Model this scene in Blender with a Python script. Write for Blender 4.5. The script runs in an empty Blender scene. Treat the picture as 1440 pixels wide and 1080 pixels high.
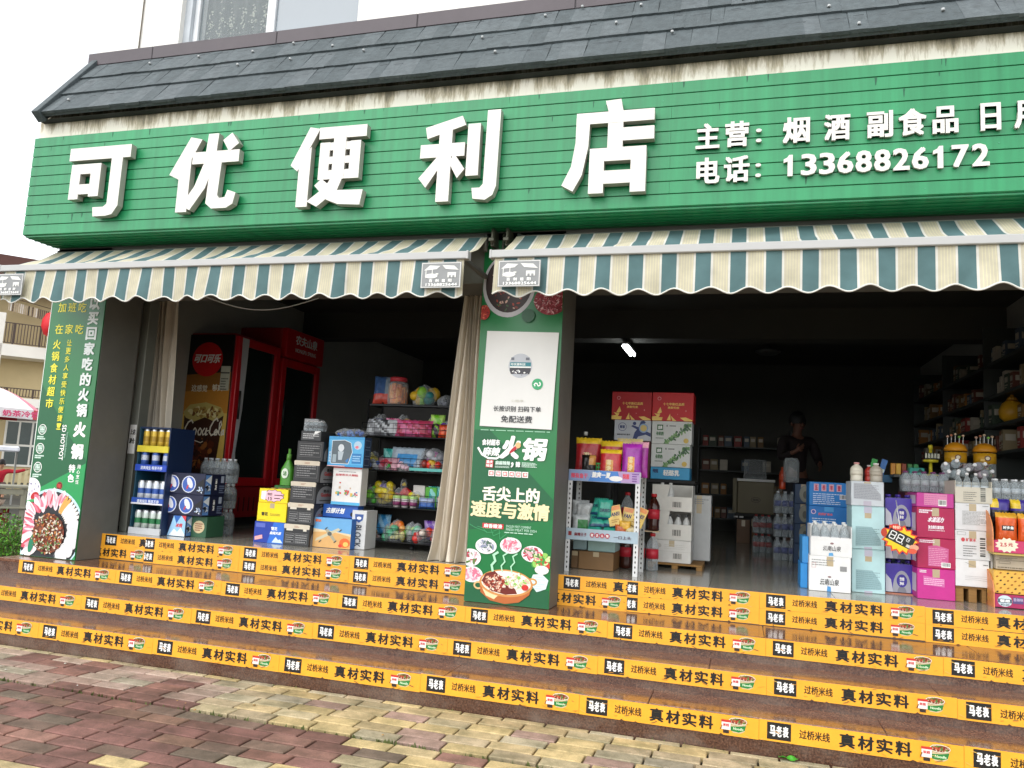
import bpy, bmesh, math, random
from mathutils import Vector, Matrix
S = bpy.context.scene
COL = S.collection
rad = math.radians

# ---------------------------------------------------------------- camera
cd = bpy.data.cameras.new('camera'); cam = bpy.data.objects.new('camera', cd); COL.objects.link(cam)
cd.sensor_width = 36.0; cd.lens = 1103.47 / 1440 * 36; cd.clip_start = .05; cd.clip_end = 600
YAW, PIT, ROL = .2891, .1193, .0551
F = Vector((-math.sin(YAW)*math.cos(PIT), math.cos(YAW)*math.cos(PIT), math.sin(PIT)))
R = Vector((math.cos(YAW), math.sin(YAW), 0)); U = R.cross(F)
R2 = R*math.cos(ROL)+U*math.sin(ROL); U2 = U*math.cos(ROL)-R*math.sin(ROL)
cam.matrix_world = Matrix(((R2.x, U2.x, -F.x, 2.8501), (R2.y, U2.y, -F.y, -5.3483), (R2.z, U2.z, -F.z, 1.3674), (0, 0, 0, 1)))
S.camera = cam
# ---------------------------------------------------------------- sky, sun, exposure
SUN_EL, SUN_AZ = rad(52), rad(205)      # azimuth clockwise from +y
W = bpy.data.worlds.new('World'); S.world = W; W.use_nodes = True
nt = W.node_tree; bg = nt.nodes['Background']
sk = nt.nodes.new('ShaderNodeTexSky'); sk.sky_type = 'NISHITA'; sk.sun_disc = False
sk.sun_elevation = SUN_EL; sk.sun_rotation = SUN_AZ; sk.air_density = 1.0; sk.dust_density = .6; sk.ozone_density = 1.0
hs = nt.nodes.new('ShaderNodeHueSaturation'); hs.inputs['Saturation'].default_value = .12
nt.links.new(sk.outputs[0], hs.inputs['Color']); nt.links.new(hs.outputs[0], bg.inputs[0]); bg.inputs[1].default_value = .15
sl = bpy.data.lights.new('sun', 'SUN'); sl.energy = .7; sl.angle = rad(60); sl.color = (1, .96, .9)
so = bpy.data.objects.new('sun', sl); COL.objects.link(so)
sd = Vector((math.sin(SUN_AZ)*math.cos(SUN_EL), math.cos(SUN_AZ)*math.cos(SUN_EL), math.sin(SUN_EL)))
so.rotation_euler = (-sd).to_track_quat('-Z', 'Y').to_euler()
S.view_settings.view_transform = 'Standard'; S.view_settings.look = 'None'
S.view_settings.exposure = 1.3; S.view_settings.gamma = 1
S.cycles.max_bounces = 8; S.cycles.transparent_max_bounces = 16

# ---------------------------------------------------------------- materials
MATS = {}
def lin(h):
    h = h.lstrip('#'); c = [int(h[i:i+2], 16)/255 for i in (0, 2, 4)]
    return tuple((x/12.92 if x <= .04045 else ((x+.055)/1.055)**2.4) for x in c)+(1,)
def M(hexc, rough=.5, var=.10, scale=6., bump=0., metal=0., stretch=None, spec=.5, coat=0, bscale=None):
    key = (hexc, rough, var, scale, bump, metal, stretch, spec, coat, bscale)
    if key in MATS: return MATS[key]
    m = bpy.data.materials.new('paint_'+hexc.strip('#')); m.use_nodes = True
    n = m.node_tree; b = n.nodes['Principled BSDF']
    b.inputs['Roughness'].default_value = rough; b.inputs['Metallic'].default_value = metal
    b.inputs['Specular IOR Level'].default_value = spec; b.inputs['Coat Weight'].default_value = coat
    c = lin(hexc)
    if var > 0:
        tc = n.nodes.new('ShaderNodeTexCoord'); mp = n.nodes.new('ShaderNodeMapping')
        if stretch: mp.inputs['Scale'].default_value = stretch
        nz = n.nodes.new('ShaderNodeTexNoise'); nz.inputs['Scale'].default_value = scale; nz.inputs['Detail'].default_value = 5; nz.inputs['Roughness'].default_value = .65
        rp = n.nodes.new('ShaderNodeMapRange'); rp.inputs[1].default_value = .3; rp.inputs[2].default_value = .7
        rp.inputs[3].default_value = 1-var; rp.inputs[4].default_value = 1+var
        mx = n.nodes.new('ShaderNodeVectorMath'); mx.operation = 'SCALE'; mx.inputs[0].default_value = c[:3]
        n.links.new(tc.outputs['Object'], mp.inputs[0]); n.links.new(mp.outputs[0], nz.inputs['Vector'])
        n.links.new(nz.outputs['Fac'], rp.inputs[0]); n.links.new(rp.outputs[0], mx.inputs['Scale']); n.links.new(mx.outputs[0], b.inputs['Base Color'])
        if bump:
            n2 = nz
            if bscale:
                n2 = n.nodes.new('ShaderNodeTexNoise'); n2.inputs['Scale'].default_value = bscale; n2.inputs['Detail'].default_value = 4
                n.links.new(mp.outputs[0], n2.inputs['Vector'])
            bp = n.nodes.new('ShaderNodeBump'); bp.inputs['Strength'].default_value = bump; bp.inputs['Distance'].default_value = .01
            n.links.new(n2.outputs['Fac'], bp.inputs['Height']); n.links.new(bp.outputs[0], b.inputs['Normal'])
    else:
        b.inputs['Base Color'].default_value = c
    MATS[key] = m; return m
def ink(hexc): return M(hexc, .45, .04, 20)
def card(hexc): return M(hexc, .5, .07, 9, .15, bscale=30)
def foil(hexc): return M(hexc, .28, .22, 22, .7, spec=.6)
def clear(name, hexc, mixf):
    if name in MATS: return MATS[name]
    m = bpy.data.materials.new(name); m.use_nodes = True; n = m.node_tree
    b = n.nodes['Principled BSDF']; b.inputs['Base Color'].default_value = lin(hexc); b.inputs['Roughness'].default_value = .12
    t = n.nodes.new('ShaderNodeBsdfTransparent'); t.inputs[0].default_value = (.93, .95, .96, 1)
    mx = n.nodes.new('ShaderNodeMixShader'); o = n.nodes['Material Output']
    lw = n.nodes.new('ShaderNodeLayerWeight'); lw.inputs[0].default_value = .35
    ma = n.nodes.new('ShaderNodeMath'); ma.operation = 'MULTIPLY_ADD'; ma.inputs[1].default_value = .6; ma.inputs[2].default_value = mixf; ma.use_clamp = True
    n.links.new(lw.outputs['Facing'], ma.inputs[0]); n.links.new(ma.outputs[0], mx.inputs[0])
    n.links.new(t.outputs[0], mx.inputs[1]); n.links.new(b.outputs[0], mx.inputs[2]); n.links.new(mx.outputs[0], o.inputs[0])
    MATS[name] = m; return m
def plastic(): return clear('clear_plastic', 'c8d0d2', .22)
def film(): return clear('shrink_film', 'd8dde0', .12)
def emit(name, col, st):
    m = bpy.data.materials.new(name); m.use_nodes = True; b = m.node_tree.nodes['Principled BSDF']
    b.inputs['Emission Color'].default_value = col; b.inputs['Emission Strength'].default_value = st; return m

# ---------------------------------------------------------------- mesh builder
def clip_poly(p, r):
    for ax, lim, sg in ((0, r[0], 1), (0, r[2], -1), (1, r[1], 1), (1, r[3], -1)):
        o = []
        for i in range(len(p)):
            a, b = p[i-1], p[i]; da, db = (a[ax]-lim)*sg, (b[ax]-lim)*sg
            if da >= 0:
                if db >= 0: o.append(b)
                else: t = da/(da-db); o.append((a[0]+t*(b[0]-a[0]), a[1]+t*(b[1]-a[1])))
            elif db >= 0:
                t = da/(da-db); o.append((a[0]+t*(b[0]-a[0]), a[1]+t*(b[1]-a[1]))); o.append(b)
        p = o
        if len(p) < 3: return []
    return p
class B:
    def __init__(s): s.v = []; s.f = []; s.m = []; s.sm = []; s.mats = []; s.cols = None
    def mi(s, m):
        if m not in s.mats: s.mats.append(m)
        return s.mats.index(m)
    def face(s, idx, m, smooth=False): s.f.append(tuple(idx)); s.m.append(s.mi(m)); s.sm.append(smooth)
    def poly(s, pts, m, smooth=False):
        k = len(s.v); s.v += [tuple(p) for p in pts]; s.face(range(k, k+len(pts)), m, smooth)
    def box(s, x0, x1, y0, y1, z0, z1, m, ch=0.0, mats=None):
        """chamfered box; mats = dict of side letters (x X y Y z Z) to materials"""
        mats = mats or {}
        if ch <= 0:
            k = len(s.v)
            s.v += [(x, y, z) for z in (z0, z1) for y in (y0, y1) for x in (x0, x1)]
            for q, c in (((0, 2, 3, 1), 'z'), ((4, 5, 7, 6), 'Z'), ((0, 1, 5, 4), 'y'), ((2, 6, 7, 3), 'Y'), ((0, 4, 6, 2), 'x'), ((1, 3, 7, 5), 'X')):
                s.face([k+i for i in q], mats.get(c, m))
            return
        k = len(s.v); L = [(x0, x1), (y0, y1), (z0, z1)]; idx = {}
        for cx in (0, 1):
            for cy in (0, 1):
                for cz in (0, 1):
                    for ax in range(3):
                        p = []
                        for a, c in enumerate((cx, cy, cz)):
                            lo, hi = L[a]; val = (lo, hi)[c]
                            if a != ax: val += ch if c == 0 else -ch
                            p.append(val)
                        idx[(cx, cy, cz, ax)] = len(s.v); s.v.append(tuple(p))
        I = idx
        for ax in range(3):
            a, b = [(1, 2), (2, 0), (0, 1)][ax]
            for side in (0, 1):
                q = []
                for (ca, cb) in ((0, 0), (1, 0), (1, 1), (0, 1)):
                    c = [0, 0, 0]; c[ax] = side; c[a] = ca; c[b] = cb; q.append(I[(c[0], c[1], c[2], ax)])
                if side == 0: q.reverse()
                s.face(q, mats.get('xyz'[ax] if side == 0 else 'XYZ'[ax], m))
        for ax in range(3):          # edge bevels
            a, b = [(1, 2), (2, 0), (0, 1)][ax]
            for ca in (0, 1):
                for cb in (0, 1):
                    c0 = [0, 0, 0]; c0[a] = ca; c0[b] = cb; c1 = list(c0); c1[ax] = 1
                    q = [I[tuple(c0)+(a,)], I[tuple(c1)+(a,)], I[tuple(c1)+(b,)], I[tuple(c0)+(b,)]]
                    if (ca == cb): q.reverse()
                    s.face(q, m)
        for cx in (0, 1):
            for cy in (0, 1):
                for cz in (0, 1):
                    q = [I[(cx, cy, cz, 0)], I[(cx, cy, cz, 1)], I[(cx, cy, cz, 2)]]
                    if (cx+cy+cz) % 2 == 0: q.reverse()
                    s.face(q, m)
    def prism(s, pts, d, m, mside=None, o=(0, 0, 0), ux=(1, 0, 0), uy=(0, 0, 1)):
        """polygon in the plane o,ux,uy (counter-clockwise), thickness d towards n = ux x uy"""
        o = Vector(o); ux = Vector(ux); uy = Vector(uy); n = ux.cross(uy)
        ar = sum(pts[i-1][0]*pts[i][1]-pts[i][0]*pts[i-1][1] for i in range(len(pts)))
        if ar < 0: pts = pts[::-1]
        k = len(s.v); N = len(pts)
        s.v += [tuple(o+ux*p[0]+uy*p[1]) for p in pts]+[tuple(o+ux*p[0]+uy*p[1]+n*d) for p in pts]
        s.face([k+i for i in range(N)][::-1], mside or m); s.face([k+N+i for i in range(N)], m)
        for i in range(N):
            j = (i+1) % N; s.face((k+i, k+j, k+N+j, k+N+i), mside or m)
    def tube(s, pts, r, m, n=8, cap=True):
        pts = [Vector(p) for p in pts]; k = len(s.v); rr = r if isinstance(r, (list, tuple)) else [r]*len(pts)
        up = None
        for i, p in enumerate(pts):
            t = (pts[min(i+1, len(pts)-1)]-pts[max(i-1, 0)]).normalized()
            if up is None:
                a = Vector((0, 0, 1)) if abs(t.z) < .9 else Vector((1, 0, 0)); up = t.cross(a).normalized()
            u = (up-t*up.dot(t)).normalized(); up = u; w = t.cross(u)
            for j in range(n):
                a = 2*math.pi*j/n; s.v.append(tuple(p+(u*math.cos(a)+w*math.sin(a))*rr[i]))
        for i in range(len(pts)-1):
            for j in range(n):
                a, b = k+i*n+j, k+i*n+(j+1) % n; s.face((a, b, b+n, a+n), m, True)
        if cap:
            s.face([k+j for j in range(n)][::-1], m); e = k+(len(pts)-1)*n; s.face([e+j for j in range(n)], m)
    def lathe(s, prof, m, n=14, c=(0, 0, 0), smooth=True):
        """prof: list of (r, z, mat or None): material applies to the band that starts at this point"""
        k = len(s.v)
        for p in prof:
            for j in range(n):
                a = 2*math.pi*j/n; s.v.append((c[0]+p[0]*math.cos(a), c[1]+p[0]*math.sin(a), c[2]+p[1]))
        for i in range(len(prof)-1):
            mm = (prof[i][2] if len(prof[i]) > 2 and prof[i][2] else m)
            for j in range(n):
                a, b = k+i*n+j, k+i*n+(j+1) % n; s.face((a, b, b+n, a+n), mm, smooth)
        if prof[0][0] > 1e-4: s.face([k+j for j in range(n)][::-1], m)
        if prof[-1][0] > 1e-4:
            e = k+(len(prof)-1)*n; s.face([e+j for j in range(n)], prof[-1][2] if len(prof[-1]) > 2 and prof[-1][2] else m)
    def grid(s, fn, nu, nv, mf, smooth=True, flip=False):
        k = len(s.v)
        for j in range(nv+1):
            for i in range(nu+1): s.v.append(tuple(fn(i/nu, j/nv)))
        for j in range(nv):
            for i in range(nu):
                a = k+j*(nu+1)+i; q = (a, a+1, a+nu+2, a+nu+1)
                s.face(q[::-1] if flip else q, mf((i+.5)/nu, (j+.5)/nv) if callable(mf) else mf, smooth)
    def build(s, name, parent=None, loc=(0, 0, 0), rot=0, label=None, cat=None, group=None, kind=None, bevel=0, local=False):
        """vertices are world coordinates (or local=True); the object's origin is put at loc"""
        me = bpy.data.meshes.new(name); l = Vector(loc)
        vv = s.v if local else [(x-l.x, y-l.y, z-l.z) for x, y, z in s.v]
        me.from_pydata(vv, [], s.f)
        for m in s.mats: me.materials.append(m)
        me.polygons.foreach_set('material_index', s.m); me.polygons.foreach_set('use_smooth', s.sm)
        if s.cols:
            ca = me.color_attributes.new('tone', 'FLOAT_COLOR', 'CORNER'); i = 0; out = []
            for f, c in zip(s.f, s.cols): out += list(c)*len(f)
            ca.data.foreach_set('color', out)
        me.update()
        return link(name, me, parent, loc, rot, label, cat, group, kind, bevel)
def link(name, me, parent=None, loc=(0, 0, 0), rot=0, label=None, cat=None, group=None, kind=None, bevel=0):
    o = bpy.data.objects.new(name, me); COL.objects.link(o)
    o.location = loc; o.rotation_euler = (0, 0, rot)
    if parent is not None:
        o.parent = parent
        if parent.name not in LOCAL: o.location = Vector(loc)-WL.get(parent.name, Vector((0, 0, 0)))
    WL[o.name] = Vector(loc)
    if label: o['label'] = label
    if cat: o['category'] = cat
    if group: o['group'] = group
    if kind: o['kind'] = kind
    if bevel:
        md = o.modifiers.new('edge', 'BEVEL'); md.width = bevel; md.segments = 2; md.limit_method = 'ANGLE'; md.angle_limit = rad(50)
    return o
def thing(name, label, cat, loc=(0, 0, 0), rot=0, group=None):
    o = bpy.data.objects.new(name, None); COL.objects.link(o); o.empty_display_size = .1
    o.location = loc; WL[o.name] = Vector(loc); o.rotation_euler = (0, 0, rot); o['label'] = label; o['category'] = cat
    if group: o['group'] = group
    return o
LOCAL = set(); WL = {}
ORD = ['leftmost', 'second', 'third', 'fourth', 'fifth', 'sixth', 'seventh', 'eighth', 'ninth', 'tenth', 'eleventh', 'twelfth']
def nth(i, n): return 'leftmost' if i == 0 else ('rightmost' if i == n-1 else ORD[i]+' from left')
# ---------------------------------------------------------------- lettering
GL = {}
def glyphs(t):
    if t in GL: return GL[t]
    c = bpy.data.curves.new('lettering', 'FONT'); c.body = t; c.resolution_u = 2
    o = bpy.data.objects.new('lettering', c); COL.objects.link(o)
    dg = bpy.context.evaluated_depsgraph_get(); me = bpy.data.meshes.new_from_object(o.evaluated_get(dg))
    v = [(p.co.x, p.co.y) for p in me.vertices]; f = [tuple(p.vertices) for p in me.polygons]
    bpy.data.objects.remove(o); bpy.data.curves.remove(c); bpy.data.meshes.remove(me)
    x0 = min(p[0] for p in v); x1 = max(p[0] for p in v); y0 = min(p[1] for p in v); y1 = max(p[1] for p in v)
    GL[t] = (v, f, (x0, y0, x1, y1)); return GL[t]
class Face:
    """a flat surface to print on: polygons laid a hair above it, layer by layer"""
    def __init__(s, b, o, ux=(1, 0, 0), uy=(0, 0, 1), clip=None, lift=.0012):
        s.b = b; s.o = Vector(o); s.ux = Vector(ux); s.uy = Vector(uy); s.n = s.ux.cross(s.uy); s.clip = clip; s.l = lift; s.step = .0002
    def P(s, u, v, l): return s.o+s.ux*u+s.uy*v+s.n*l
    def up(s): s.l += s.step
    def poly(s, pts, m, up=True):
        ar = sum(pts[i-1][0]*pts[i][1]-pts[i][0]*pts[i-1][1] for i in range(len(pts)))
        if ar < 0: pts = pts[::-1]
        if s.clip: pts = clip_poly(list(pts), s.clip)
        if len(pts) >= 3: s.b.poly([s.P(u, v, s.l) for u, v in pts], m)
        if up: s.up()
    def rect(s, u0, v0, u1, v1, m, up=True): s.poly([(u0, v0), (u1, v0), (u1, v1), (u0, v1)], m, up)
    def frame(s, u0, v0, u1, v1, t, m):
        for q in ((u0, v0, u1, v0+t), (u0, v1-t, u1, v1), (u0, v0+t, u0+t, v1-t), (u1-t, v0+t, u1, v1-t)): s.rect(*q, m, False)
        s.up()
    def ell(s, u, v, a, b, m, n=20, rot=0, up=True):
        c, q = math.cos(rot), math.sin(rot)
        s.poly([(u+a*math.cos(t)*c-b*math.sin(t)*q, v+a*math.cos(t)*q+b*math.sin(t)*c) for t in [2*math.pi*i/n for i in range(n)]], m, up)
    def ring(s, u, v, a, b, t, m, n=24):
        for i in range(n):
            p, q = 2*math.pi*i/n, 2*math.pi*(i+1)/n
            s.poly([(u+a*math.cos(p), v+b*math.sin(p)), (u+a*math.cos(q), v+b*math.sin(q)), (u+(a-t)*math.cos(q), v+(b-t)*math.sin(q)), (u+(a-t)*math.cos(p), v+(b-t)*math.sin(p))], m, False)
        s.up()
    def line(s, pts, w, m):
        for i in range(len(pts)-1):
            a, b = Vector(pts[i]), Vector(pts[i+1]); d = (b-a)
            if d.length < 1e-6: continue
            d.normalize(); n = Vector((-d.y, d.x))*w/2; e = d*w*.3
            s.poly([tuple(a-n-e), tuple(b-n+e), tuple(b+n+e), tuple(a+n-e)], m, False); s.l += .00008
        s.up()
    def text(s, t, u0, v0, u1, v1, m, bold=0., shear=0., heavy=False, rot=0):
        """text stretched to the box; bold in parts of the box height"""
        V, T, (x0, y0, x1, y1) = glyphs(t); w, h = u1-u0, v1-v0
        bb = bold*(h if not rot else min(w, h)); offs = [(0, 0)]
        if bb: offs += [(bb, 0), (-bb, 0), (0, bb*.7), (0, -bb*.7)]
        if heavy: offs += [(bb*.8, bb*.6), (-bb*.8, bb*.6), (bb*.8, -bb*.6), (-bb*.8, -bb*.6)]
        for ox, oy in offs:
            for f in T:
                pts = []
                for i in f:
                    a, c = (V[i][0]-x0)/(x1-x0), (V[i][1]-y0)/(y1-y0)
                    if rot: a, c = c, 1-a
                    pts.append((u0+bb+a*(w-2*bb)+ox+shear*(c-.5)*h, v0+bb*.7+c*(h-1.4*bb)+oy))
                s.poly(pts, m, False)
            s.l += .00008
        s.up()
    def vtext(s, t, uc, vtop, size, pitch, m, bold=0., heavy=False):
        for i, ch in enumerate(t):
            s.text(ch, uc-size/2, vtop-i*pitch-size, uc+size/2, vtop-i*pitch, m, bold, heavy=heavy); s.l -= s.step
        s.up()
    def lines(s, u0, v0, u1, v1, n, m, seed=0, fill=.5):
        r = random.Random(seed); h = (v1-v0)/n
        for i in range(n):
            v = v1-(i+1)*h; u = u0; end = u1-(u1-u0)*r.choice((0, 0, .1, .3))
            while u < end:
                w = min((u1-u0)*r.uniform(.05, .16), end-u); s.rect(u, v+h*.2, u+w, v+h*(.2+fill), m, False); u += w+(u1-u0)*.02
        s.up()
    def barcode(s, u0, v0, u1, v1, bgm, m, seed=0, horiz=False):
        s.rect(u0, v0, u1, v1, bgm); r = random.Random(seed); L = (v1-v0) if horiz else (u1-u0); t = L*.06
        while t < L*.92:
            w = L*r.choice((.03, .05, .08))
            if horiz: s.rect(u0+(u1-u0)*.12, v0+t, u1-(u1-u0)*.12, v0+min(t+w, L), m, False)
            else: s.rect(u0+t, v0+(v1-v0)*.2, u0+min(t+w, L), v1-(v1-v0)*.08, m, False)
            t += w+L*r.choice((.03, .06))
        s.up()
    def bits(s, u, v, a, b, n, mats, size, seed=0, asp=.5, ringmin=0):
        r = random.Random(seed)
        for i in range(n):
            q = math.sqrt(r.uniform(ringmin**2, 1)); t = r.uniform(0, 6.283); sz = size*r.uniform(.5, 1.2)
            s.ell(u+a*q*math.cos(t), v+b*q*math.sin(t), sz, sz*asp*r.uniform(.7, 1.3), r.choice(mats), 7, r.uniform(0, 3.1), False); s.l += .00003
        s.up()
K = ink('141414'); WH = ink('f2f2ee'); RD = ink('c4202a'); YL = ink('f2d81e')
# ================================================================ GROUND
rnd = random.Random(7)
def paver_mat():
    m = bpy.data.materials.new('clay_paver'); m.use_nodes = True; n = m.node_tree; b = n.nodes['Principled BSDF']; b.inputs['Roughness'].default_value = .82
    a = n.nodes.new('ShaderNodeVertexColor'); a.layer_name = 'tone'
    tc = n.nodes.new('ShaderNodeTexCoord'); nz = n.nodes.new('ShaderNodeTexNoise'); nz.inputs['Scale'].default_value = 6.5; nz.inputs['Detail'].default_value = 10; nz.inputs['Roughness'].default_value = .7
    n2 = n.nodes.new('ShaderNodeTexNoise'); n2.inputs['Scale'].default_value = 130; n2.inputs['Detail'].default_value = 3
    r = n.nodes.new('ShaderNodeValToRGB'); r.color_ramp.elements[0].position = .38; r.color_ramp.elements[1].position = .60
    r.color_ramp.elements[0].color = (.52, .53, .46, 1); r.color_ramp.elements[1].color = (1.08, 1.05, 1.0, 1)
    mx = n.nodes.new('ShaderNodeMix'); mx.data_type = 'RGBA'; mx.blend_type = 'MULTIPLY'; mx.inputs[0].default_value = .9
    n.links.new(tc.outputs['Object'], nz.inputs['Vector']); n.links.new(tc.outputs['Object'], n2.inputs['Vector'])
    n.links.new(nz.outputs['Fac'], r.inputs[0]); n.links.new(a.outputs[0], mx.inputs[6]); n.links.new(r.outputs[0], mx.inputs[7])
    n3 = n.nodes.new('ShaderNodeTexNoise'); n3.inputs['Scale'].default_value = 1.7; n3.inputs['Detail'].default_value = 7; n3.inputs['Roughness'].default_value = .65; n.links.new(tc.outputs['Object'], n3.inputs['Vector'])
    r3 = n.nodes.new('ShaderNodeValToRGB'); r3.color_ramp.elements[0].position = .36; r3.color_ramp.elements[1].position = .58; r3.color_ramp.elements[0].color = (.72, .70, .65, 1); r3.color_ramp.elements[1].color = (1.03, 1.02, 1.0, 1); n.links.new(n3.outputs['Fac'], r3.inputs[0])
    m3 = n.nodes.new('ShaderNodeMix'); m3.data_type = 'RGBA'; m3.blend_type = 'MULTIPLY'; m3.inputs[0].default_value = .8; n.links.new(mx.outputs[2], m3.inputs[6]); n.links.new(r3.outputs[0], m3.inputs[7])
    m2 = n.nodes.new('ShaderNodeMix'); m2.data_type = 'RGBA'; m2.blend_type = 'OVERLAY'; m2.inputs[0].default_value = .4
    n.links.new(m3.outputs[2], m2.inputs[6]); n.links.new(n2.outputs['Fac'], m2.inputs[7]); n.links.new(m2.outputs[2], b.inputs['Base Color'])
    bp = n.nodes.new('ShaderNodeBump'); bp.inputs['Strength'].default_value = .5; bp.inputs['Distance'].default_value = .004
    n.links.new(n2.outputs['Fac'], bp.inputs['Height']); n.links.new(bp.outputs[0], b.inputs['Normal'])
    return m
b = B(); b.poly([(-90, -60, -.026), (60, -60, -.026), (60, 120, -.026), (-90, 120, -.026)], M('39362a', .95, .3, 3, .4)); b.build('ground', kind='structure')
pm = paver_mat(); b = B(); b.cols = []
def paver(x0, x1, y0, y1, col):
    z = rnd.uniform(-.0015, .002); g = .0045; c = .005
    x0 += g+rnd.uniform(0, .002); x1 -= g+rnd.uniform(0, .002); y0 += g+rnd.uniform(0, .002); y1 -= g+rnd.uniform(0, .002); t = [rnd.uniform(-.001, .001) for _ in range(4)]
    k = len(b.v)
    b.v += [(x0, y0, -.05), (x1, y0, -.05), (x1, y1, -.05), (x0, y1, -.05), (x0, y0, z-.004), (x1, y0, z-.004), (x1, y1, z-.004), (x0, y1, z-.004),
            (x0+c, y0+c, z+t[0]), (x1-c, y0+c, z+t[1]), (x1-c, y1-c, z+t[2]), (x0+c, y1-c, z+t[3])]
    for q in ((0, 1, 5, 4), (1, 2, 6, 5), (2, 3, 7, 6), (3, 0, 4, 7), (4, 5, 9, 8), (5, 6, 10, 9), (6, 7, 11, 10), (7, 4, 8, 11), (8, 9, 10, 11)):
        b.face([k+i for i in q], pm); b.cols.append(col)
YE = ['c0ad86', 'b8ab8c', 'c6b284', 'b0a68e', 'b6a68a']; RE = ['84605a', '7c5a52', '8c665c', '76564e', '926e64', '7a655a', '806355', '86605a', '726458']; PK = ['b09a90', 'b6a296', 'a68e84']
def tone(x, y):
    edge = -.2+.55*math.sin(x*1.3+2)*.3
    if y > -.93: h = rnd.choice(YE)
    elif y > -1.45:
        if x > -.1+rnd.uniform(-.2, .2): h = rnd.choice(YE+YE+['a48a80', 'a29a88'])
        else: h = rnd.choice(PK+PK+RE[:3]+['aca292'])
    else:
        if x > 1.3 + rnd.uniform(-.5, .5)+(y+1.5)*1.2: h = rnd.choice(YE+YE+RE[:2])
        else: h = rnd.choice(RE)
    c = lin(h); k = rnd.uniform(.85, 1.12); return (c[0]*k, c[1]*k, c[2]*k, 1)
y = -.815; row = 0
while y > -4.2:
    y1 = y-.0575 if row == 0 else y-.117
    if row == 6: y1 = y-.035      # mossy gutter course left open
    if row != 6:
        x = -7+rnd.uniform(0, .2)+(row % 2)*.125
        while x < 6.5: paver(x, x+.25, y1, y, tone(x+.12, (y+y1)/2)); x += .25
    y = y1; row += 1
for row in range(30):                       # paving beside the shop
    yy = -.8+row*.12
    x = -7+(row % 2)*.125
    while x < -3.95: paver(x, x+.25, yy, yy+.12, tone(x, -2)); x += .25
b.build('paving', kind='structure')
b = B()
for i in range(420):                         # moss and small weeds in the open gutter and against the step
    x = rnd.uniform(-2.5, 4.6); yy = -1.475+rnd.gauss(0, .012) if rnd.random() < .75 else -.83+rnd.gauss(0, .008); h = rnd.uniform(.004, .02); a = rnd.uniform(0, 3.1); w = rnd.uniform(.004, .02)
    b.poly([(x-w*math.cos(a), yy-w*math.sin(a), -.024), (x+w*math.cos(a), yy+w*math.sin(a), -.024), (x+rnd.uniform(-.01, .01), yy, h-.006)], M('5d6634', .9, .3, 30))
b.build('moss', kind='stuff', label='green moss in the open joint of the brick paving', cat='moss')

# ================================================================ STEPS
Z1, Z2, Z3, FZ = .1845, .3395, .4945, .7070
Y1, Y2, Y3, Y4 = -.8104, -.5040, -.1976, .2494
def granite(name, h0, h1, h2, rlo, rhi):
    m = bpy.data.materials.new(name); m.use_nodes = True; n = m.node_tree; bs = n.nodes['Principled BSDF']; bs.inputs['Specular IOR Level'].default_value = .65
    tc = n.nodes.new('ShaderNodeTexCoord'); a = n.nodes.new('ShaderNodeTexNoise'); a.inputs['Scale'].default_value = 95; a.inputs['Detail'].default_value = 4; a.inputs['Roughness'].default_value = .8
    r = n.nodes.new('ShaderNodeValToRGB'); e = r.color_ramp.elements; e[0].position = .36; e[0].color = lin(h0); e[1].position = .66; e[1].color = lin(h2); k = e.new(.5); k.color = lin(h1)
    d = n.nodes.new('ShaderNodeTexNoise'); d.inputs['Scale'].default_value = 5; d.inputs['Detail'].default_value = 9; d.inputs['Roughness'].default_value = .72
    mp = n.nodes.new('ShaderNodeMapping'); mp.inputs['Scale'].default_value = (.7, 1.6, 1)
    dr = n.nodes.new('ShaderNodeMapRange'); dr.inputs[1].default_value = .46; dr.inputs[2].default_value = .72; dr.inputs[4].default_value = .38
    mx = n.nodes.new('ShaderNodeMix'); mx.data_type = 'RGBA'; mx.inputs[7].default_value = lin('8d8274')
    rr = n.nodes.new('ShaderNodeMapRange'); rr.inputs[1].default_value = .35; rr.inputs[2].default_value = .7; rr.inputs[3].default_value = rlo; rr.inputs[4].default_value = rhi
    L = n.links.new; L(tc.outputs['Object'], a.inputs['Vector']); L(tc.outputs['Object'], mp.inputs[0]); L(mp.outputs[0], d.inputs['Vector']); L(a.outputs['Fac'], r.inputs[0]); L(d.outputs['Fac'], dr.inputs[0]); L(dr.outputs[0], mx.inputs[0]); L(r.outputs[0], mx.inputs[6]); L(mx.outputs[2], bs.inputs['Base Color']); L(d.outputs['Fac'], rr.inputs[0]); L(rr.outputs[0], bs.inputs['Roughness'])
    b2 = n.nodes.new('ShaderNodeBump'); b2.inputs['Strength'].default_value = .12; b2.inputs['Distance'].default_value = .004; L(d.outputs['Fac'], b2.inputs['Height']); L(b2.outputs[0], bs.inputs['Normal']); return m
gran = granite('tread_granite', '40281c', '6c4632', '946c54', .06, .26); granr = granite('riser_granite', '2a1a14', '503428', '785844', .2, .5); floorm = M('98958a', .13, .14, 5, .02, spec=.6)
steps = thing('front_steps', 'three brown granite steps leading up to the shop floor', 'steps', (-3.3, Y1, 0))
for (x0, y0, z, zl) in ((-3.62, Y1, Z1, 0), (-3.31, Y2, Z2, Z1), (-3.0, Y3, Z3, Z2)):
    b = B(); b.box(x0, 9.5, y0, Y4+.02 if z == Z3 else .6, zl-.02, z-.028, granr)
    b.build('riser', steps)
    b = B(); x = x0
    while x < 9.5:
        x1 = min(x+1.2, 9.5); b.box(x+.0008, x1-.0008, y0-.004, Y4+.02 if z == Z3 else y0+.40, z-.028, z, gran, .004); x = x1
    b.build('tread', steps, bevel=0)

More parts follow.
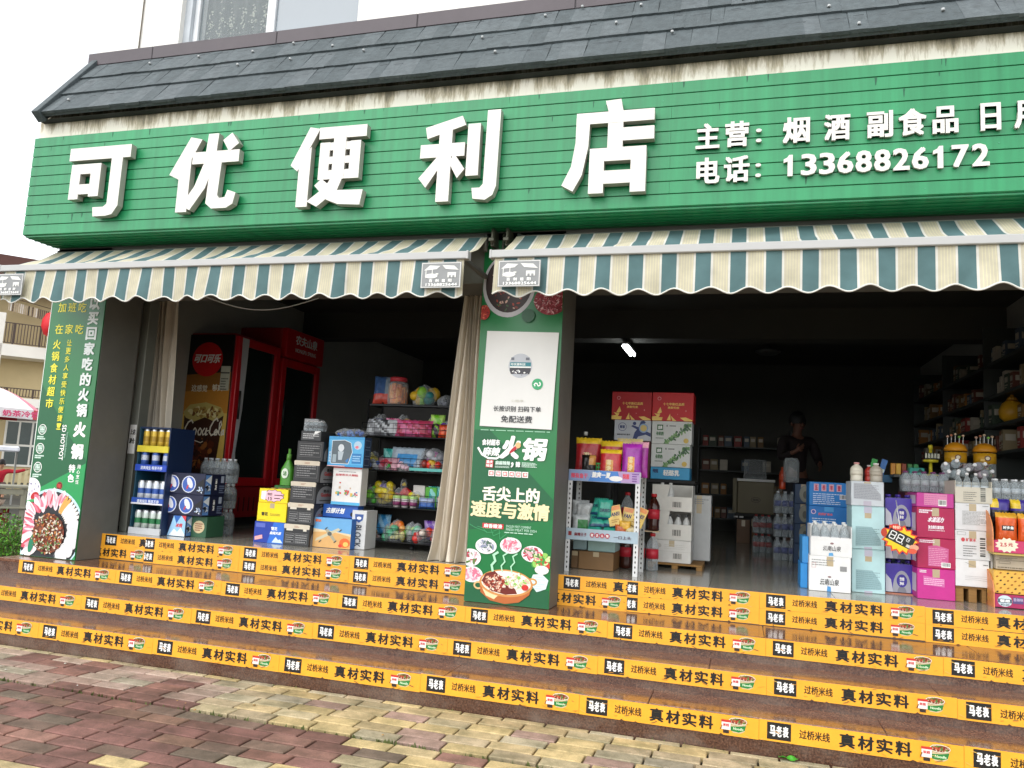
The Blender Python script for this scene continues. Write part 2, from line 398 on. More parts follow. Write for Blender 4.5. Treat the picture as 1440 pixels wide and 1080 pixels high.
# ================================================================ SHOP BUILDING
shop = thing('shop_building', 'white shop building with dark tile eave and two open bays', 'building', (0, 0, 0))
white = M('e6e4de', .8, .04, 2); greyp = M('6e6d66', .6, .08, 6)
b = B()                                                     # floor slab with polished tiles
x = -2.95
while x < 7.5:
    yy = Y4
    while yy < 8.2: b.box(x+.001, x+.799, yy+.001, yy+.799, FZ-.03, FZ, floorm, .0015); yy += .8
    x += .8
b.build('shop_floor', shop)
b = B(); b.box(-2.96, 7.5, Y4+.004, 8.2, Z3-.1, FZ-.031, M('55524a', .5)); b.build('floor_edge', shop)
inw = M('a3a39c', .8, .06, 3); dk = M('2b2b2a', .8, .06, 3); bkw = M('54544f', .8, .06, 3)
b = B()
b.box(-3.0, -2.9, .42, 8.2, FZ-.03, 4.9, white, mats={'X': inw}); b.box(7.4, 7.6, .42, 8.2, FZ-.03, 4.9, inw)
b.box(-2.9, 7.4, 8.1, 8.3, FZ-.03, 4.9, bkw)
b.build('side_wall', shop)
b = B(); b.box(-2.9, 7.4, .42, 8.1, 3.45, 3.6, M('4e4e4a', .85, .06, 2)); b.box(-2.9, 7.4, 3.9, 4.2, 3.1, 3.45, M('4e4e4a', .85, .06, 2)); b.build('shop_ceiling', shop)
b = B(); b.box(-2.99, 9, .0, .42, 2.78, 4.3, M('6a6c66', .8, .06, 3)); b.build('lintel', shop)
b = B(); b.box(-3.06, 9, -.28, .0, 4.02, 4.35, M('d9d3c2', .85, .05, 3)); 
def band_mat():
    m = bpy.data.materials.new('stained_render'); m.use_nodes = True; n = m.node_tree; bs = n.nodes['Principled BSDF']; bs.inputs['Roughness'].default_value = .85
    tc = n.nodes.new('ShaderNodeTexCoord'); mp = n.nodes.new('ShaderNodeMapping'); mp.inputs['Scale'].default_value = (4.2, 4.2, .55)
    nz = n.nodes.new('ShaderNodeTexNoise'); nz.inputs['Scale'].default_value = 2.0; nz.inputs['Detail'].default_value = 9; nz.inputs['Roughness'].default_value = .78
    sx = n.nodes.new('ShaderNodeSeparateXYZ'); mr = n.nodes.new('ShaderNodeMapRange'); mr.inputs[1].default_value = 4.03; mr.inputs[2].default_value = 4.2; mr.inputs[3].default_value = -.12; mr.inputs[4].default_value = .10
    ad = n.nodes.new('ShaderNodeMath'); r = n.nodes.new('ShaderNodeValToRGB')
    e = r.color_ramp.elements; e[0].position = .47; e[0].color = lin('e6e1d2'); e[1].position = .66; e[1].color = lin('7c7664')
    k = e.new(.56); k.color = lin('b8ae96')
    n.links.new(tc.outputs['Object'], mp.inputs[0]); n.links.new(mp.outputs[0], nz.inputs['Vector']); n.links.new(tc.outputs['Object'], sx.inputs[0])
    n.links.new(sx.outputs['Z'], mr.inputs[0]); n.links.new(nz.outputs['Fac'], ad.inputs[0]); n.links.new(mr.outputs[0], ad.inputs[1]); n.links.new(ad.outputs[0], r.inputs[0]); n.links.new(r.outputs[0], bs.inputs['Base Color'])
    return m
b.mats = [band_mat()]; 
r2 = random.Random(3); x = -3.0                              # ragged mortar along the foot of the band
for i in range(90):
    x += r2.uniform(.03, .25); w = r2.uniform(.03, .16)
    if r2.random() < .45: b.box(x, x+w, -.292, -.279, 4.02, 4.04+r2.uniform(0, .02), M('b9b09a', .9, .2, 30), .004)
b.build('rendered_band', shop)
b = B(); b.box(-3.0, 9, .15, .35, 4.3, 9.2, white); b.box(-3.0, -2.8, .35, 8.2, 4.3, 9.2, white)
b.tube([(-2.55, .14, 5.05), (-2.55, .14, 9.2)], .012, M('9a9488', .6), 6)
b2 = b
# window opening is cut by building the wall in pieces
b = B(); WX0, WX1, WZ = -2.10, -.31, 5.02
b.box(-3.0, WX0, .15, .35, 4.3, 9.2, white); b.box(WX1, 9, .15, .35, 4.3, 9.2, white); b.box(WX0, WX1, .15, .35, 4.3, WZ, white); b.box(WX0, WX1, .15, .35, 6.5, 9.2, white); b.box(-3.0, -2.8, .35, 8.2, 4.3, 9.2, white)
b.tube([(-2.52, .14, 5.05), (-2.52, .14, 9.2)], .006, M('8d867a', .6), 6)
b.build('upper_wall', shop)
w = B(); wf = M('dfe2e4', .4)
for q in ((WX0+.07, WX0+.12, WZ, 6.5), (WX1-.05, WX1, WZ, 6.5), (-1.26, -1.18, WZ, 6.5)): w.box(q[0], q[1], .24, .3, q[2], q[3], wf, .004)
w.box(WX0, WX0+.07, .2, .3, WZ, 6.5, M('b9bfc4', .5)); w.box(WX0+.12, -1.26, .241, .299, WZ+.0, WZ+.02, wf); w.box(-1.18, WX1-.05, .241, .299, WZ, WZ+.02, wf)
win = w.build('window', shop)
g = B(); g.box(-1.178, WX1-.052, .265, .272, WZ+.02, 6.5, M('868f96', .15, .03, 1, spec=.7)); g.build('reflection_grey_pane', win)  # solid grey paints in the light reflected by this pane
g = B(); g.box(WX0+.122, -1.262, .265, .27, WZ+.02, 6.5, clear('window_glass', '9aa4a8', .1)); g.build('clear_pane', win)
g = B(); lace = M('77756c', .9, .12, 14)
g.grid(lambda u, v: (WX0+.12+u*(.72), .33+.025*math.sin(u*38)+.012*math.sin(u*15+1), WZ+.02+v*1.5), 60, 2, lace)
ff = Face(g, (0, .298, 0)); r2 = random.Random(5); flw = M('c9c4ae', .8)
for i in range(6):
    cx = WX0+.2+i*.115; cz = WZ+.22+.015*math.sin(i*2)
    for k in range(26): ff.ell(cx+r2.gauss(0, .018), cz+.1+r2.gauss(0, .075), .008*r2.uniform(.5, 1.2), .012*r2.uniform(.5, 1.2), flw, 6, r2.uniform(0, 3), False); ff.l += .00002
g.build('lace_curtain', win)
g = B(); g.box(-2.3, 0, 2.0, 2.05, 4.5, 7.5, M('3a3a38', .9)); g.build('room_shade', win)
# --- eave roof: three courses of overlapping slate-look tiles
ry0, rz0, ry1, rz1 = -.375, 4.208, .14, 4.93
dy, dz = ry1-ry0, rz1-rz0; SL = math.hypot(dy, dz); ud = Vector((0, dy/SL, dz/SL)); nd = Vector((0, -dz/SL, dy/SL))
til = [M('4d5659', .75, .25, 18, .6, bscale=60), M('475053', .75, .25, 18, .6, bscale=60), M('545c5f', .75, .25, 18, .6, bscale=60)]
roof = B(); r2 = random.Random(11)
roof.box(-3.06, 9, -.27, .13, 4.352, 4.4, M('2a2d30', .8)); e0 = Vector((0, ry0, rz0))
roof.poly([(-3.02, ry0+.02, rz0-.01), (9, ry0+.02, rz0-.01), (9, -.27, rz0-.012), (-3.02, -.27, rz0-.012)], M('2a2d30', .8))
for c in range(3):
    s0 = SL*c/3-.0; s1 = SL*(c+1)/3+.03; lift0, lift1 = .042, .004
    x = -3.0
    roof.prism([(x, s0), (9, s0), (9, s1), (x, s1)], .03, til[1], o=e0+nd*(.004+.010*c*0), ux=(1, 0, 0), uy=tuple(ud))
    while x < 9:
        wd = r2.uniform(.07, .22); x1 = min(x+wd, 9); th = r2.uniform(.0, .0025); drop = r2.choice((0, 0, .003, .006, .009))
        mm = r2.choice(til); P = lambda xx, ss, h: tuple(e0+Vector((xx, 0, 0))+ud*ss+nd*h)
        k = len(roof.v); sk_ = r2.uniform(-.012, .012); h0 = lift0+th; h1 = lift1+th+.03
        roof.v += [P(x, s0-drop, .03), P(x1, s0-drop, .03), P(x1, s0-drop, h0+.01), P(x, s0-drop, h0+.01), P(x1+sk_, s1, h1), P(x+sk_, s1, h1), P(x, s1, .02), P(x1, s1, .02)]
        for q in ((0, 1, 2, 3), (3, 2, 4, 5), (0, 3, 5, 6), (1, 7, 4, 2), (0, 6, 7, 1)): roof.face([k+i for i in q], mm)
        for _ in range(3):              # embossed slate slots
            xs = x+wd*r2.uniform(.0, .4); ss = s0+SL/3*r2.uniform(.25, .75); ww = wd*r2.uniform(.35, .9); hh = h0+(h1-h0)*(ss-s0)/(s1-s0)
            roof.poly([P(xs, ss, hh+.0012), P(xs+ww, ss+.006, hh+.0012), P(xs+ww, ss+.018, hh+.004), P(xs, ss+.011, hh+.004)], M('2e3236', .9))
        if r2.random() < .13:
            o = Vector(P(x+wd/2, s0+r2.uniform(.05, .25), h0+.016)); roof.lathe([(.011, -.01), (.010, .006), (.003, .010), (.0, .01)], M('b5b8b8', .5), 8, tuple(o))
        x = x1
rf = roof.build('eave_roof', shop)
v = B(); vb = Vector((-3.06, ry0-.03, rz0-.05))
v.prism([(-.03, -.03), (SL+.04, -.03), (SL+.04, .075), (-.03, .075)], .07, til[0], o=(-2.99, ry0, rz0), ux=tuple(ud), uy=tuple(nd)); v.build('verge_board', rf, bevel=.006)
v = B(); x = -3.03; fl = M('4a4347', .45, .08, 5, metal=.2)
for wd in (.72, 1.28, 1.3, 1.3, 1.3, 1.3, 1.3, 1.3, 1.3, 1.3):
    v.box(x+.003, x+wd-.003, .085, .149, 4.93, 5.05, fl, .004); v.box(x+wd-.004, x+wd+.004, .09, .148, 4.932, 5.048, M('2a2729', .6)); x += wd
v.build('wall_flashing', rf)

# ---------------------------------------------------------------- pillars
PL0, PL1, PC0, PC1 = -2.985, -2.405, .998, 1.609
pil = []
for x0, x1 in ((PL0, PL1), (PC0, PC1), (5.55, 6.16)):
    b = B(); b.box(x0, x1, 0, .42, Z3-.001 if False else Z3, 3.16, greyp, .004); pil.append(b.build('pillar', shop))
b = B(); b.box(-2.47, -2.39, .5, .62, FZ, 2.9, M('7f8177', .5, .08, 5, metal=.3), .004)
f = Face(b, (-2.47, .5, 0)); f.rect(.004, 1.40, .076, 1.66, WH); f.text('上店', .01, 1.57, .07, 1.62, K, .04); f.text('清仓', .01, 1.49, .07, 1.54, K, .04)
b.build('shutter_track', shop)
b = B(); b.box(.90, .985, .45, .55, FZ, 2.9, M('3b3a36', .6), .004); b.build('shutter_track', shop)

# ================================================================ POSTERS
dkg, mdg, ltg = ink('0d5a34'), ink('12803f'), ink('1e9450')
board = M('0f7038', .3, .06, 3, spec=.5)
def poster(x0, x1, z0, z1, label):
    b = B(); b.box(x0, x1, -.012, -.002, z0, z1, board); return b, Face(b, (0, -.012, 0), clip=(x0+.004, z0+.004, x1-.004, z1-.004))
b, f = poster(PL0, PL1, Z3+.004, 3.1, '')
f.poly([(-3, 1.98), (-3, 1.0), (-2.4, 1.3), (-2.4, 1.31), (-2.62, 1.52)], dkg); f.poly([(-3, 1.0), (-2.4, 1.3), (-2.4, .4), (-3, .4)], ltg)
f.rect(PL0, Z3, PL0+.010, 3.1, WH)
yt = ink('e8e03a')
L0 = f.l
def row(t, xs, z, sz, m, bold):
    for ch, x in zip(t, xs): f.text(ch, x-sz/2, z-sz/2, x+sz/2, z+sz/2, m, bold); f.l = L0
row('加班吃', (-2.86, -2.75, -2.64), 2.628, .085, yt, .02); row('在家吃', (-2.865, -2.755, -2.645), 2.437, .085, yt, .02)
f.vtext('火锅食材超市', -2.868, 2.343, .083, .1025, yt, .03); f.l = L0
f.vtext('让更多人享受快乐便捷！', -2.735, 2.345, .055, .0725, yt, .02); f.l = L0
f.vtext('可以买回家吃的火锅', -2.512, 2.85, .112, .132, ink('dfe6e2'), .05, True); f.l = L0
f.vtext('火锅', -2.512, 1.64, .13, .185, WH, .06, True); f.l = L0
f.vtext('特色', -2.545, 1.28, .068, .08, WH, .04); f.l = L0
f.vtext('用心烹饪', -2.475, 1.28, .034, .042, WH, .02); f.l = L0
f.text('SD HOTPOT', -2.70, 1.31, -2.655, 1.61, WH, .03, rot=1); f.l = L0
f.lines(-2.645, 1.33, -2.63, 1.55, 30, ink('9fc9b2'), 2); f.l = L0
for i, z in enumerate((1.562, 1.40, 1.24)):
    f.ring(-2.91, z, .043, .045, .006, WH); f.rect(-2.935, z-.026, -2.885, z+.026, ink('cfe5d8')); f.text('火锅', -2.932, z+.002, -2.888, z+.024, dkg); f.text('食材', -2.932, z-.024, -2.888, z-.002, dkg); f.l = L0
    f.lines(-2.955, z-.088, -2.86, z-.055, 2, ink('cfe5d8'), i, .7); f.l = L0
f.ell(-2.655, 1.095, .032, .034, ink('5a1a14'), 20); f.ring(-2.655, 1.095, .032, .034, .005, ink('8f3a2a')); f.text('味', -2.675, 1.075, -2.635, 1.115, ink('c23a2c'), .05); f.l = L0
f.ell(-2.95, 1.05, .10, .10, ink('e9e6ea'), 24); f.bits(-2.95, 1.06, .08, .07, 26, [ink('c9b9c9'), ink('8d8aa5'), WH], .012, 3); f.ell(-2.90, .995, .045, .035, ink('b3161c'), 14, .4); f.ell(-2.93, .955, .08, .012, ink('38a35a'), 10, .2); f.l = L0+.001
cx, cz = -2.70, .725
f.ell(cx, cz, .345, .345, ink('bfe0e6'), 44); f.ell(cx, cz-.006, .328, .328, ink('1d2227'), 44)
r2 = random.Random(21)
pinks = [ink('e6a9b4'), ink('f0d2d6'), ink('c44a5a'), ink('f4e9e8'), ink('d9758a')]
for i in range(26):
    a = 1.1+i*.115; rr = .25+r2.uniform(-.02, .03); px, pz = cx+rr*math.cos(a), cz+rr*math.sin(a)
    f.ell(px, pz, .075, .027, r2.choice(pinks), 10, a+r2.uniform(-.3, .3), False); f.l += .00006
    f.ell(px+.01, pz, .05, .010, r2.choice(pinks), 8, a+r2.uniform(-.3, .3), False); f.l += .00006
for i in range(7):
    a = 1.08-i*.11; rr = .25; f.ell(cx+rr*math.cos(a), cz+rr*math.sin(a), .085, .019, ink('e7e4dc') if i > 1 else ink('d9a04e'), 10, a, False); f.l += .00006
for i in range(5):
    a = .2-i*.28; f.ell(cx+.25*math.cos(a), cz+.25*math.sin(a), .07, .055, ink('e3e4e2'), 14, a, False); f.l += .00006; f.ring(cx+.25*math.cos(a), cz+.25*math.sin(a), .068, .053, .004, ink('b5b8b8'), 14)
f.ell(cx-.17, cz-.12, .03, .08, ink('1c7a58'), 12, -.2)
f.ell(cx-.005, cz-.03, .165, .165, ink('6a3a22'), 30)
f.bits(cx-.005, cz-.03, .17, .165, 420, [ink('8a3018'), ink('a8552c'), ink('5a2412'), ink('e0d6c2'), ink('5f8a4a'), ink('c47a3a'), ink('d8cdb8')], .012, 8)
b.build('pillar_poster', label='green hot pot poster on the corner pillar with vertical white lettering and a black bowl', cat='poster', loc=(PL0, -.012, Z3))

b, f = poster(PC0, PC1, Z3+.004, 3.1, '')
f.poly([(1.0, 1.70), (1.12, 1.70), (1.62, 1.22), (1.62, 1.1), (1.0, .99)], dkg); f.rect(1.0, .4, 1.62, .62, dkg)
L0 = f.l
f.ell(1.20, 2.76, .20, .24, ink('b9b7bb'), 36); f.ell(1.20, 2.77, .178, .215, ink('2a1815'), 36); f.bits(1.20, 2.77, .16, .2, 90, [ink('7a2a1e'), ink('a33a26'), ink('3c5a34'), ink('c4a090')], .013, 4)
f.ell(1.52, 2.64, .125, .105, ink('8d1f2a'), 26); f.bits(1.52, 2.64, .12, .1, 260, [ink('c96a74'), ink('a02a38'), ink('e0b6b8'), ink('6e141e')], .013, 6, .3); f.ell(1.025, 2.555, .045, .055, ink('a82a20'), 16); f.bits(1.025, 2.555, .04, .05, 30, [ink('d66a50'), ink('7a1812')], .01, 5); f.ell(1.36, 2.53, .05, .05, ink('2c5a40'), 10); f.l = L0
b.build('pillar_poster', label='green hot pot poster on the middle pillar with plates of meat and a split pot', cat='poster', loc=(PC0, -.012, Z3))
cpost = bpy.data.objects[-1] if False else [o for o in COL.objects if o.name.startswith('pillar_poster')][-1]
# second half of the print goes into the same poster (rebuilt as its printed panel)
b = B(); f = Face(b, (0, -.0165, 0), clip=(PC0+.004, Z3+.006, PC1-.004, 3.09)); L0 = f.l
f.lines(1.05, 1.695, 1.56, 1.706, 1, ink('9ad0ae'), 3, .5)
f.text('食材超市', 1.065, 1.59, 1.20, 1.635, WH, .04); f.text('麻辣', 1.075, 1.515, 1.205, 1.58, WH, .05, .2)
f.line([(1.04, 1.57), (1.07, 1.525), (1.12, 1.50), (1.18, 1.50), (1.23, 1.53)], .014, WH)
f.text('火', 1.215, 1.50, 1.355, 1.665, WH, .06, .15, True); f.text('锅', 1.365, 1.495, 1.545, 1.655, WH, .05, .15, True); f.l += .0003
f.ell(1.31, 1.575, .05, .012, ink('b3202c'), 12, .75); f.ell(1.335, 1.60, .02, .022, ink('e0b27a'), 12)
f.rect(1.105, 1.435, 1.16, 1.487, RD); f.text('重庆', 1.108, 1.463, 1.157, 1.485, WH, .04); f.text('味道', 1.108, 1.437, 1.157, 1.459, WH, .04)
f.text('麻麻辣辣', 1.175, 1.455, 1.285, 1.485, ink('cfe5d8'), .04); f.text('，', 1.29, 1.44, 1.31, 1.48, WH, .1); f.text('辣', 1.325, 1.445, 1.36, 1.485, WH, .05); f.lines(1.37, 1.447, 1.48, 1.483, 4, ink('cfe5d8'), 5); f.lines(1.175, 1.436, 1.28, 1.45, 2, ink('cfe5d8'), 6)
for i, ch in enumerate('香辣鲜美爽滑'):
    x = 1.13+i*.049; f.rect(x, 1.375, x+.043, 1.415, WH); f.rect(x+.006, 1.381, x+.037, 1.409, RD); f.text(ch, x+.009, 1.384, x+.034, 1.406, WH, .03); f.l = L0
f.text('舌尖上的', 1.09, 1.20, 1.51, 1.305, ink('f2ecd8'), .045, 0, True); f.l = L0
f.text('速度与激情', 1.0+.01, 1.085, 1.585, 1.20, ink('f0dfae'), .045, 0, True); f.l = L0
f.rect(1.105, 1.01, 1.26, 1.045, RD); f.text('麻香嫩滑', 1.115, 1.013, 1.25, 1.042, WH, .03); f.text('ENGLISH FIRST COMMENT', 1.28, 1.025, 1.46, 1.042, ink('bfe0cc')); f.text('FRESH MEAT PER DISH', 1.28, 1.003, 1.50, 1.02, ink('bfe0cc')); f.lines(1.27, .985, 1.57, .997, 1, ink('bfe0cc'), 9)
for i in range(4): f.line([(1.01+.06*i, 1.03-.012*i), (1.05+.06*i, 1.01), (1.09+.05*i, 1.0-.02*i), (1.14+.05*i, .985)], .004, ink('3f9a62'))
f.l = L0
for (u, v, kind) in ((1.03, .80, 0), (1.14, .887, 1), (1.32, .903, 2), (1.478, .857, 3), (1.05, .685, 4)):
    f.l = L0; f.ell(u, v, .078, .055 if kind else .06, ink('eceae8'), 28); f.ell(u, v+.002, .068, .047, ink('dcd9da'), 28)
    cols = [[ink('b03a50'), ink('5a7a3a'), WH, ink('d8b8bc')], [ink('c9c6d2'), ink('8a90a8'), ink('4f6a58'), WH], [ink('e2a0ae'), ink('d06a80'), ink('f2d6da')], [ink('d9808e'), ink('b33a4a'), ink('e8b4ba'), ink('557a44')], [ink('e69aac'), ink('f0cdd4'), ink('d0708a')]][kind]
    f.bits(u, v+.003, .058, .038, 60, cols, .018, kind, .4)
f.l = L0
f.ell(1.545, .80, .065, .05, ink('2f8a3c'), 14); f.bits(1.545, .81, .065, .06, 60, [ink('8ac45a'), ink('3f9a3c'), ink('c8e09a'), ink('c23a2c')], .02, 12, .5); f.ell(1.55, .755, .05, .03, ink('e6e4dc'), 14)
for i in range(3):
    x = 1.20+i*.07; f.line([(x, .72), (x-.01, .76), (x+.015, .79), (x+.0, .83), (x+.03, .85)], .009 if i else .016, ink('a8dcb8'))
f.l = L0+.001
f.poly([(1.47, .665), (1.49, .72), (1.55, .73), (1.60, .69), (1.585, .63), (1.52, .605)], ink('cfe3e3')); f.lines(1.49, .625, 1.575, .715, 6, ink('a9c9cc'), 3, .2)
f.ring(1.10, .615, .035, .028, .012, ink('d8b27a')); f.ring(1.487, .67, .035, .025, .012, ink('c88f4a'))
f.poly([(1.11, .63), (1.12, .57), (1.19, .52), (1.30, .505), (1.40, .525), (1.47, .58), (1.49, .65)], ink('b4622c')); f.poly([(1.13, .60), (1.16, .55), (1.22, .53), (1.25, .56), (1.2, .6)], ink('e6cfa0'))
f.ell(1.30, .645, .193, .092, ink('c98a4a'), 40); f.ell(1.30, .648, .178, .080, ink('efe9d8'), 40)
f.poly([(1.122, .648), (1.15, .70), (1.215, .722), (1.255, .69), (1.30, .65), (1.37, .61), (1.385, .58), (1.30, .568), (1.2, .585)], ink('6a1c12'))
f.bits(1.225, .64, .085, .055, 130, [ink('a33a26'), ink('d8a58a'), ink('7a2416'), ink('e8d6c0')], .013, 14, .5); f.bits(1.38, .665, .085, .05, 80, [ink('8ac45a'), ink('f4efe2'), ink('c9d8a0'), ink('e8b4a0')], .013, 15, .5); f.ell(1.44, .628, .025, .02, ink('c42a24'), 12)
b.build('printed_panel', cpost, loc=(PC0, -.0165, Z3))
b = B(); b.prism([(1.043, 1.727), (1.572, 1.717), (1.592, 2.405), (1.058, 2.418)], .004, M('d9d8d4', .35, .03, 4), o=(0, -.022, 0)); f = Face(b, (0, -.026, 0))
f.ell(1.322, 2.165, .088, .088, ink('b9bcc2'), 30); f.clip = (1.245, 2.08, 1.40, 2.25)
f.rect(1.252, 2.205, 1.275, 2.225, ink('6a6e76')); f.rect(1.36, 2.205, 1.388, 2.225, ink('6a6e76')); f.poly([(1.236, 2.16), (1.408, 2.16), (1.406, 2.19), (1.238, 2.19)], ink('2f7f88')); f.text('可优便利店', 1.25, 2.166, 1.36, 2.184, WH, .03); f.rect(1.24, 2.15, 1.405, 2.16, WH); f.poly([(1.238, 2.15), (1.406, 2.15), (1.39, 2.105), (1.255, 2.105)], ink('3c3a40')); f.bits(1.32, 2.115, .06, .02, 16, [WH, ink('9a9aa0')], .008, 2); f.clip = None
f.ell(1.455, 2.035, .04, .04, ink('35a06a'), 24); f.line([(1.438, 2.022), (1.432, 2.032), (1.44, 2.042), (1.452, 2.04), (1.456, 2.03), (1.462, 2.022), (1.474, 2.026), (1.476, 2.038), (1.47, 2.048)], .008, WH)
f.text('小程序', 1.265, 1.905, 1.36, 1.922, ink('c6c3b4')); f.text('长按识别 扫码下单', 1.14, 1.835, 1.49, 1.875, ink('34363a'), .02); f.text('免配送费', 1.20, 1.757, 1.43, 1.807, ink('34363a'), .02)
b.build('ordering_notice', label='white free delivery notice stuck on the middle pillar poster', cat='notice', loc=(1.3, -.02, 1.72))

# ================================================================ SIGN BOARD
SGY, SX0, SX1, SZ0, SZ1 = -.35, -3.02, 9.0, 3.176, 4.035
def sign_mat():
    m = bpy.data.materials.new('green_sheet'); m.use_nodes = True; n = m.node_tree; bs = n.nodes['Principled BSDF']; bs.inputs['Roughness'].default_value = .33; bs.inputs['Specular IOR Level'].default_value = .5
    tc = n.nodes.new('ShaderNodeTexCoord'); mp = n.nodes.new('ShaderNodeMapping'); mp.inputs['Scale'].default_value = (14, 1, .8)
    nz = n.nodes.new('ShaderNodeTexNoise'); nz.inputs['Scale'].default_value = 1.6; nz.inputs['Detail'].default_value = 6
    n2 = n.nodes.new('ShaderNodeTexNoise'); n2.inputs['Scale'].default_value = .8; n2.inputs['Detail'].default_value = 3
    r = n.nodes.new('ShaderNodeValToRGB'); e = r.color_ramp.elements; e[0].position = .3; e[0].color = lin('147345'); e[1].position = .7; e[1].color = lin('2a9760')
    ad = n.nodes.new('ShaderNodeMath'); ad.operation = 'ADD'; mu = n.nodes.new('ShaderNodeMath'); mu.operation = 'MULTIPLY'; mu.inputs[1].default_value = .5
    n.links.new(tc.outputs['Object'], mp.inputs[0]); n.links.new(mp.outputs[0], nz.inputs['Vector']); n.links.new(tc.outputs['Object'], n2.inputs['Vector'])
    n.links.new(nz.outputs['Fac'], ad.inputs[0]); n.links.new(n2.outputs['Fac'], ad.inputs[1]); n.links.new(ad.outputs[0], mu.inputs[0]); n.links.new(mu.outputs[0], r.inputs[0]); n.links.new(r.outputs[0], bs.inputs['Base Color'])
    mr = n.nodes.new('ShaderNodeMapRange'); mr.inputs[3].default_value = .25; mr.inputs[4].default_value = .5; n.links.new(nz.outputs['Fac'], mr.inputs[0]); n.links.new(mr.outputs[0], bs.inputs['Roughness'])
    return m
sign = thing('shop_sign', 'long green plank sign with big white raised characters above the awnings', 'shop sign', (SX0, SGY, SZ0))
sm = sign_mat(); b = B(); n = 10; ph = (SZ1-SZ0)/n
for i in range(n):
    z0, z1 = SZ0+i*ph, SZ0+(i+1)*ph; x = SX0
    for x1 in ([2.36, SX1] if i % 2 else [1.15, 5.2, SX1]):
        off = .0; g = .006
        b.prism([(SGY, z0+g), (SGY+.014, z0+.001), (-.001, z0+.001), (-.001, z1-.001), (SGY+.014, z1-.001), (SGY, z1-.002)], x1-x-.0012, sm, o=(x, 0, 0), ux=(0, 1, 0), uy=(0, 0, 1)); x = x1
gb = M('06321a', .6)
for i in range(1, n): b.box(SX0+.002, SX1, SGY+.008, SGY+.02, SZ0+i*ph-.004, SZ0+i*ph+.005, gb)
r2 = random.Random(41); scm = M('4f9a78', .4, metal=.3); drip = M('11573a', .6, .2, 12)
for i in range(n):
    x = SX0+.12
    while x < 6: b.box(x-.003, x+.003, SGY-.002, SGY-.0002, SZ0+(i+.5)*ph-.003, SZ0+(i+.5)*ph+.003, scm, .001); x += 2.4+r2.uniform(-.3, .3)
for k in range(46):
    x = r2.uniform(SX0+.05, 5.2); i = r2.choice((9, 9, 8, 7, 5, 3, 1)); z = SZ0+(i+1)*ph-.004; w_ = r2.uniform(.004, .016); L_ = ph*r2.uniform(.25, .85)
    b.poly([(x, SGY-.0012, z), (x+w_*.3, SGY-.0012, z-L_), (x+w_*.6, SGY-.0012, z-L_*.9), (x+w_, SGY-.0012, z)], drip)
b.build('sign_board', sign)
b = B(); b.box(SX0+.01, SX1, SGY+.02, -.002, SZ0-.012, SZ0-.001, sm); yy = SGY+.05
while yy < -.05: b.box(SX0+.012, SX1, yy, yy+.012, SZ0-.018, SZ0-.0125, sm); yy += .06
b.build('soffit', sign)
LW = M('dcd9d1', .35, .03, 5); LS = M('a8a59c', .4, .05, 5)
def letter(strokes, x0, x1, z0, z1, name):
    b = B(); w, h = x1-x0, z1-z0; th = .055
    for i, st in enumerate(strokes):
        cx = sum(p[0] for p in st)/len(st); cy = sum(p[1] for p in st)/len(st); e = .0011*(i+1)   # every stroke a hair larger than the last, so no sides share a plane
        b.prism([((p[0]+math.copysign(e, p[0]-cx))*w, (p[1]+math.copysign(e, p[1]-cy))*h) for p in st], th+.0006*i, LW, LS, o=(x0, SGY-.018-.0004*i*0, z0))
    for p in (strokes[0][0], strokes[-1][0]):
        b.box(x0+p[0]*w-.006, x0+p[0]*w+.006, SGY-.03, SGY, z0+p[1]*h-.004, z0+p[1]*h+.004, M('8a8a86', .4, metal=.8))
    o = b.build('sign_character', sign, loc=(x0, SGY, z0)); return o
def rc(a, c, x1, z1): return [(a, c), (x1, c), (x1, z1), (a, z1)]
letter([rc(0, .82, 1, 1), [(.70, .83), (.88, .83), (.88, .14), (.80, .02), (.70, 0), (.50, 0), (.48, .13), (.65, .13), (.70, .17)], rc(.06, .62, .54, .757), rc(.06, .26, .21, .63), rc(.39, .29, .54, .63), rc(.2, .33, .40, .46)], -2.538, -1.924, 3.285, 3.875, 'ke')
letter([[(.27, .98), (.44, .94), (.17, .42), (0, .5)], [(.15, .55), (.31, .72), (.31, 0), (.15, 0)], rc(.33, .62, 1, .77), [(.53, 1), (.68, 1), (.66, .62), (.55, .3), (.36, .02), (.24, .1), (.40, .33), (.5, .62)], [(.61, .64), (.77, .64), (.75, .2), (.78, .16), (.85, .17), (.88, .25), (1, .22), (.97, .08), (.88, .03), (.68, .03), (.59, .1)], [(.76, .90), (.87, .99), (.98, .86), (.86, .76)]], -1.526, -.901, 3.282, 3.902, 'you')
letter([[(.23, 1), (.37, .97), (.10, .45), (0, .53)], [(.12, .55), (.27, .75), (.27, 0), (.12, 0)], rc(.37, .84, 1, .98), rc(.40, .69, .93, .78), rc(.40, .52, .93, .60), rc(.40, .33, .93, .43), rc(.40, .33, .52, .78), rc(.81, .33, .93, .78), rc(.585, .33, .73, .85), [(.58, .36), (.73, .36), (.66, .2), (.42, 0), (.28, .07), (.52, .22)], [(.37, .24), (.46, .32), (.66, .17), (1, .16), (.97, 0), (.68, .02), (.55, .08)]], -.438, .173, 3.275, 3.890, 'bian')
letter([[(.05, .86), (.52, .97), (.57, .86), (.08, .73)], rc(0, .51, .57, .66), rc(.24, 0, .40, .87), [(0, .28), (.10, .17), (.28, .42), (.25, .54)], [(.38, .44), (.45, .53), (.58, .36), (.49, .26)], rc(.61, .28, .755, .86), [(.85, 1), (1, 1), (.99, .15), (.95, .05), (.86, 0), (.72, .02), (.70, .14), (.80, .14), (.84, .18)]], .612, 1.194, 3.262, 3.902, 'li')
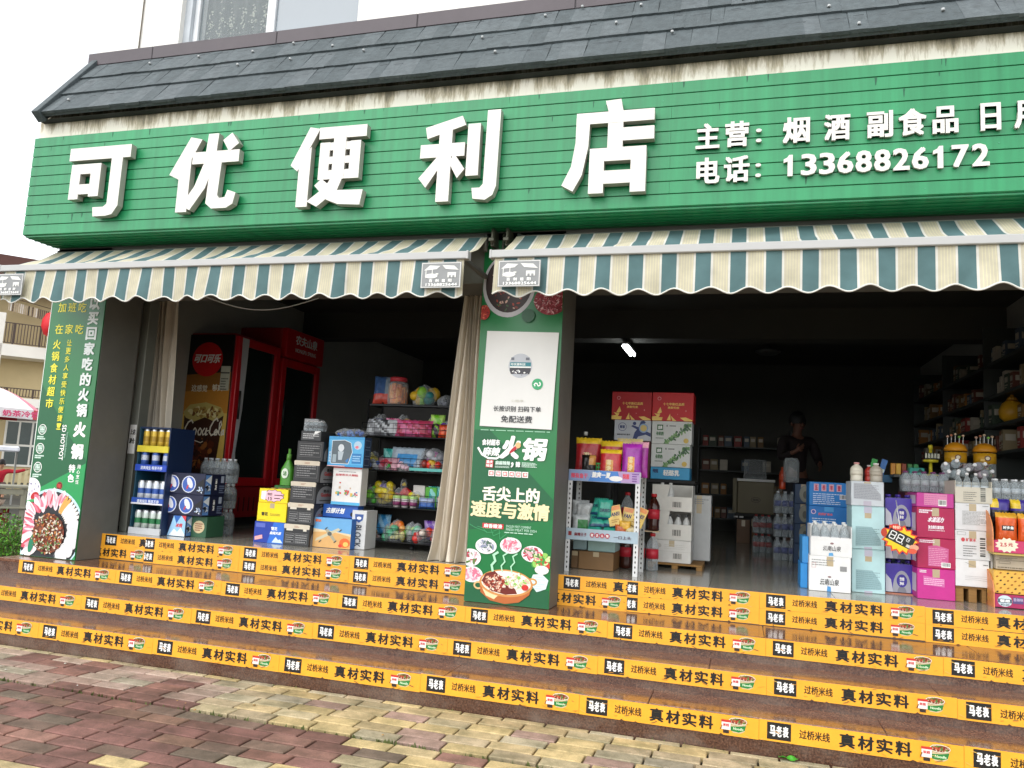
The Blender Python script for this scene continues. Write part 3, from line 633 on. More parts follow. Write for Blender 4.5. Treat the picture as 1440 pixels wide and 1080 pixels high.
letter([[(.46, .99), (.63, 1), (.66, .86), (.50, .86)], rc(.14, .75, 1, .87), [(.14, .82), (.29, .82), (.28, .5), (.22, .2), (.13, .03), (0, .1), (.10, .3), (.14, .55)], rc(.50, .45, .66, .74), rc(.62, .55, 1, .68), rc(.31, .34, .92, .47), rc(.31, 0, .46, .40), rc(.77, 0, .92, .40), rc(.44, .10, .79, .22)], 1.655, 2.256, 3.267, 3.910, 'dian')
def solid_text(t, x0, x1, z0, z1, bold, th=.02, yb=SGY-.008):
    V, T, (a0, c0, a1, c1) = glyphs(t); b = B(); w, h = x1-x0, z1-z0; bb = bold*h; k = 0
    for ox, oy in ((0, 0), (bb, bb*.7), (-bb, bb*.7), (bb, -bb*.7), (-bb, -bb*.7)):
        P = [(x0+bb+(p[0]-a0)/(a1-a0)*(w-2*bb)+ox, z0+bb*.7+(p[1]-c0)/(c1-c0)*(h-1.4*bb)+oy) for p in V]; t2 = th+k*.0004; k += 1
        ed = {}
        for f_ in T:
            ar = sum(P[f_[i-1]][0]*P[f_[i]][1]-P[f_[i]][0]*P[f_[i-1]][1] for i in range(len(f_))); q = f_ if ar > 0 else f_[::-1]
            b.poly([(P[i][0], yb-t2, P[i][1]) for i in q], LW)
            for i in range(len(q)):
                e = (q[i-1], q[i]); kk = tuple(sorted(e))
                if kk in ed: ed[kk] = None
                else: ed[kk] = e
        for e in ed.values():
            if e: i, j = e; b.poly([(P[i][0], yb, P[i][1]), (P[j][0], yb, P[j][1]), (P[j][0], yb-t2, P[j][1]), (P[i][0], yb-t2, P[i][1])], LS)
    b.build('sign_character', sign, loc=(x0, SGY, z0))
for t, x0, x1 in (('主', 2.522, 2.672), ('营', 2.705, 2.853), ('烟', 3.057, 3.217), ('酒', 3.299, 3.45), ('副', 3.543, 3.69), ('食', 3.72, 3.873), ('品', 3.905, 4.044), ('日', 4.160, 4.267), ('用', 4.335, 4.475)): solid_text(t, x0, x1, 3.545, 3.715, .034)
for t, x0, x1 in (('电', 2.531, 2.677), ('话', 2.703, 2.86)): solid_text(t, x0, x1, 3.31, 3.483, .034)
for z in (3.565, 3.335): solid_text('：', 2.895, 2.93, z, z+.09, .02)
xs = [3.062, 3.166, 3.272, 3.376, 3.48, 3.584, 3.688, 3.792, 3.905, 4.005, 4.112]
for ch, x in zip('13368826172', xs):
    if ch == '1':
        b = B(); b.prism([(.026, 0), (.056, 0), (.056, .138), (.034, .138), (.024, .122), (.002, .110), (.002, .088), (.026, .096)], .02, LW, LS, o=(x, SGY-.008, 3.33)); b.build('sign_character', sign, loc=(x, SGY, 3.33))
    else: solid_text(ch, x, x+.092, 3.33, 3.468, .04)

# ================================================================ AWNINGS
def stripe_mat():
    m = bpy.data.materials.new('awning_stripe'); m.use_nodes = True; n = m.node_tree; bs = n.nodes['Principled BSDF']; bs.inputs['Roughness'].default_value = .8
    tc = n.nodes.new('ShaderNodeTexCoord'); sx = n.nodes.new('ShaderNodeSeparateXYZ'); d = n.nodes.new('ShaderNodeMath'); d.operation = 'DIVIDE'; d.inputs[1].default_value = .205
    fr = n.nodes.new('ShaderNodeMath'); fr.operation = 'FRACT'; r = n.nodes.new('ShaderNodeValToRGB'); r.color_ramp.interpolation = 'CONSTANT'
    cr, wh_, li, te = lin('d3ccb4'), lin('e4e2d8'), lin('e2dcb8'), lin('5b7c7e')
    e = r.color_ramp.elements; e[0].position = 0; e[0].color = wh_; e[1].position = .06; e[1].color = cr
    for p, c in ((.13, li), (.15, cr), (.21, li), (.23, cr), (.29, li), (.31, cr), (.37, li), (.39, cr), (.45, li), (.47, cr), (.50, wh_), (.555, te)):
        k = e.new(p); k.color = c
    nz = n.nodes.new('ShaderNodeTexNoise'); nz.inputs['Scale'].default_value = 7; nz.inputs['Detail'].default_value = 6; mr = n.nodes.new('ShaderNodeMapRange'); mr.inputs[1].default_value = .3; mr.inputs[2].default_value = .75; mr.inputs[3].default_value = .78; mr.inputs[4].default_value = 1.08
    mu = n.nodes.new('ShaderNodeVectorMath'); mu.operation = 'SCALE'
    n.links.new(tc.outputs['Object'], sx.inputs[0]); n.links.new(sx.outputs['X'], d.inputs[0]); n.links.new(d.outputs[0], fr.inputs[0]); n.links.new(fr.outputs[0], r.inputs[0])
    n.links.new(tc.outputs['Object'], nz.inputs['Vector']); n.links.new(nz.outputs['Fac'], mr.inputs[0]); n.links.new(r.outputs[0], mu.inputs[0]); n.links.new(mr.outputs[0], mu.inputs['Scale'])
    tr = n.nodes.new('ShaderNodeBsdfTranslucent'); ms = n.nodes.new('ShaderNodeMixShader'); ms.inputs[0].default_value = .22; o = n.nodes['Material Output']
    n.links.new(mu.outputs[0], bs.inputs['Base Color']); n.links.new(mu.outputs[0], tr.inputs[0]); n.links.new(bs.outputs[0], ms.inputs[1]); n.links.new(tr.outputs[0], ms.inputs[2]); n.links.new(ms.outputs[0], o.inputs[0])
    return m
stm = stripe_mat(); alu = M('b0b0ae', .35, .03, 4); dka = M('6d6f6a', .45, .1, 8, metal=.5)
BY, BZ, RYY, RZZ = -.55, 2.80, -.10, 3.095
def awning(x0, x1, label, phase, ends):
    t = thing('striped_awning', label, 'awning', (x0, 0, BZ)); sd = int(x0*10)
    b = B(); b.box(x0-.02, x1+.02, BY-.028, BY+.028, BZ, BZ+.052, alu, .005); b.build('front_bar', t)
    for xx in (x0-.02, x1+.012): b = B(); b.box(xx-.004, xx+.012, BY-.031, BY+.031, BZ-.003, BZ+.055, alu, .003); b.build('end_cap', t)
    b = B(); b.tube([(x0+.02, RYY+.03, RZZ-.02), (x1-.02, RYY+.03, RZZ-.02)], .035, M('8f9088', .5), 12); b.build('roller', t)
    def top(u, v):
        x = x0+.012+u*(x1-x0-.024); y = RYY+(BY-RYY)*v
        sag = -.030*math.sin(v*math.pi)-.016*math.sin(v*math.pi)*math.sin(x*5.3+sd)-.006*math.sin(v*9+x*11)*math.sin(v*math.pi)
        return (x+.018*math.sin(x*2.1+sd)*v*(1-v)*4*.3, y, RZZ+(BZ+.05-RZZ)*v+sag)
    b = B(); b.grid(top, int((x1-x0)*22), 10, stm, True, True); o = b.build('canopy', t, loc=(phase, 0, BZ))
    N = int((x1-x0)/.0125); per = .2215
    def hem(x): return 2.558+.019*math.cos((x-3.647-.11)*2*math.pi/per)
    def val(u, v):
        x = x0+.01+u*(x1-x0-.02); zb = hem(x); z = BZ+.002+(zb-BZ-.002)*v
        return (x, BY-.006-v*(.014+.014*math.sin(x*7.9+sd)+.010*math.sin(x*17+2*math.sin(x*3))+.004*math.sin(x*41+v*3)), z)
    b = B(); b.grid(val, N, 5, stm, True, True); vo = b.build('valance', t, loc=(phase, 0, BZ))
    b = B(); b.tube([Vector(val(i/N, 1))+Vector((0, -.001, 0)) for i in range(N+1)], .0055, M('d5d5cd', .7), 6); b.build('hem_trim', vo, loc=(phase, 0, BZ))
    b = B()                                                   # printed maker labels near the ends
    for xl in ends:
        y = BY-.062; b.box(xl, xl+.285, y, y+.003, 2.592, 2.768, M('8b8d8d', .6, .06, 8), .001); f = Face(b, (xl, y, 2.592))
        f.frame(.004, .004, .281, .172, .005, ink('d8d8d4'))
        f.poly([(.02, .12), (.06, .155), (.135, .15), (.11, .128)], ink('dcdcd6')); f.line([(.035, .07), (.035, .13)], .005, ink('e4e4de')); f.line([(.08, .1), (.08, .13)], .005, ink('e4e4de')); f.ell(.075, .082, .045, .017, ink('dcdcd6'), 16)
        f.poly([(.15, .155), (.235, .15), (.268, .12), (.175, .128)], ink('dcdcd6')); f.rect(.19, .07, .25, .105, ink('dcdcd6')); f.rect(.2, .07, .215, .085, ink('8b8d8d')); f.rect(.225, .07, .24, .085, ink('8b8d8d')); f.rect(.105, .09, .125, .1, ink('dcdcd6'))
        for i, ch in enumerate('百利遮阳'): f.text(ch, .06+i*.046, .038, .085+i*.046, .06, WH, .05)
        f.text('13368825644', .04, .012, .262, .032, WH, .05)
    b.build('maker_label', vo)
    for xa in (x0+.03, x1-.03):
        b = B(); b.box(xa-.02, xa+.02, BY+.02, RYY+.06, BZ+.0, BZ+.03, dka, .004); b.tube([(xa, RYY+.02, RZZ-.10), (xa, RYY+.02, RZZ+.02)], .018, dka, 8); b.build('folding_arm', t)
    return t
awning(-2.925, 1.055, 'green and cream striped awning over the left bay', -2.925+.02, (-2.93, .765))
awning(1.25, 5.65, 'green and cream striped awning over the right bay', 3.67-.205*20, (1.305,))
b = B(); bm_ = M('5a5a4c', .5, .15, 10, metal=.4)
for xx in (1.09, 1.20):
    b.box(xx-.012, xx+.012, -.13, -.0, 3.02, 3.15, bm_, .003); b.tube([(xx, -.12, 3.15), (xx+.01, -.16, 3.11), (xx, -.14, 3.03)], .009, bm_, 6); b.box(xx-.02, xx+.02, -.16, -.11, 3.05, 3.075, bm_, .003)
b.box(1.07, 1.23, -.09, -.0, 2.985, 3.01, bm_, .003); b.tube([(1.15, -.05, 3.13), (1.15, -.05, 2.92)], .01, bm_, 6)
b.build('awning_bracket', label='rusty metal awning bracket between the two striped awnings', cat='bracket', loc=(1.145, -.06, 3.08))
b = B(); pts = []
for i in range(25):
    u = i/24; pts.append((-1.25+u*.95, -.2+.1*u, 2.66-.10*math.sin(u*math.pi)))
b.tube(pts, .004, M('b9bcbc', .5), 5); b.build('hanging_cable', label='thin white cable sagging below the left awning', cat='cable', loc=pts[0])

# ================================================================ RISER STRIPS
org = M('efa72c', .42, .09, 7, .1)
STL = .9634; STH = .104
ink_cup = [ink('c9bba0'), ink('8a2a1a'), ink('b8502c'), ink('4f7a34')]
def strip_mesh(f0, f1, var=0):
    b = B(); b.box(f0*STL+.0005, f1*STL-.0005, -.0016, 0, 0, STH, org); f = Face(b, (0, -.0016, 0), clip=(f0*STL+.001, .001, f1*STL-.001, STH-.001), lift=.0004)
    f.rect(0, 0, .003, STH, ink('d99a20')); L0 = f.l
    f.rect(.041, .010, .160, .096, K); f.text('马', .054, .026, .084, .081, WH, .05); f.text('老', .086, .026, .115, .081, WH, .04); f.text('表', .118, .026, .148, .081, WH, .04); f.l = L0
    f.text('过桥米线', .200, .032, .349, .078, ink('3a2a0a'), .03); f.l = L0
    for i, ch in enumerate('真材实料'): f.text(ch, .392+i*.0875, .018, .392+i*.0875+.077, .089, K, .045, 0, False); f.l = L0
    gx = .842                                                     # noodle cup with its carton
    f.poly([(gx-.028, .082), (gx-.022, .03), (gx-.008, .018), (gx+.03, .018), (gx+.05, .03), (gx+.061, .078)], ink('c7b48c')); f.poly([(gx-.024, .048), (gx-.02, .026), (gx+.02, .022), (gx+.05, .034), (gx+.057, .060), (gx+.02, .052)], ink('1f7a34')); f.text('Noodle', gx-.008, .033, gx+.044, .046, ink('cfe5c0'), .05, .1)
    f.ell(gx+.015, .078, .046, .019, ink('7a2a18'), 20); f.bits(gx+.015, .078, .042, .016, 60, ink_cup, .007, 3); f.ring(gx+.015, .078, .047, .0195, .004, ink('d8cfb8'))
    f.rect(gx-.068, .03, gx-.022, .074, ink('e8e4dc')); f.rect(gx-.070, .068, gx-.02, .080, ink('c23028')); f.rect(gx-.06, .012, gx-.03, .028, ink('2c2420')); f.text('米线', gx-.062, .046, gx-.03, .062, RD, .05); f.line([(gx-.074, .03), (gx-.066, .05)], .004, ink('6a3a1a'))
    r = random.Random(100+var); f.l = L0+.002                      # scuffs, shoe dirt and a torn lower edge of its own
    for k in range(16):
        u, v = r.uniform(0, STL), r.choice((r.uniform(0, .03), r.uniform(0, STH))); f.ell(u, v, r.uniform(.004, .022), r.uniform(.0008, .003), ink(r.choice(['c48a2a', 'b07a2c', 'd8b05a', '8a6030'])), 7, r.uniform(-.5, .5), False); f.l += .00002
    for k in range(r.choice((1, 2, 3))): u = r.uniform(.05, STL-.05); w_ = r.uniform(.01, .04); f.poly([(u, 0), (u+w_*.4, r.uniform(.004, .011)), (u+w_, 0)], ink('4a2d20'), False)
    f.up(); return b
SM = {}
def strip(f0, f1, x, y, z, label, sx=1):
    """strip whose full length would start at x; only the fraction f0..f1 is stuck on"""
    var = rnd.randrange(5); k = (round(f0, 3), round(f1, 3), var)
    if k not in SM:
        o = strip_mesh(f0, f1, var).build('riser_strip', loc=(0, 0, 0)); SM[k] = o.data; bpy.data.objects.remove(o)
    o = link('riser_strip', SM[k], None, (x, y, z+rnd.uniform(-.0012, .0012)), 0, label, 'advert strip', 'yellow advert strips on the step risers')
    o.scale = (sx, 1, 1); o.rotation_euler = (rnd.uniform(-.006, .006), rnd.uniform(-.0045, .0045), 0)
for nm, y, z, x0, lo, hi in (('bottom', Y1, Z1, -1.8148-.041, -1, 7), ('second', Y2, Z2, -1.7705-.041, -1, 7), ('third', Y3, Z3, -2.732-.041, 0, 8)):
    for i, k in enumerate(range(lo, hi)):
        x = x0+k*STL
        strip(0, 1, x, y-.0045, z-STH-.003, f'yellow noodle advert strip on the {nm} step, {nth(i, hi-lo)} of that step')
ya = Y4+.0005
for z, up in ((FZ-STH-.001, 1), (FZ-2*STH-.002, 0)):
    nm = 'upper' if up else 'lower'
    for x0, wd, pn in ((-2.405, .455, 'corner'), (1.609, .493, 'middle')):
        f0 = 0 if up else .47; strip(f0, f0+wd/STL, x0-f0*STL, ya, z, f'short cut piece of yellow strip beside the {pn} pillar, {nm} row')
    for i, (x, xn) in enumerate(((-2.018, -1.03), (-1.03, -.044), (-.044, .94))):
        sx = (xn-x)/STL; a = .0695 if i == 0 else 0; strip(a, 1 if i < 2 else min(1.0, (.996-x)/STL/sx), x, ya, z, f'yellow strip on the top riser of the left bay, {nm} row, {nth(i, 3)}', sx)
    for i, (x, xn) in enumerate(((2.017, 2.977), (2.977, 3.97), (3.97, 4.94), (4.94, 5.52))):
        sx = (xn-x)/STL if i < 3 else 1; a = .0885 if i == 0 else 0; strip(a, 1 if i < 3 else .6, x, ya, z, f'yellow strip on the top riser of the right bay, {nm} row, {nth(i, 4)}', sx)
# ================================================================ GOODS: builders
def carton(name, x0, x1, y0, d, z0, z1, hexc, label, cat='carton', group=None, rot=0, front=None, right=None, left=None, top=None, ch=.003, name2=None):
    """a closed box standing at its real place; front/right/left print on its faces (u to the right, v up, metres from the lower left corner)"""
    b = B(); m = card(hexc); w, h = x1-x0, z1-z0
    if rot == 0: rot = rnd.uniform(-.012, .012)
    b.box(-w/2, w/2, -d/2, d/2, 0, h, m, ch)
    if front: front(Face(b, (-w/2, -d/2, 0), clip=(.001, .001, w-.001, h-.001), lift=.0014), w, h)
    if name in ('white_carton', 'kraft_carton', 'mint_carton', 'magenta_carton', 'water_carton', 'yellow_carton') and h > .1:
        f = Face(b, (-w/2, -d/2, 0), lift=.0004); tp = M('b9a888', .2, .05, 30); f.rect(w*.5-.022, h*.72, w*.5+.022, h-.003, tp); f = Face(b, (-w/2, -d/2, h), (1, 0, 0), (0, 1, 0), lift=.0004); f.rect(w*.5-.022, .003, w*.5+.022, d-.003, tp)
    if right: right(Face(b, (w/2, -d/2, 0), (0, 1, 0), clip=(.001, .001, d-.001, h-.001)), d, h)
    if left: left(Face(b, (-w/2, d/2, 0), (0, -1, 0), clip=(.001, .001, d-.001, h-.001)), d, h)
    if top: top(Face(b, (-w/2, -d/2, h), (1, 0, 0), (0, 1, 0)), w, d)
    return b.build(name, None, ((x0+x1)/2, y0+d/2, z0), rot, label, cat, group, local=True)
def can_mesh(body, band, top='c9ccce'):
    b = B(); t = M(top, .3, .05, 5, metal=.8); m = M(body, .3, .12, 60, metal=.35); k = M(band, .35, .25, 90, metal=.2)
    b.lathe([(.022, 0, t), (.028, .006, m), (.033, .014, m), (.033, .05, k), (.033, .095, m), (.033, .142, t), (.0275, .158, t), (.0275, .162, t), (.024, .160, t), (0, .160)], m, 14)
    return b
def bottle(b, c, h, r, cap, label, liquid=None, lab=(.32, .58), clearm=None, n=12):
    """drink bottle: body, label, shoulder, neck and cap into builder b"""
    cm = liquid or clearm or plastic(); cx, cy, cz = c
    b.lathe([(r*.8, 0, cm), (r, h*.03, cm), (r*.96, h*.15, cm), (r, h*lab[0]-.001, cm)], cm, n, c)
    b.lathe([(r*1.01, h*lab[0], label), (r*1.01, h*lab[1], label)], label, n, c)
    b.lathe([(r, h*lab[1], cm), (r*.97, h*.68, cm), (r*.75, h*.78, cm), (r*.36, h*.88, cm), (r*.34, h*.93, cm)], cm, n, c)
    b.lathe([(r*.42, h*.915, cap), (r*.42, h*.995, cap), (r*.38, h, cap)], cap, n, c)
def bottle_thing(name, c, h, r, cap, lab, liquid, label, cat='bottle', group=None, cl=None):
    """bottle as a thing with cap and label parts"""
    t = thing(name, label, cat, c, 0, group); cm = liquid; L = cl or (.32, .58)
    b = B(); b.lathe([(r*.8, 0, cm), (r, h*.03, cm), (r*.96, h*.15, cm), (r, h*.62, cm), (r*.97, h*.68, cm), (r*.75, h*.78, cm), (r*.36, h*.88, cm), (r*.34, h*.93, cm)], cm, 14, c); b.build('bottle_body', t, c)
    b = B(); b.lathe([(r*1.012, h*L[0], lab), (r*1.012, h*L[1], lab)], lab, 14, c); b.build('label', t, c)
    b = B(); b.lathe([(r*.45, h*.915, cap), (r*.45, h*.995, cap), (r*.4, h, cap)], cap, 14, c); b.build('cap', t, c)
    return t
PACKS = {}
def pack(name, c, nx, ny, r, h, cap, lab, label, group=None, liquid=None, filmcol=None, sleeve=None):
    """shrink wrapped block of bottles: each bottle a part, the film another"""
    t = thing(name, label, 'bottle pack', c, 0, group); LOCAL.add(t.name)
    key = (r, h, id(cap), id(lab), id(liquid))
    if key not in PACKS:
        b = B(); bottle(b, (0, 0, 0), h, r, cap, lab, liquid); o = b.build('bottle', loc=(0, 0, 0)); PACKS[key] = o.data; bpy.data.objects.remove(o)
    for i in range(nx):
        for j in range(ny): link('bottle', PACKS[key], t, ((i-(nx-1)/2)*r*2.03, (j-(ny-1)/2)*r*2.03, 0))
    W_, D_ = nx*r*2.03/2+.004, ny*r*2.03/2+.004; rs = random.Random(int(c[0]*1000)); q = .04
    b = B(); fm = sleeve or film(); rows = [(0, 1.0), (.3, 1.02), (.6, 1.02), (.75, .99), (.9, .86)]; pts = []
    N = 28
    for z, s_ in rows:
        ring = []
        for k in range(N):
            a = 2*math.pi*k/N; cx_, sx_ = math.cos(a), math.sin(a); p = 6
            rr = (abs(cx_)**p+abs(sx_)**p)**(-1/p); ring.append((cx_*rr*W_*s_+rs.uniform(-.002, .002), sx_*rr*D_*s_+rs.uniform(-.002, .002), z*h+rs.uniform(-.004, .004)))
        pts.append(ring)
    k0 = len(b.v)
    for ring in pts: b.v += ring
    for i in range(len(rows)-1):
        for k in range(N): b.face((k0+i*N+k, k0+i*N+(k+1) % N, k0+(i+1)*N+(k+1) % N, k0+(i+1)*N+k), fm, True)
    b.build('wrap_film', t, (0, 0, 0), local=True)
    return t
def pouch(name, c, w, h, d, mf, label, cat='snack bag', group=None, rot=0, tilt=0, decal=None, ridge=True):
    """pillow bag: two bulging sheets that meet in crimped seams; mf(u,v) picks the print"""
    b = B(); rs = random.Random(hash((round(c[0], 2), round(c[2], 2))) & 999); ph = rs.uniform(0, 6)
    def sheet(sgn):
        def fn(u, v):
            e = max(0, (1-(2*u-1)**4))**.6*max(0, (1-(2*v-1)**4))**.6
            wr = .06*d*math.sin(u*19+ph+v*7)*math.sin(v*13+ph)
            x = (u-.5)*w*(1-.06*math.sin(math.pi*v)); return (x, sgn*(d/2*e+wr*e), v*h+(.004*math.sin(u*40) if v > .97 else 0))
        return fn
    b.grid(sheet(-1), 14, 12, mf, True); b.grid(sheet(1), 14, 12, mf, True, True)
    if decal: decal(Face(b, (-w/2, -d/2-.004, 0), lift=.001))
    o = b.build(name, None, c, 0, label, cat, group, local=True); o.rotation_euler = (tilt, 0, rot); return o
def blob(name, c, w, h, d, mats, label, cat='toy', group=None, seed=0, lumps=7, rot=0):
    """lumpy bag of small pieces: several overlapping rounded pieces inside one net bag"""
    b = B(); r = random.Random(seed)
    for i in range(lumps):
        x, y, z = r.uniform(-.36, .36)*w, r.uniform(-.3, .3)*d, r.uniform(.18, .75)*h; rr = min(w, h)*r.uniform(.2, .31); m = r.choice(mats); sq = r.uniform(.7, 1.2)
        b.lathe([(rr*math.sin(t*math.pi/6), z-rr*sq*math.cos(t*math.pi/6), m) for t in range(7)], m, 10, (x, y, 0))
    b.grid(lambda u, v: ((u-.5)*w*1.02*math.sin(math.pi*(.22+.72*v))**.5, -d*.46*math.sin(math.pi*u)*math.sin(math.pi*(.2+v*.75))-.01, v*h*(.98-.05*math.sin(u*7+seed))), 12, 7, film(), True)
    return b.build(name, None, c, rot, label, cat, group, local=True)
def txtlines(m, u0, v0, u1, v1, n, seed=1, fill=.4): return lambda f, w, h: f.lines(u0*w, v0*h, u1*w, v1*h, n, m, seed, fill)

# ================================================================ LEFT BAY
# --- drinks display rack of printed card with cans
rk = thing('drink_rack', 'blue card display rack with four shelves of drink cans', 'display rack', (-2.12, .42, FZ))
nav, teal = card('12284e'), card('16455a')
X0, X1, RY0, RY1 = -2.285, -1.955, .42, .74
b = B(); b.box(X1-.012, X1, RY0, RY1, FZ, FZ+.935, nav, .002); b.box(X0, X0+.012, RY0, RY1, FZ, FZ+.935, teal, .002); b.build('side_panel', rk)
b = B(); b.box(X0+.012, X1-.012, RY1-.012, RY1, FZ, FZ+.935, teal); b.build('back_panel', rk)
b = B(); b.box(X0+.012, X1-.012, RY0, RY1-.012, FZ+.92, FZ+.935, nav); b.build('top_panel', rk)
shz = [(FZ+.045, 'c9ccd0', None), (1.01, '2a55b4', '9fb8e8'), (1.30, '2a50c0', 'cfdcf4'), (1.465, 'e2d23c', None)]
for z, hx, tx in shz:
    b = B(); b.box(X0+.013, X1-.013, RY0+.004, RY1-.013, z-.012, z, nav); b.box(X0, X1, RY0-.012, RY0+.003, z-.045 if z > .8 else FZ, z+.012, card(hx), .002)
    f = Face(b, (X0, RY0-.012, z-.045)); 
    if tx: f.text('清爽纯生 畅享不停', .06, .012, .29, .044, ink('dfe8f8'), .03)
    if z == 1.01: f.rect(0, 0, .33, .014, ink('e8eaee'))
    b.build('shelf', rk)
KINDS = [('green and white', 'bfc9c2', '2f7a4c', FZ+.045, 6, 2), ('white and blue', 'd5dbe2', '3a5fae', 1.01, 5, 2), ('blue and silver', '3f62ae', 'c4cdde', 1.30, 3, 1), ('gold', 'c9a93c', 'a58422', 1.465, 4, 1)]
for nm, c1, c2, z, nn, rows in KINDS:
    o = can_mesh(c1, c2).build('drink_can', loc=(0, 0, 0)); me = o.data; bpy.data.objects.remove(o); k = min(nn, 4)
    for j in range(rows):
        for i in range(k):
            xx = X0+.05+(X1-X0-.1)*(i/(k-1) if k > 1 else .5)
            link('drink_can', me, None, (xx, RY0+.045+j*.075, z), rnd.uniform(0, 6), f'{nm} drink can in the blue rack, {nth(i, k)} of the {"front" if j == 0 else "rear"} row', 'can', 'cans in the blue display rack')
    # leave me linked through the copies
# --- beer cartons with carry windows
def win_front(f, w, h):
    for u in (.22, .62):
        f.ell(u*w, h*.48, w*.17, h*.40, ink('dfe4ee'), 16); f.ell(u*w, h*.48, w*.15, h*.36, ink('3f63b8'), 16); f.ell(u*w+.01, h*.55, w*.06, h*.28, ink('e6e8f0'), 12, .5); f.ell(u*w-.01, h*.35, w*.02, h*.12, ink('c43a44'), 8, -.4)
    f.poly([(w*.82, h*.5), (w*.98, h*.8), (w*.98, h*.15), (w*.84, h*.1)], ink('0c0e14')); f.bits(w*.9, h*.25, w*.07, h*.15, 20, [ink('9fb6d8'), ink('dfe6ee'), ink('4a5a78')], .012, 4)
def win_side(f, w, h):
    f.rect(w*.02, h*.05, w*.3, h*.95, ink('5f8fd0')); f.poly([(w*.02, h*.7), (w*.3, h*.95), (w*.3, h*.5)], ink('e8eef4')); f.bits(w*.14, h*.3, w*.1, h*.2, 24, [ink('0e1420'), ink('d8dee6'), ink('6a86b0')], .018, 7)
    f.text('清爽', w*.48, h*.25, w*.58, h*.8, WH, .03, rot=1); f.rect(w*.75, h*.6, w*.9, h*.92, ink('aab4c8')); f.lines(w*.7, h*.1, w*.95, h*.5, 4, ink('7d8aa8'), 3)
def mount_front(f, w, h):
    f.poly([(w*.30, h*.02), (w*.50, h*.96), (w*.97, h*.96), (w*.97, h*.02)], ink('9fcdf0')); f.poly([(w*.5, h*.96), (w*.62, h*.6), (w*.78, h*.96)], ink('2a66b8')); f.poly([(w*.8, h*.97), (w*.97, h*.97), (w*.97, h*.7)], ink('d8404a')); f.poly([(w*.36, h*.03), (w*.55, h*.35), (w*.68, h*.2), (w*.8, h*.42), (w*.97, h*.1), (w*.97, h*.03)], ink('f0f6fa'))
    f.text('冰纯', w*.6, h*.42, w*.86, h*.62, ink('d83a40'), .05, .2); f.vtext('清爽纯生', w*.17, h*.95, h*.2, h*.23, WH, .05, True)
bx0, bx1 = -1.93, -1.575
carton('beer_carton', -2.03, -1.76, .50, .22, FZ, FZ+.185, '151b3a', 'dark blue beer carton with a mountain picture at the bottom of its stack', group='beer cartons beside the drink rack', front=mount_front, right=win_side)
carton('beer_carton', -2.045, -1.61, .49, .28, FZ+.186, FZ+.365, '151b3a', 'dark blue beer carton with two oval windows, middle of its stack', group='beer cartons beside the drink rack', front=win_front, right=win_side)
carton('beer_carton', -2.035, -1.605, .49, .28, FZ+.366, FZ+.55, '151b3a', 'dark blue beer carton with two oval windows, top of its stack', group='beer cartons beside the drink rack', front=win_front, right=win_side)
carton('beer_carton', -1.755, -1.60, .56, .24, FZ, FZ+.18, '2f5a40', 'green and tan carton beside the bottom dark blue beer carton', front=lambda f, w, h: (f.ell(w*.5, h*.5, w*.38, h*.3, ink('c9b890'), 18), f.lines(w*.25, h*.3, w*.75, h*.7, 4, ink('8a3a2a'), 4)))
silver = M('b9bcc0', .3, .1, 20, metal=.5)
for k, z in enumerate((FZ, FZ+.235, FZ+.47)):
    pack('bottle_pack', (-1.885, 1.05, z), 5, 2, .034, .225, M('cfd2d4', .4), ink('555a5e'), 'shrink wrapped pack of clear bottles behind the beer cartons, '+('bottom', 'middle', 'top')[k]+' one', 'bottle packs behind the beer cartons')
# --- red drink fridges
redm, redd = M('c4141f', .3, .06, 4), M('9a121b', .45, .06, 4)
def fridge(name, y0, y1, top, label, cola):
    t = thing(name, label, 'fridge', (-2.62, y0, FZ)); x0, x1 = -2.9, -2.29
    b = B(); b.box(x0, x1-.05, y0, y1, FZ+.08, top, redd, .01); b.build('cabinet', t)
    b = B(); b.box(x0+.03, x1-.09, y0+.03, y1-.03, FZ, FZ+.08, M('1c1c1c', .6)); b.build('plinth', t)
    b = B(); dz0, dz1 = FZ+.42, top-(.03 if cola else .36)
    b.box(x1-.049, x1, y0, y0+.09, dz0, dz1, redm, .006); b.box(x1-.049, x1, y1-.09, y1, dz0, dz1, redm, .006); b.box(x1-.049, x1, y0+.09, y1-.09, dz0, dz0+.09, redm, .006); b.box(x1-.049, x1, y0+.09, y1-.09, dz1-.09, dz1, redm, .006)
    if cola:
        f = Face(b, (x1, 0, 0), (0, 1, 0)); f.poly([(y0+.05, dz1-.01), (y0+.17, dz1-.01), (y0+.15, dz0+.8), (y0+.10, dz0+.35), (y0+.16, dz0+.0), (y0+.01, dz0+.0), (y0+.06, dz0+.4), (y0+.075, dz0+.9)], ink('c9cacc'))
    d_ = b.build('door', t)
    b = B(); b.box(x1-.03, x1-.024, y0+.09, y1-.09, dz0+.09, dz1-.09, M('1e2624', .16, .3, 3, spec=.6)); b.build('door_glass', d_)
    b = B(); b.tube([(x1+.03, y0+.05, dz0+.7), (x1+.03, y0+.05, dz0+1.0)], .012, M('2a2a2a', .4)); b.build('handle', d_)
    b = B(); b.box(x1-.049, x1-.004, y0+.005, y1-.005, FZ+.085, FZ+.41, redd, .006)
    for k in range(5): b.box(x1-.006, x1+.001, y0+.15+k*.09, y0+.165+k*.09, FZ+.15, FZ+.3, M('3a070b', .6))
    b.build('grille', t)
    if not cola:
        b = B(); b.box(x1-.049, x1+.03, y0, y1, top-.34, top, redm, .01); f = Face(b, (x1+.03, y0, top-.34), (0, 1, 0))
        f.text('农夫山泉', .18, .17, .68, .29, WH, .04); f.text('NONGFU SPRING', .19, .08, .66, .13, WH, .03); b.build('header', t)
    return t
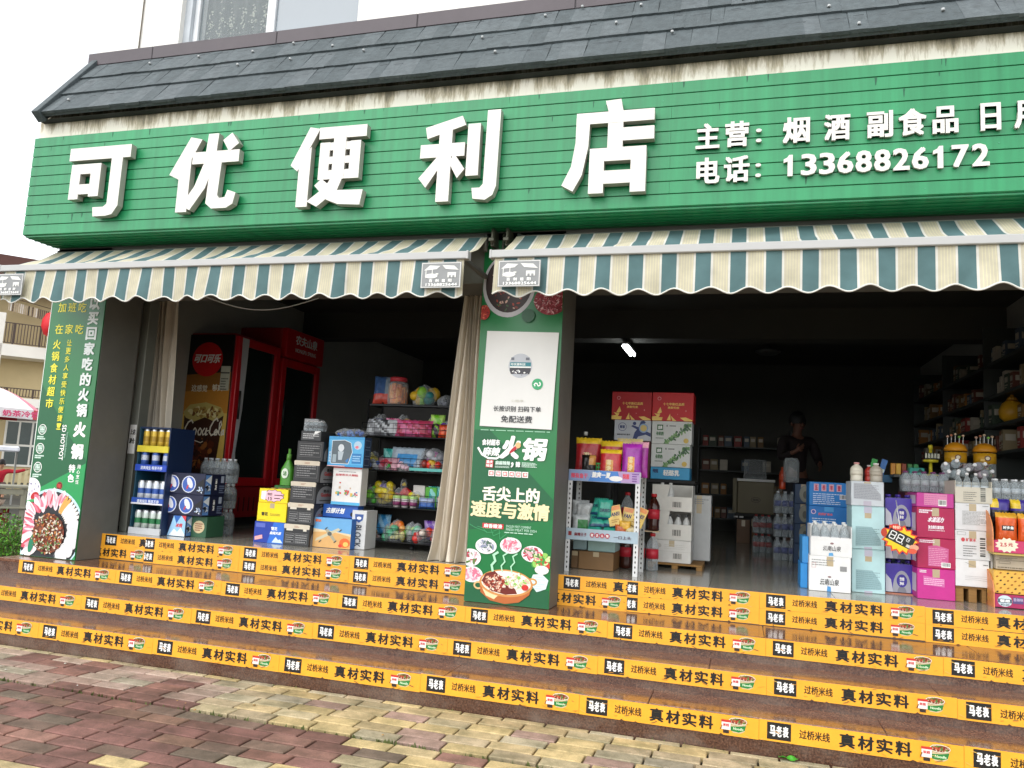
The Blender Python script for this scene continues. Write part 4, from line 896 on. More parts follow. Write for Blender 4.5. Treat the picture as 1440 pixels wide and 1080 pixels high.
fr = fridge('drink_fridge', 1.72, 2.50, 2.74, 'red glass door fridge with a cola advert on its side panel', True)
b = B(); b.box(-2.905, -2.345, 1.708, 1.7185, FZ+.06, 2.72, M('1d1a18', .3, .05, 4)); f = Face(b, (0, 1.708, 0), clip=(-2.9, FZ+.07, -2.35, 2.715))
f.poly([(-2.9, 2.28), (-2.35, 2.32), (-2.35, 1.9), (-2.9, 1.9)], ink('9a6426')); f.poly([(-2.9, 2.10), (-2.35, 2.14), (-2.35, 1.62), (-2.9, 1.62)], ink('cc8a34')); f.poly([(-2.9, 1.86), (-2.35, 1.88), (-2.35, .7), (-2.9, .7)], ink('dcb85a'))
f.poly([(-2.88, 1.84), (-2.39, 1.86), (-2.45, 1.15), (-2.84, 1.12)], ink('3a1a0c')); f.poly([(-2.895, 1.88), (-2.82, 1.96), (-2.62, 1.99), (-2.43, 1.94), (-2.38, 1.86), (-2.5, 1.79), (-2.62, 1.83), (-2.75, 1.78), (-2.86, 1.82)], ink('cbb86a')); f.bits(-2.63, 1.89, .2, .05, 60, [ink('e8dca0'), ink('b08a44'), ink('7a4a1c')], .03, 3, .6); f.bits(-2.63, 1.45, .17, .16, 80, [ink('7a3418'), ink('2a1008'), ink('a0602c'), ink('5a2410')], .04, 5, .7)
f.ell(-2.655, 2.45, .19, .185, ink('d01820'), 40); f.text('可口可乐', -2.82, 2.41, -2.49, 2.51, WH, .05, .25)
f.text('这感觉', -2.82, 2.10, -2.62, 2.175, ink('f0e6cc'), .03); f.text('够爽', -2.56, 2.11, -2.43, 2.185, ink('f0e6cc'), .03)
wc = ink('e9e2d0')                                           # flowing script drawn stroke by stroke
def script(pts, w): f.line([(-2.86+p[0]*.50, 1.555+p[1]*.24) for p in pts], w, wc)
script([(.21, .88), (.17, 1.0), (.09, .9), (.03, .65), (.02, .4), (.07, .25), (.16, .3), (.24, .5)], .016); script([(.05, .25), (.02, .12), (.12, .08), (.3, .1), (.45, .02), (.5, .08)], .010)
for x in (.27, .40): script([(x, .65), (x-.04, .5), (x-.02, .36), (x+.03, .38), (x+.05, .55), (x+.01, .66)], .014)
script([(.37, .40), (.42, .34)], .010); script([(.52, .66), (.47, .5), (.49, .36), (.54, .42), (.57, .66), (.56, .36), (.6, .4)], .014); script([(.59, .55), (.63, .56)], .012)
script([(.83, 1.0), (.80, 1.12), (.73, 1.0), (.66, .72), (.65, .48), (.70, .36), (.78, .44), (.84, .58)], .016)
script([(.80, .62), (.77, .5), (.79, .38), (.83, .4), (.85, .55), (.81, .63)], .014); script([(.86, .5), (.93, .85), (.91, 1.0), (.88, .9), (.88, .45), (.91, .38)], .012); script([(.98, .62), (.94, .5), (.95, .38), (.98, .44), (1.0, .62), (1.0, .4)], .013)
b.build('advert_panel', fr)
b = B(); b.box(-2.47, -2.36, 1.698, 1.7075, 2.12, 2.38, M('c2c2ae', .6)); f = Face(b, (-2.47, 1.698, 2.10)); f.lines(.01, .02, .1, .16, 5, ink('6a6a5c'), 2); f.rect(0, .20, .11, .215, ink('4a4a40')); b.build('paper_notice', fr)
fridge('drink_fridge', 2.56, 3.40, 2.97, 'taller red fridge with white lettering on its header, behind the first', False)
# --- yellow and blue cartons, green bottle
def yfront(f, w, h): f.text('雪花', w*.15, h*.3, w*.38, h*.5, ink('3a3410'), .05); f.lines(w*.45, h*.32, w*.8, h*.46, 2, ink('a08a20'), 3); f.lines(w*.05, h*.05, w*.3, h*.12, 1, ink('b89a14'), 2)
carton('yellow_carton', -1.135, -.85, .60, .26, .886, 1.045, 'f2d80c', 'plain yellow carton stacked on the blue carton', front=yfront)
b = B()
b.box(-1.13, -.85, .60, .86, 1.046, 1.052, card('d8b80a')); 
for q in ((-1.13, -.85, .60, .606), (-1.13, -.85, .854, .86), (-1.13, -1.124, .606, .854), (-.856, -.85, .606, .854)): b.box(*q, 1.052, 1.165, card('f2d80c'))
f = Face(b, (-1.13, .60, 1.046)); st = [(.135+(.125 if i % 2 else .108)*math.cos(i*math.pi/11)*.92, .06+(.055 if i % 2 else .046)*math.sin(i*math.pi/11)) for i in range(22)]
f.poly(st, ink('2a1a20')); f.poly([(.135+(p[0]-.135)*.94, .06+(p[1]-.06)*.92) for p in st], ink('f2c4d0')); f.poly([(.02, .03), (.06, .02), (.07, .1), (.02, .095)], ink('e8e8f0')); f.text('特价', .08, .06, .13, .085, ink('5a2a3a'), .03); f.text('15', .09, .025, .13, .05, ink('5a2a3a'), .05); f.lines(.15, .03, .23, .085, 2, ink('5a2a3a'), 2, .3)
b.build('open_carton', label='open yellow carton with a pink price star on its front', cat='carton', loc=(-.99, .73, 1.046))
b = B(); r2 = random.Random(4)
for i in range(5): b.lathe([(.026, 0), (.028, .01), (.028, .10), (.024, .118), (0, .12)], M('a8854a', .6, .15, 30), 10, (-1.03+i*.035, .66+.05*(i % 3), 1.055))
b.build('paper_tubes', label='brown paper tubes standing in the open yellow carton', cat='tubes', loc=(-.98, .7, 1.055))
def bfront(f, w, h): f.rect(w*.05, h*.72, w*.35, h*.92, ink('5a6ac0')); f.poly([(w*.45, 0), (w*.62, h), (w, h), (w, 0)], ink('2a6ed0')); f.text('雪花', w*.55, h*.62, w*.75, h*.78, WH, .05); f.text('勇闯天涯', w*.52, h*.42, w*.88, h*.56, WH, .06, .2); f.poly([(w*.6, h*.05), (w*.72, h*.32), (w*.8, h*.18), (w*.86, h*.22), (w*.95, h*.05)], ink('cfe2f4')); f.poly([(w*.05, h*.1), (w*.3, h*.2), (w*.28, h*.38), (w*.04, h*.27)], ink('e8a8a8'))
carton('blue_carton', -1.15, -.845, .60, .27, FZ, .885, '1a3aa0', 'blue carton with a white mountain under the yellow carton', front=bfront)
tb2 = None
gt = thing('green_bottle', 'bright green handled detergent bottle behind the yellow cartons', 'bottle', (-1.06, .88, FZ)); gm = M('4f9a30', .3, .1, 12)
b = B(); b.box(-1.14, -.98, .83, .93, FZ, FZ+.485, card('2a6a2a'), .004); b.build('base_carton', gt)
b = B(); b.grid(lambda u, v: (-1.045+.06*math.copysign(abs(math.cos(u*6.283))**.6, math.cos(u*6.283))*(1 if v < .6 else 1-(v-.6)*1.9), .88+.045*math.copysign(abs(math.sin(u*6.283))**.6, math.sin(u*6.283))*(1 if v < .6 else 1-(v-.6)*1.6), 1.195+v*.23), 20, 12, gm, True); f = Face(b, (-1.105, .83, 1.23)); f.ell(.06, .07, .035, .045, ink('e8f4e0'), 14); f.text('洁', .04, .05, .08, .09, ink('2a7a1a'), .05); b.build('bottle_body', gt)
b = B(); b.lathe([(.022, 0), (.022, .05), (.012, .055), (.012, .1), (0, .1)], M('6aa84a', .4), 10, (-1.045, .88, 1.42)); b.build('cap', gt)
# --- black wine cartons
def blk_front(kind):
    def fn(f, w, h):
        g, p = ink('8d8d8d'), ink('d6cfc0')
        if kind == 0: f.frame(w*.08, h*.2, w*.92, h*.88, .003, ink('6a6a6a')); f.lines(w*.12, h*.26, w*.85, h*.82, 5, g, 3, .35)
        else:
            f.frame(w*.08, h*.12, w*.42, h*.58, .002, g); f.lines(w*.1, h*.14, w*.4, h*.54, 4, g, 4, .4); f.frame(w*.46, h*.12, w*.92, h*.58, .002, g); f.lines(w*.48, h*.14, w*.9, h*.55, 4, g, 6, .5)
            f.rect(w*.1, h*.7, w*.35, h*.88, p); f.rect(w*.75, h*.7, w*.88, h*.9, p)
    return fn
def blk_side(f, w, h):
    pts = [(w*.06, 0)]+[(w*.5-w*.44*math.cos(a*math.pi/14), h*.25+h*.6*math.sin(a*math.pi/14)) for a in range(15)]+[(w*.94, 0)]
    f.poly(pts, ink('8e9092')); f.text('贵州', w*.36, h*.52, w*.62, h*.68, K, .04); f.text('Guizhou', w*.24, h*.34, w*.8, h*.52, ink('c4242a'), .06); f.lines(w*.2, h*.12, w*.8, h*.2, 1, K, 2); f.text('53', w*.3, h*.9, w*.55, h*.96, ink('a8a8a8'))
zz = FZ
for i in range(5):
    h = .178 if i < 4 else .17; dx = (-.842+.012*i)
    tp = (lambda f, w, d: None)
    o = carton('liquor_carton', dx, dx+.245, .57+.004*i, .34, zz, zz+h-.002, '2b2c2e', 'black liquor carton with a grey arch on its side, '+('bottom', 'second', 'third', 'fourth', 'topmost')[i]+' of the stack', group='black liquor cartons in one stack', rot=rnd.uniform(-.03, .03), front=blk_front(1 if i < 2 else 0), right=blk_side)
    if i < 4:
        b = B(); b.prism([(.004, h-.038), (.241, h-.038), (.245, h-.006), (.232, h+.0), (.012, h+.0), (0, h-.006)], .0025, card('cfc4b0'), o=(-.1225, -.171, 0)); f = Face(b, (-.1225, -.1738, 0)); f.lines(.10, h-.028, .15, h-.010, 2, ink('b0846a'), i); LOCAL.add(o.name); b.build('white_flap', o, (0, 0, 0), local=True)
    zz += h
bm = M('3a3c3e', .4, .1, 20)
carton('liquor_carton', -.775, -.585, .60, .25, zz, zz+.085, '3c3e40', 'low grey carton of small bottles on top of the black stack', front=lambda f, w, h: (f.poly([(w*.6, h*.5), (w, h), (w*.7, h)], WH), f.lines(w*.1, h*.2, w*.9, h*.8, 3, ink('b8b8b8'), 3)))
pack('small_bottles', (-.70, .70, zz+.0855), 4, 2, .022, .09, M('e2e2e0', .4), M('55585a', .4), 'row of white capped small bottles on the grey carton', None)
carton('grey_box', -.955, -.81, .93, .1, 1.60, 1.80, 'a6a8aa', 'plain grey box standing behind the black stack')
carton('shelf_crate', -.96, -.72, .93, .26, FZ, 1.599, '33322f', 'dark crate stack under the plain grey box')
# --- toy boxes
def toy_win(f, w, h):
    f.rect(0, 0, w, h, ink('3f9fd8')); f.rect(w*.03, h*.08, w*.97, h*.9, ink('5ab4e4')); pts = [(w*.1, h*.85), (w*.45, h*.88), (w*.62, h*.8), (w*.68, h*.5), (w*.58, h*.1), (w*.1, h*.1)]
    f.poly(pts, ink('5d6a72')); f.line(pts+[pts[0]], .004, ink('e8f0f4')); f.ell(w*.36, h*.62, .028, .032, ink('d8dee2'), 14); f.poly([(w*.28, h*.5), (w*.44, h*.5), (w*.4, h*.22), (w*.3, h*.22)], ink('b8c4cc')); f.poly([(w*.5, h*.2), (w*.6, h*.3), (w*.56, h*.12)], ink('2f7fc8')); f.rect(w*.14, h*.14, w*.24, h*.4, ink('9fb0b8'))
    f.ell(w*.82, h*.72, w*.11, h*.14, ink('b8d8ec'), 16); f.ell(w*.8, h*.66, w*.05, h*.05, ink('e87a8a'), 10); f.rect(w*.68, h*.12, w*.94, h*.45, ink('2a7fc0')); f.lines(w*.7, h*.18, w*.92, h*.4, 3, ink('9fd0ee'), 4); f.vtext('益智玩具', w*.06, h*.5, .02, .024, ink('d8ecf8'), .03); f.rect(0, 0, w*.5, h*.035, ink('e8b8b8'))
def toy_side(f, w, h):
    for k in range(3): f.frame(w*.1, h*(.08+.3*k), w*.8, h*(.30+.3*k), .003, ink('9fb0c0'))
carton('toy_box', -.525, -.19, .64, .13, 1.385, 1.64, '243a5a', 'blue toy box with a clear window on top of the toy boxes', 'toy box', 'toy boxes beside the wire rack', front=toy_win, right=toy_side)
def blocks(f, w, h):
    f.rect(0, 0, w, h*.08, ink('58b4e0')); f.rect(0, h*.965, w, h, ink('e0606a')); f.text('益智积木大颗粒', w*.1, h*.76, w*.88, h*.82, ink('c8424a'), .04); f.lines(w*.2, h*.86, w*.8, h*.9, 1, ink('9a9a9a'), 2)
    r = random.Random(9)
    for k in range(34): u, v = r.uniform(.12, .88)*w, h*(.22+.33*abs(r.gauss(0, .38))); s_ = r.uniform(.008, .02); f.rect(u, v, u+s_, v+s_*r.uniform(.6, 1.6), ink(r.choice(['d8504a', '5a9a5a', '4a8ab8', 'e0b84a', 'c8a88a', '8a6a9a', '6ab8a0'])), False); f.l += .00003
carton('toy_box', -.485, -.215, .68, .12, 1.066, 1.384, 'e6e4e0', 'white toy box printed with coloured building blocks', 'toy box', 'toy boxes beside the wire rack', front=blocks)
def desert(f, w, h):
    f.rect(0, h*.1, w, h, ink('6aa8d8')); f.poly([(0, 0), (w, 0), (w, h*.42), (w*.5, h*.55), (0, h*.5)], ink('d8a868')); f.poly([(0, h*.5), (w*.5, h*.55), (w, h*.42), (w, h*.5), (0, h*.62)], ink('e6cfa4'))
    f.poly([(w*.06, h*.2), (w*.2, h*.26), (w*.72, h*.62), (w*.66, h*.68), (w*.1, h*.3)], ink('c9c2a4')); f.poly([(w*.3, h*.6), (w*.4, h*.62), (w*.62, h*.26), (w*.56, h*.22)], ink('a8a28a')); f.ell(w*.44, h*.47, w*.06, h*.07, ink('5a5f5a'), 12)
    for q in ((.2, .2), (.34, .64), (.6, .22), (.72, .6)): f.ell(w*q[0], h*q[1], w*.05, h*.022, ink('3a3e3a'), 8, .7)
    f.ell(w*.85, h*.2, w*.14, h*.16, ink('e0682a'), 14); f.ell(w*.88, h*.16, w*.07, h*.08, ink('f0c060'), 10); f.ell(w*.74, h*.1, w*.05, h*.06, ink('d83a2a'), 10); f.text('积木', w*.04, h*.84, w*.2, h*.94, ink('e8702a'), .08)
carton('toy_box', -.592, -.24, .62, .08, FZ+.002, .955, '2a70c0', 'toy box with a tan desert scene standing on the floor', 'toy box', 'toy boxes beside the wire rack', rot=.0, front=desert)
carton('toy_box', -.57, -.24, .71, .10, .957, 1.064, '1f5ab0', 'blue toy box with white slanted lettering above the desert one', 'toy box', 'toy boxes beside the wire rack', front=lambda f, w, h: (f.text('古部计划', w*.1, h*.3, w*.62, h*.75, WH, .06, .25), f.ell(w*.85, h*.3, .02, .02, K, 12), f.ell(w*.93, h*.32, .016, .016, K, 12)))
carton('toy_box', -.285, -.15, .70, .2, FZ+.002, 1.03, 'd8d8d6', 'tall white toy box with dark lettering up its face', 'toy box', 'toy boxes beside the wire rack', front=lambda f, w, h: (f.text('BLOCK', w*.25, h*.05, w*.72, h*.62, ink('4a4e54'), .04, rot=1), f.poly([(w*.2, h*.9), (w*.8, h*.9), (w*.75, h*.75), (w*.5, h*.68), (w*.25, h*.75)], ink('3a5a9a')), f.ell(w*.5, h*.8, w*.16, h*.04, WH, 12)))
# --- wire rack with baskets
wm = M('1d1e20', .45, .05, 10, metal=.4)
wr = thing('wire_rack', 'black wire rack with four basket shelves full of toys', 'wire rack', (.15, 1.1, FZ))
WRX0, WRX1, WRY0, WRY1 = -.36, .66, .90, 1.28
b = B()
for x in (WRX0, WRX1):
    for y in (WRY0+.1, WRY1): b.tube([(x, y, FZ+.05), (x, y, 2.0)], .009, wm, 6)
b.build('upright', wr)
SHZ = [.775, 1.065, 1.375, 1.675]
for z in SHZ:
    b = B(); b.box(WRX0, WRX1, WRY0+.01, WRY1, z-.008, z, wm, .002)
    for k in range(3): b.tube([(WRX0, WRY0, z+.04+.045*k-.02), (WRX1, WRY0, z+.04+.045*k-.02)], .0028, wm, 5)
    for x in (WRX0, WRX1):
        b.tube([(x, WRY0, z), (x, WRY0, z+.11)], .004, wm, 5); b.tube([(x, WRY0, z+.11), (x, WRY1, z+.13)], .003, wm, 5)
    k = WRX0
    while k < WRX1: b.tube([(k, WRY0, z), (k, WRY0, z+.11)], .0016, wm, 4); k += .06
    b.build('basket_shelf', wr)
b = B(); b.box(WRX0-.14, WRX1+.05, 1.26, 1.56, 1.965, 1.985, wm, .003); b.build('top_board', wr)
b = B(); b.box(WRX0, WRX1, WRY1+.002, WRY1+.01, FZ+.05, 1.96, M('23211f', .8, .2, 8)); b.build('back_board', wr)
for x in (WRX0+.03, WRX1-.03, .15):
    b = B(); b.lathe([(.0, 0), (.022, .004), (.022, .03), (.012, .034), (.012, .05)], wm, 10, (x, WRY0+.1, FZ)); b.build('caster', wr)
r2 = random.Random(31)
TOY = 'toys in the baskets of the wire rack'
def tb(x, z, w, h, cols, label, y=.99, d=.12, seed=0, lumps=11): blob('toy_bag', (x, y, z), w, h, d, [foil(c) for c in cols], label, 'toy', TOY, seed, lumps)
# bottom basket
tb(-.06, .777, .13, .15, ['5fb48a', '8acaa0', 'c9c06a'], 'bag of mint green toy pieces in the lowest basket', seed=1); tb(.02, .777, .14, .09, ['c9c04a', '8a9a3a', 'e0d890'], 'yellow green toy bag at the front of the lowest basket', .95, .08, 2)
tb(.15, .777, .14, .17, ['4aa08a', '7ab89a', '9a9a9a'], 'sea green rounded toys in the lowest basket', 1.02, seed=3); tb(.25, .777, .16, .13, ['d84a3a', 'e8a08a', 'c83028', 'e6d6c8'], 'bag of red and cream toys in the lowest basket', .96, seed=4, lumps=10); tb(.40, .777, .16, .14, ['d83a30', 'e87a60', 'b82a24'], 'bag of red toys beside the curtain in the lowest basket', .98, seed=5, lumps=10); tb(-.2, .777, .16, .05, ['8a4a30', 'b86a4a'], 'flat brown toy bag in the lowest basket', .96, .1, 6)
tb(-.28, .777, .13, .11, ['c89a5a', 'e0c08a', '8a5a3a'], 'tan toy bag at the left end of the lowest basket', 1.05, .1, 61); tb(.08, .777, .34, .11, ['3a8a7a', 'd8c8a8', '7a9a8a', 'c84a3a'], 'mixed toy heap at the back of the lowest basket', 1.12, .14, 62, 22); tb(.5, .777, .14, .12, ['e8a090', 'd84a3a'], 'pale red toy bag half hidden by the curtain', .98, .12, 63)
# second basket
tb(.33, 1.067, .36, .14, ['b8a8a0', '8a6a5a', 'd8c8b8', '5a7ab0'], 'mixed toy heap at the back of the second basket', 1.2, .12, 64, 20)
tb(-.22, 1.377, .24, .13, ['5a5e6a', 'b8bcc8', '3a5aa8', '8a8c94'], 'dark blue and grey toy heap at the back of the third basket', 1.14, .14, 65, 16)
tb(.05, 1.68, .5, .15, ['3a3a3e', '6a5a3a', '8a6a4a', '2a2a2e', 'a89060'], 'dark toy heap filling the back of the top basket', 1.14, .16, 66, 24)
tb(-.27, 1.067, .15, .16, ['3f9a2a', '4ab030', '7ac83a'], 'bag of green toy pieces in the second basket', seed=7); tb(-.13, 1.067, .18, .18, ['e0c82a', 'e8d84a', 'c8a820', '7ab03a'], 'bag of yellow toy pieces in the second basket', seed=8, lumps=11); tb(-.18, 1.16, .2, .12, ['e8d02a', 'd8b820', 'f0e060'], 'yellow toys heaped at the back of the second basket', 1.1, seed=9); tb(.0, 1.22, .06, .09, ['e8c820', 'd8b010'], 'small yellow figure on top of the second basket', 1.08, .05, 10, 4)
def cup(x, y, z, label):
    t = thing('slime_cup', label, 'toy cup', (x, y, z), 0, 'printed toy cups with green lids'); b = B(); b.lathe([(.028, 0), (.034, .075)], ink('e6dfe0'), 14, (x, y, z)); b.lathe([(.0335, .02), (.0345, .05)], ink('8a3a6a'), 14, (x, y, z)); b.build('cup_body', t); b = B(); b.lathe([(.037, .075), (.037, .095), (.03, .1), (0, .1)], ink('b8e08a'), 14, (x, y, z)); b.build('lid', t)
for i in range(3): cup(.0+i*.078, .95, 1.067, f'white printed toy cup with a pale green lid, {nth(i, 3)} of three')
for i in range(2): cup(.04+i*.09, 1.05, 1.067, f'white toy cup standing behind the front cups, {nth(i, 2)}')
carton('toy_carton', .08, .19, 1.1, .1, 1.07, 1.26, 'dcd8d4', 'plain white box standing at the back of the second basket', 'toy box'); carton('toy_carton', .205, .31, 1.08, .1, 1.07, 1.25, '5ab83a', 'bright green box beside the white box in the second basket', 'toy box')
pouch('toy_pack', (.28, .95, 1.07), .15, .09, .06, lambda u, v: foil('3a6ab8') if v < .55 else foil('a8b8d8'), 'blue toy packet lying at the front of the second basket', 'toy', TOY); tb(.42, 1.067, .14, .14, ['d8a09a', 'c8c0b8', 'a86a5a'], 'pink and grey toy bag beside the curtain in the second basket', seed=12)
# third basket
pouch('toy_pack', (.02, 1.02, 1.42), .30, .19, .05, lambda u, v: foil('4a9ad8') if v < .6 and .2 < u < .85 else foil('b8c8d4'), 'large blue toy packet leaning in the third basket', 'toy', TOY, .1, -.5); pouch('toy_pack', (-.12, .95, 1.38), .22, .11, .06, lambda u, v: foil('c84a5a') if abs(u-.45)+abs(v-.5) < .35 else foil('d8a0b0'), 'pink toy packet with a red middle in the third basket', 'toy', TOY, -.15, -.3)
tb(-.25, 1.377, .15, .09, ['c8ccd0', '5a7ac8', '9aa0a8'], 'clear bag with blue pieces in the third basket', .96, .1, 14); tb(-.10, 1.377, .07, .06, ['2fa03a', '5ac85a'], 'tiny green ball toy in the third basket', .93, .06, 15, 4); tb(.06, 1.377, .13, .08, ['d88aa8', 'e8b8c8'], 'small pink toy bag in the third basket', .93, .08, 16)
tb(.20, 1.377, .13, .11, ['8a2a20', 'b83a2a', '5a2a20'], 'dark red ladybird toy in the third basket', .95, .1, 17, 5); tb(.33, 1.377, .16, .12, ['d83020', 'e8602a', 'c8a020'], 'orange red toy bag in the third basket', .95, .1, 18); tb(.25, 1.44, .26, .15, ['8a8a90', 'c060a8', '5a5a60', 'c8c8cc'], 'grey toy bags heaped at the back of the third basket', 1.1, .12, 19, 12)
b = B(); b.box(.12, .46, .89, .899, 1.385, 1.41, card('5ab8b0')); b.build('price_strip', wr)
# fourth basket
for i, (x, w_, h_, c_, lb, y) in enumerate(((-.2, .34, .15, ['3a3c40', '8a8c90', 'c8ccd0'], 'long clear bag of dark toys in the top basket', .99), (.1, .34, .15, ['c84a7a', 'd86a9a', 'b83a5a'], 'long pink toy bag in the top basket', .97), (.34, .22, .13, ['6a3a6a', '3a2a3a', '8ac83a'], 'purple and green toy bag in the top basket', 1.03), (.42, .16, .12, ['d83a20', 'e8602a'], 'orange red toy bag at the end of the top basket', .95))):
    pouch('toy_pack', (x, y, 1.677), w_, h_, .09, (lambda cc: (lambda u, v: foil(cc[int((u*3.7+v*2.3+math.sin(u*9+v*4))*1.3) % len(cc)])))(c_), lb, 'toy', TOY, .05, -.2)
pouch('toy_pack', (.40, 1.06, 1.77), .26, .045, .04, lambda u, v: foil('8ad83a'), 'thin lime green packet lying across the top basket', 'toy', TOY)
for i, (x, c_) in enumerate(((-.08, 'c8a070'), (.22, 'a8a070'), (-.3, '6a6a60'))): tb(x, 1.76, .12, .12, [c_, '4a4640'], f'small dim toy at the back of the top basket, {nth((1, 2, 0)[i], 3)}', 1.15, .08, 40+i, 5)
XC = [('bright pink', 'd84a86', 'f0a0c0'), ('sky blue', '3a9ad8', '9ad0f0'), ('orange', 'e8761e', 'f0b060'), ('lime green', '7ac82a', 'b8e070'), ('violet', '7a4ab8', 'b898d8'), ('scarlet', 'd02a24', 'e88a70'), ('lemon yellow', 'e8d030', 'f4ea90'), ('turquoise', '2aa8a0', '8ad8d0'), ('white', 'd8d8d4', 'a8a8a8'), ('navy', '2a3a7a', '6a7ab0')]
for si, (z, nm) in enumerate(((.777, 'lowest'), (1.067, 'second'), (1.377, 'third'), (1.677, 'top'))):
    for k in range(7):
        cn, c1, c2 = XC[(si*3+k) % 10]; x = -.31+k*.145+r2.uniform(-.02, .02)
        if k % 3 == 1: pouch('toy_pack', (x, 1.10+r2.uniform(-.03, .03), z+r2.uniform(.01, .05)), r2.uniform(.12, .17), r2.uniform(.13, .19), .06, (lambda a, c_: (lambda u, v: foil(a) if (int(u*3+v*2.4)) % 2 else foil(c_)))(c1, c2), f'{cn} toy packet standing behind the front toys in the {nm} basket', 'toy', TOY, r2.uniform(-.3, .3), r2.uniform(-.3, .1))
        else: tb(x, z+r2.uniform(0, .03), r2.uniform(.12, .17), r2.uniform(.12, .17), [c1, c2, c1], f'{cn} toy bag heaped behind the front toys in the {nm} basket', 1.07+r2.uniform(-.03, .05), .12, 200+si*10+k, 9)
tb(-.36, 1.642, .3, .07, ['2a5ab0', '4a8ad8', '1f3a80'], 'blue net bag of toy pieces lying on the toy box with a window', .72, .1, 300, 16)
# top board
jar = thing('sweet_jar', 'clear jar of orange sweets with a red lid on the wire rack', 'jar', (-.253, 1.36, 1.986))
b = B(); r2 = random.Random(2); om = foil('f58a1a')
for i in range(46):
    a = r2.uniform(0, 6.28); q = math.sqrt(r2.random())*.075; b.box(-.253+q*math.cos(a)-.02, -.253+q*math.cos(a)+.02, 1.36+q*math.sin(a)-.018, 1.36+q*math.sin(a)+.018, 1.99+r2.uniform(0, .16), 2.02+r2.uniform(0, .17), r2.choice([om, foil('fca63a'), foil('ee7a14')]), .006)
b.build('sweets', jar); b = B(); b.lathe([(.09, 0), (.095, .02), (.095, .19), (.075, .215)], plastic(), 20, (-.253, 1.36, 1.987)); b.build('jar_body', jar); b = B(); b.lathe([(.08, .215), (.082, .25), (.07, .258), (0, .258)], M('b8303a', .4), 20, (-.253, 1.36, 1.987)); b.build('lid', jar)
pouch('snack_pack', (-.40, 1.36, 1.987), .20, .28, .10, lambda u, v: foil('c84a3a') if v < .3 else (foil('3a5a8a') if u < .55 else foil('8a9aa8')), 'blue and red snack pack leaning beside the orange jar', 'snack bag', rot=.3, tilt=-.25)
tb(.02, 1.987, .24, .19, ['2a8a8a', 'd8b02a', '3a9a4a', '8ac83a', '1f6a7a'], 'bag of teal yellow and green toys on top of the wire rack', 1.36, .16, 51, 16); tb(.25, 1.987, .2, .1, ['2a2c34', '5a5e70', '8a8c98'], 'dark bag of small toys on top of the wire rack', 1.36, .12, 52, 9)
# --- curtains
def curtain(name, xt0, xt1, xb0, xb1, y, z0, z1, folds, label, amp=.035, seed=0, flare=.5):
    b = B(); r = random.Random(seed); ph = [r.uniform(-.5, .5) for _ in range(40)]; cm = M('ddd3c2', .85, .07, 4, .1, bscale=120)
    def fn(u, v):
        k = v**(1-flare*.4); x = (xt0+(xt1-xt0)*u)*(k)+(xb0+(xb1-xb0)*u)*(1-k)
        if v < .06: x += .012*math.sin(u*23+seed)*(1-v/.06)
        a = amp*(1.0+.6*(1-v)); q = u*folds*2*math.pi+.5*math.sin(v*5+seed)+1.1*math.sin(u*5+seed)
        return (x+.010*math.sin(v*6+u*9), y+a*math.sin(q)+a*.35*math.sin(q*2.3+v*3), z0+(z1-z0)*v)
    b.grid(fn, 110, 26, cm, True)
    return b.build(name, label=label, cat='curtain', loc=((xb0+xb1)/2, y, z0))
curtain('door_curtain', .71, .88, .53, .95, .40, FZ+.004, 2.85, 6, 'beige curtain gathered beside the middle pillar', .036, 2)
curtain('door_curtain', -2.65, -2.37, -2.56, -2.24, .84, FZ+.05, 2.88, 4, 'beige curtain gathered beside the corner pillar behind the drink rack', .03, 5)
b = B(); b.tube([(-2.75, .84, 2.9), (-2.3, .84, 2.9)], .012, M('5a5048', .5), 8); b.build('curtain_rail', label='short metal curtain rail above the corner curtain', cat='rail', loc=(-2.2, .86, 2.9))
b = B(); b.tube([(.62, .44, 2.87), (.99, .44, 2.87)], .014, M('8a6a3a', .5), 8); b.build('curtain_rail', label='brown curtain rail against the middle pillar', cat='rail', loc=(.8, .44, 2.87))
# ================================================================ RIGHT BAY
# --- white slotted angle shelf with snacks
ws = M('d8d9d8', .45, .05, 8); sh = thing('white_shelf', 'white slotted angle shelf of snacks beside the middle pillar', 'shelf', (1.87, .65, FZ))
SX, SXX, SY, SYY = 1.595, 2.135, .50, .86
def angle(x, y, sx, sy):
    b = B(); b.box(min(x, x+sx*.034), max(x, x+sx*.034), y-.0015 if sy > 0 else y-.0015, y+.0015, FZ, 1.46, ws); b.box(x-.0015, x+.0015, min(y+sy*.0016, y+sy*.034), max(y+sy*.0016, y+sy*.034), FZ, 1.46, ws)
    f = Face(b, (min(x, x+sx*.034), y-.0015, FZ)); z = .03
    while z < .74: f.ell(.017, z, .005, .009, ink('2a2a2a'), 8, up=False); z += .036
    b.build('upright', sh)
for x, sx in ((SX, 1), (SXX, -1)):
    for y, sy in ((SY, 1), (SYY, -1)): angle(x, y, sx, sy)
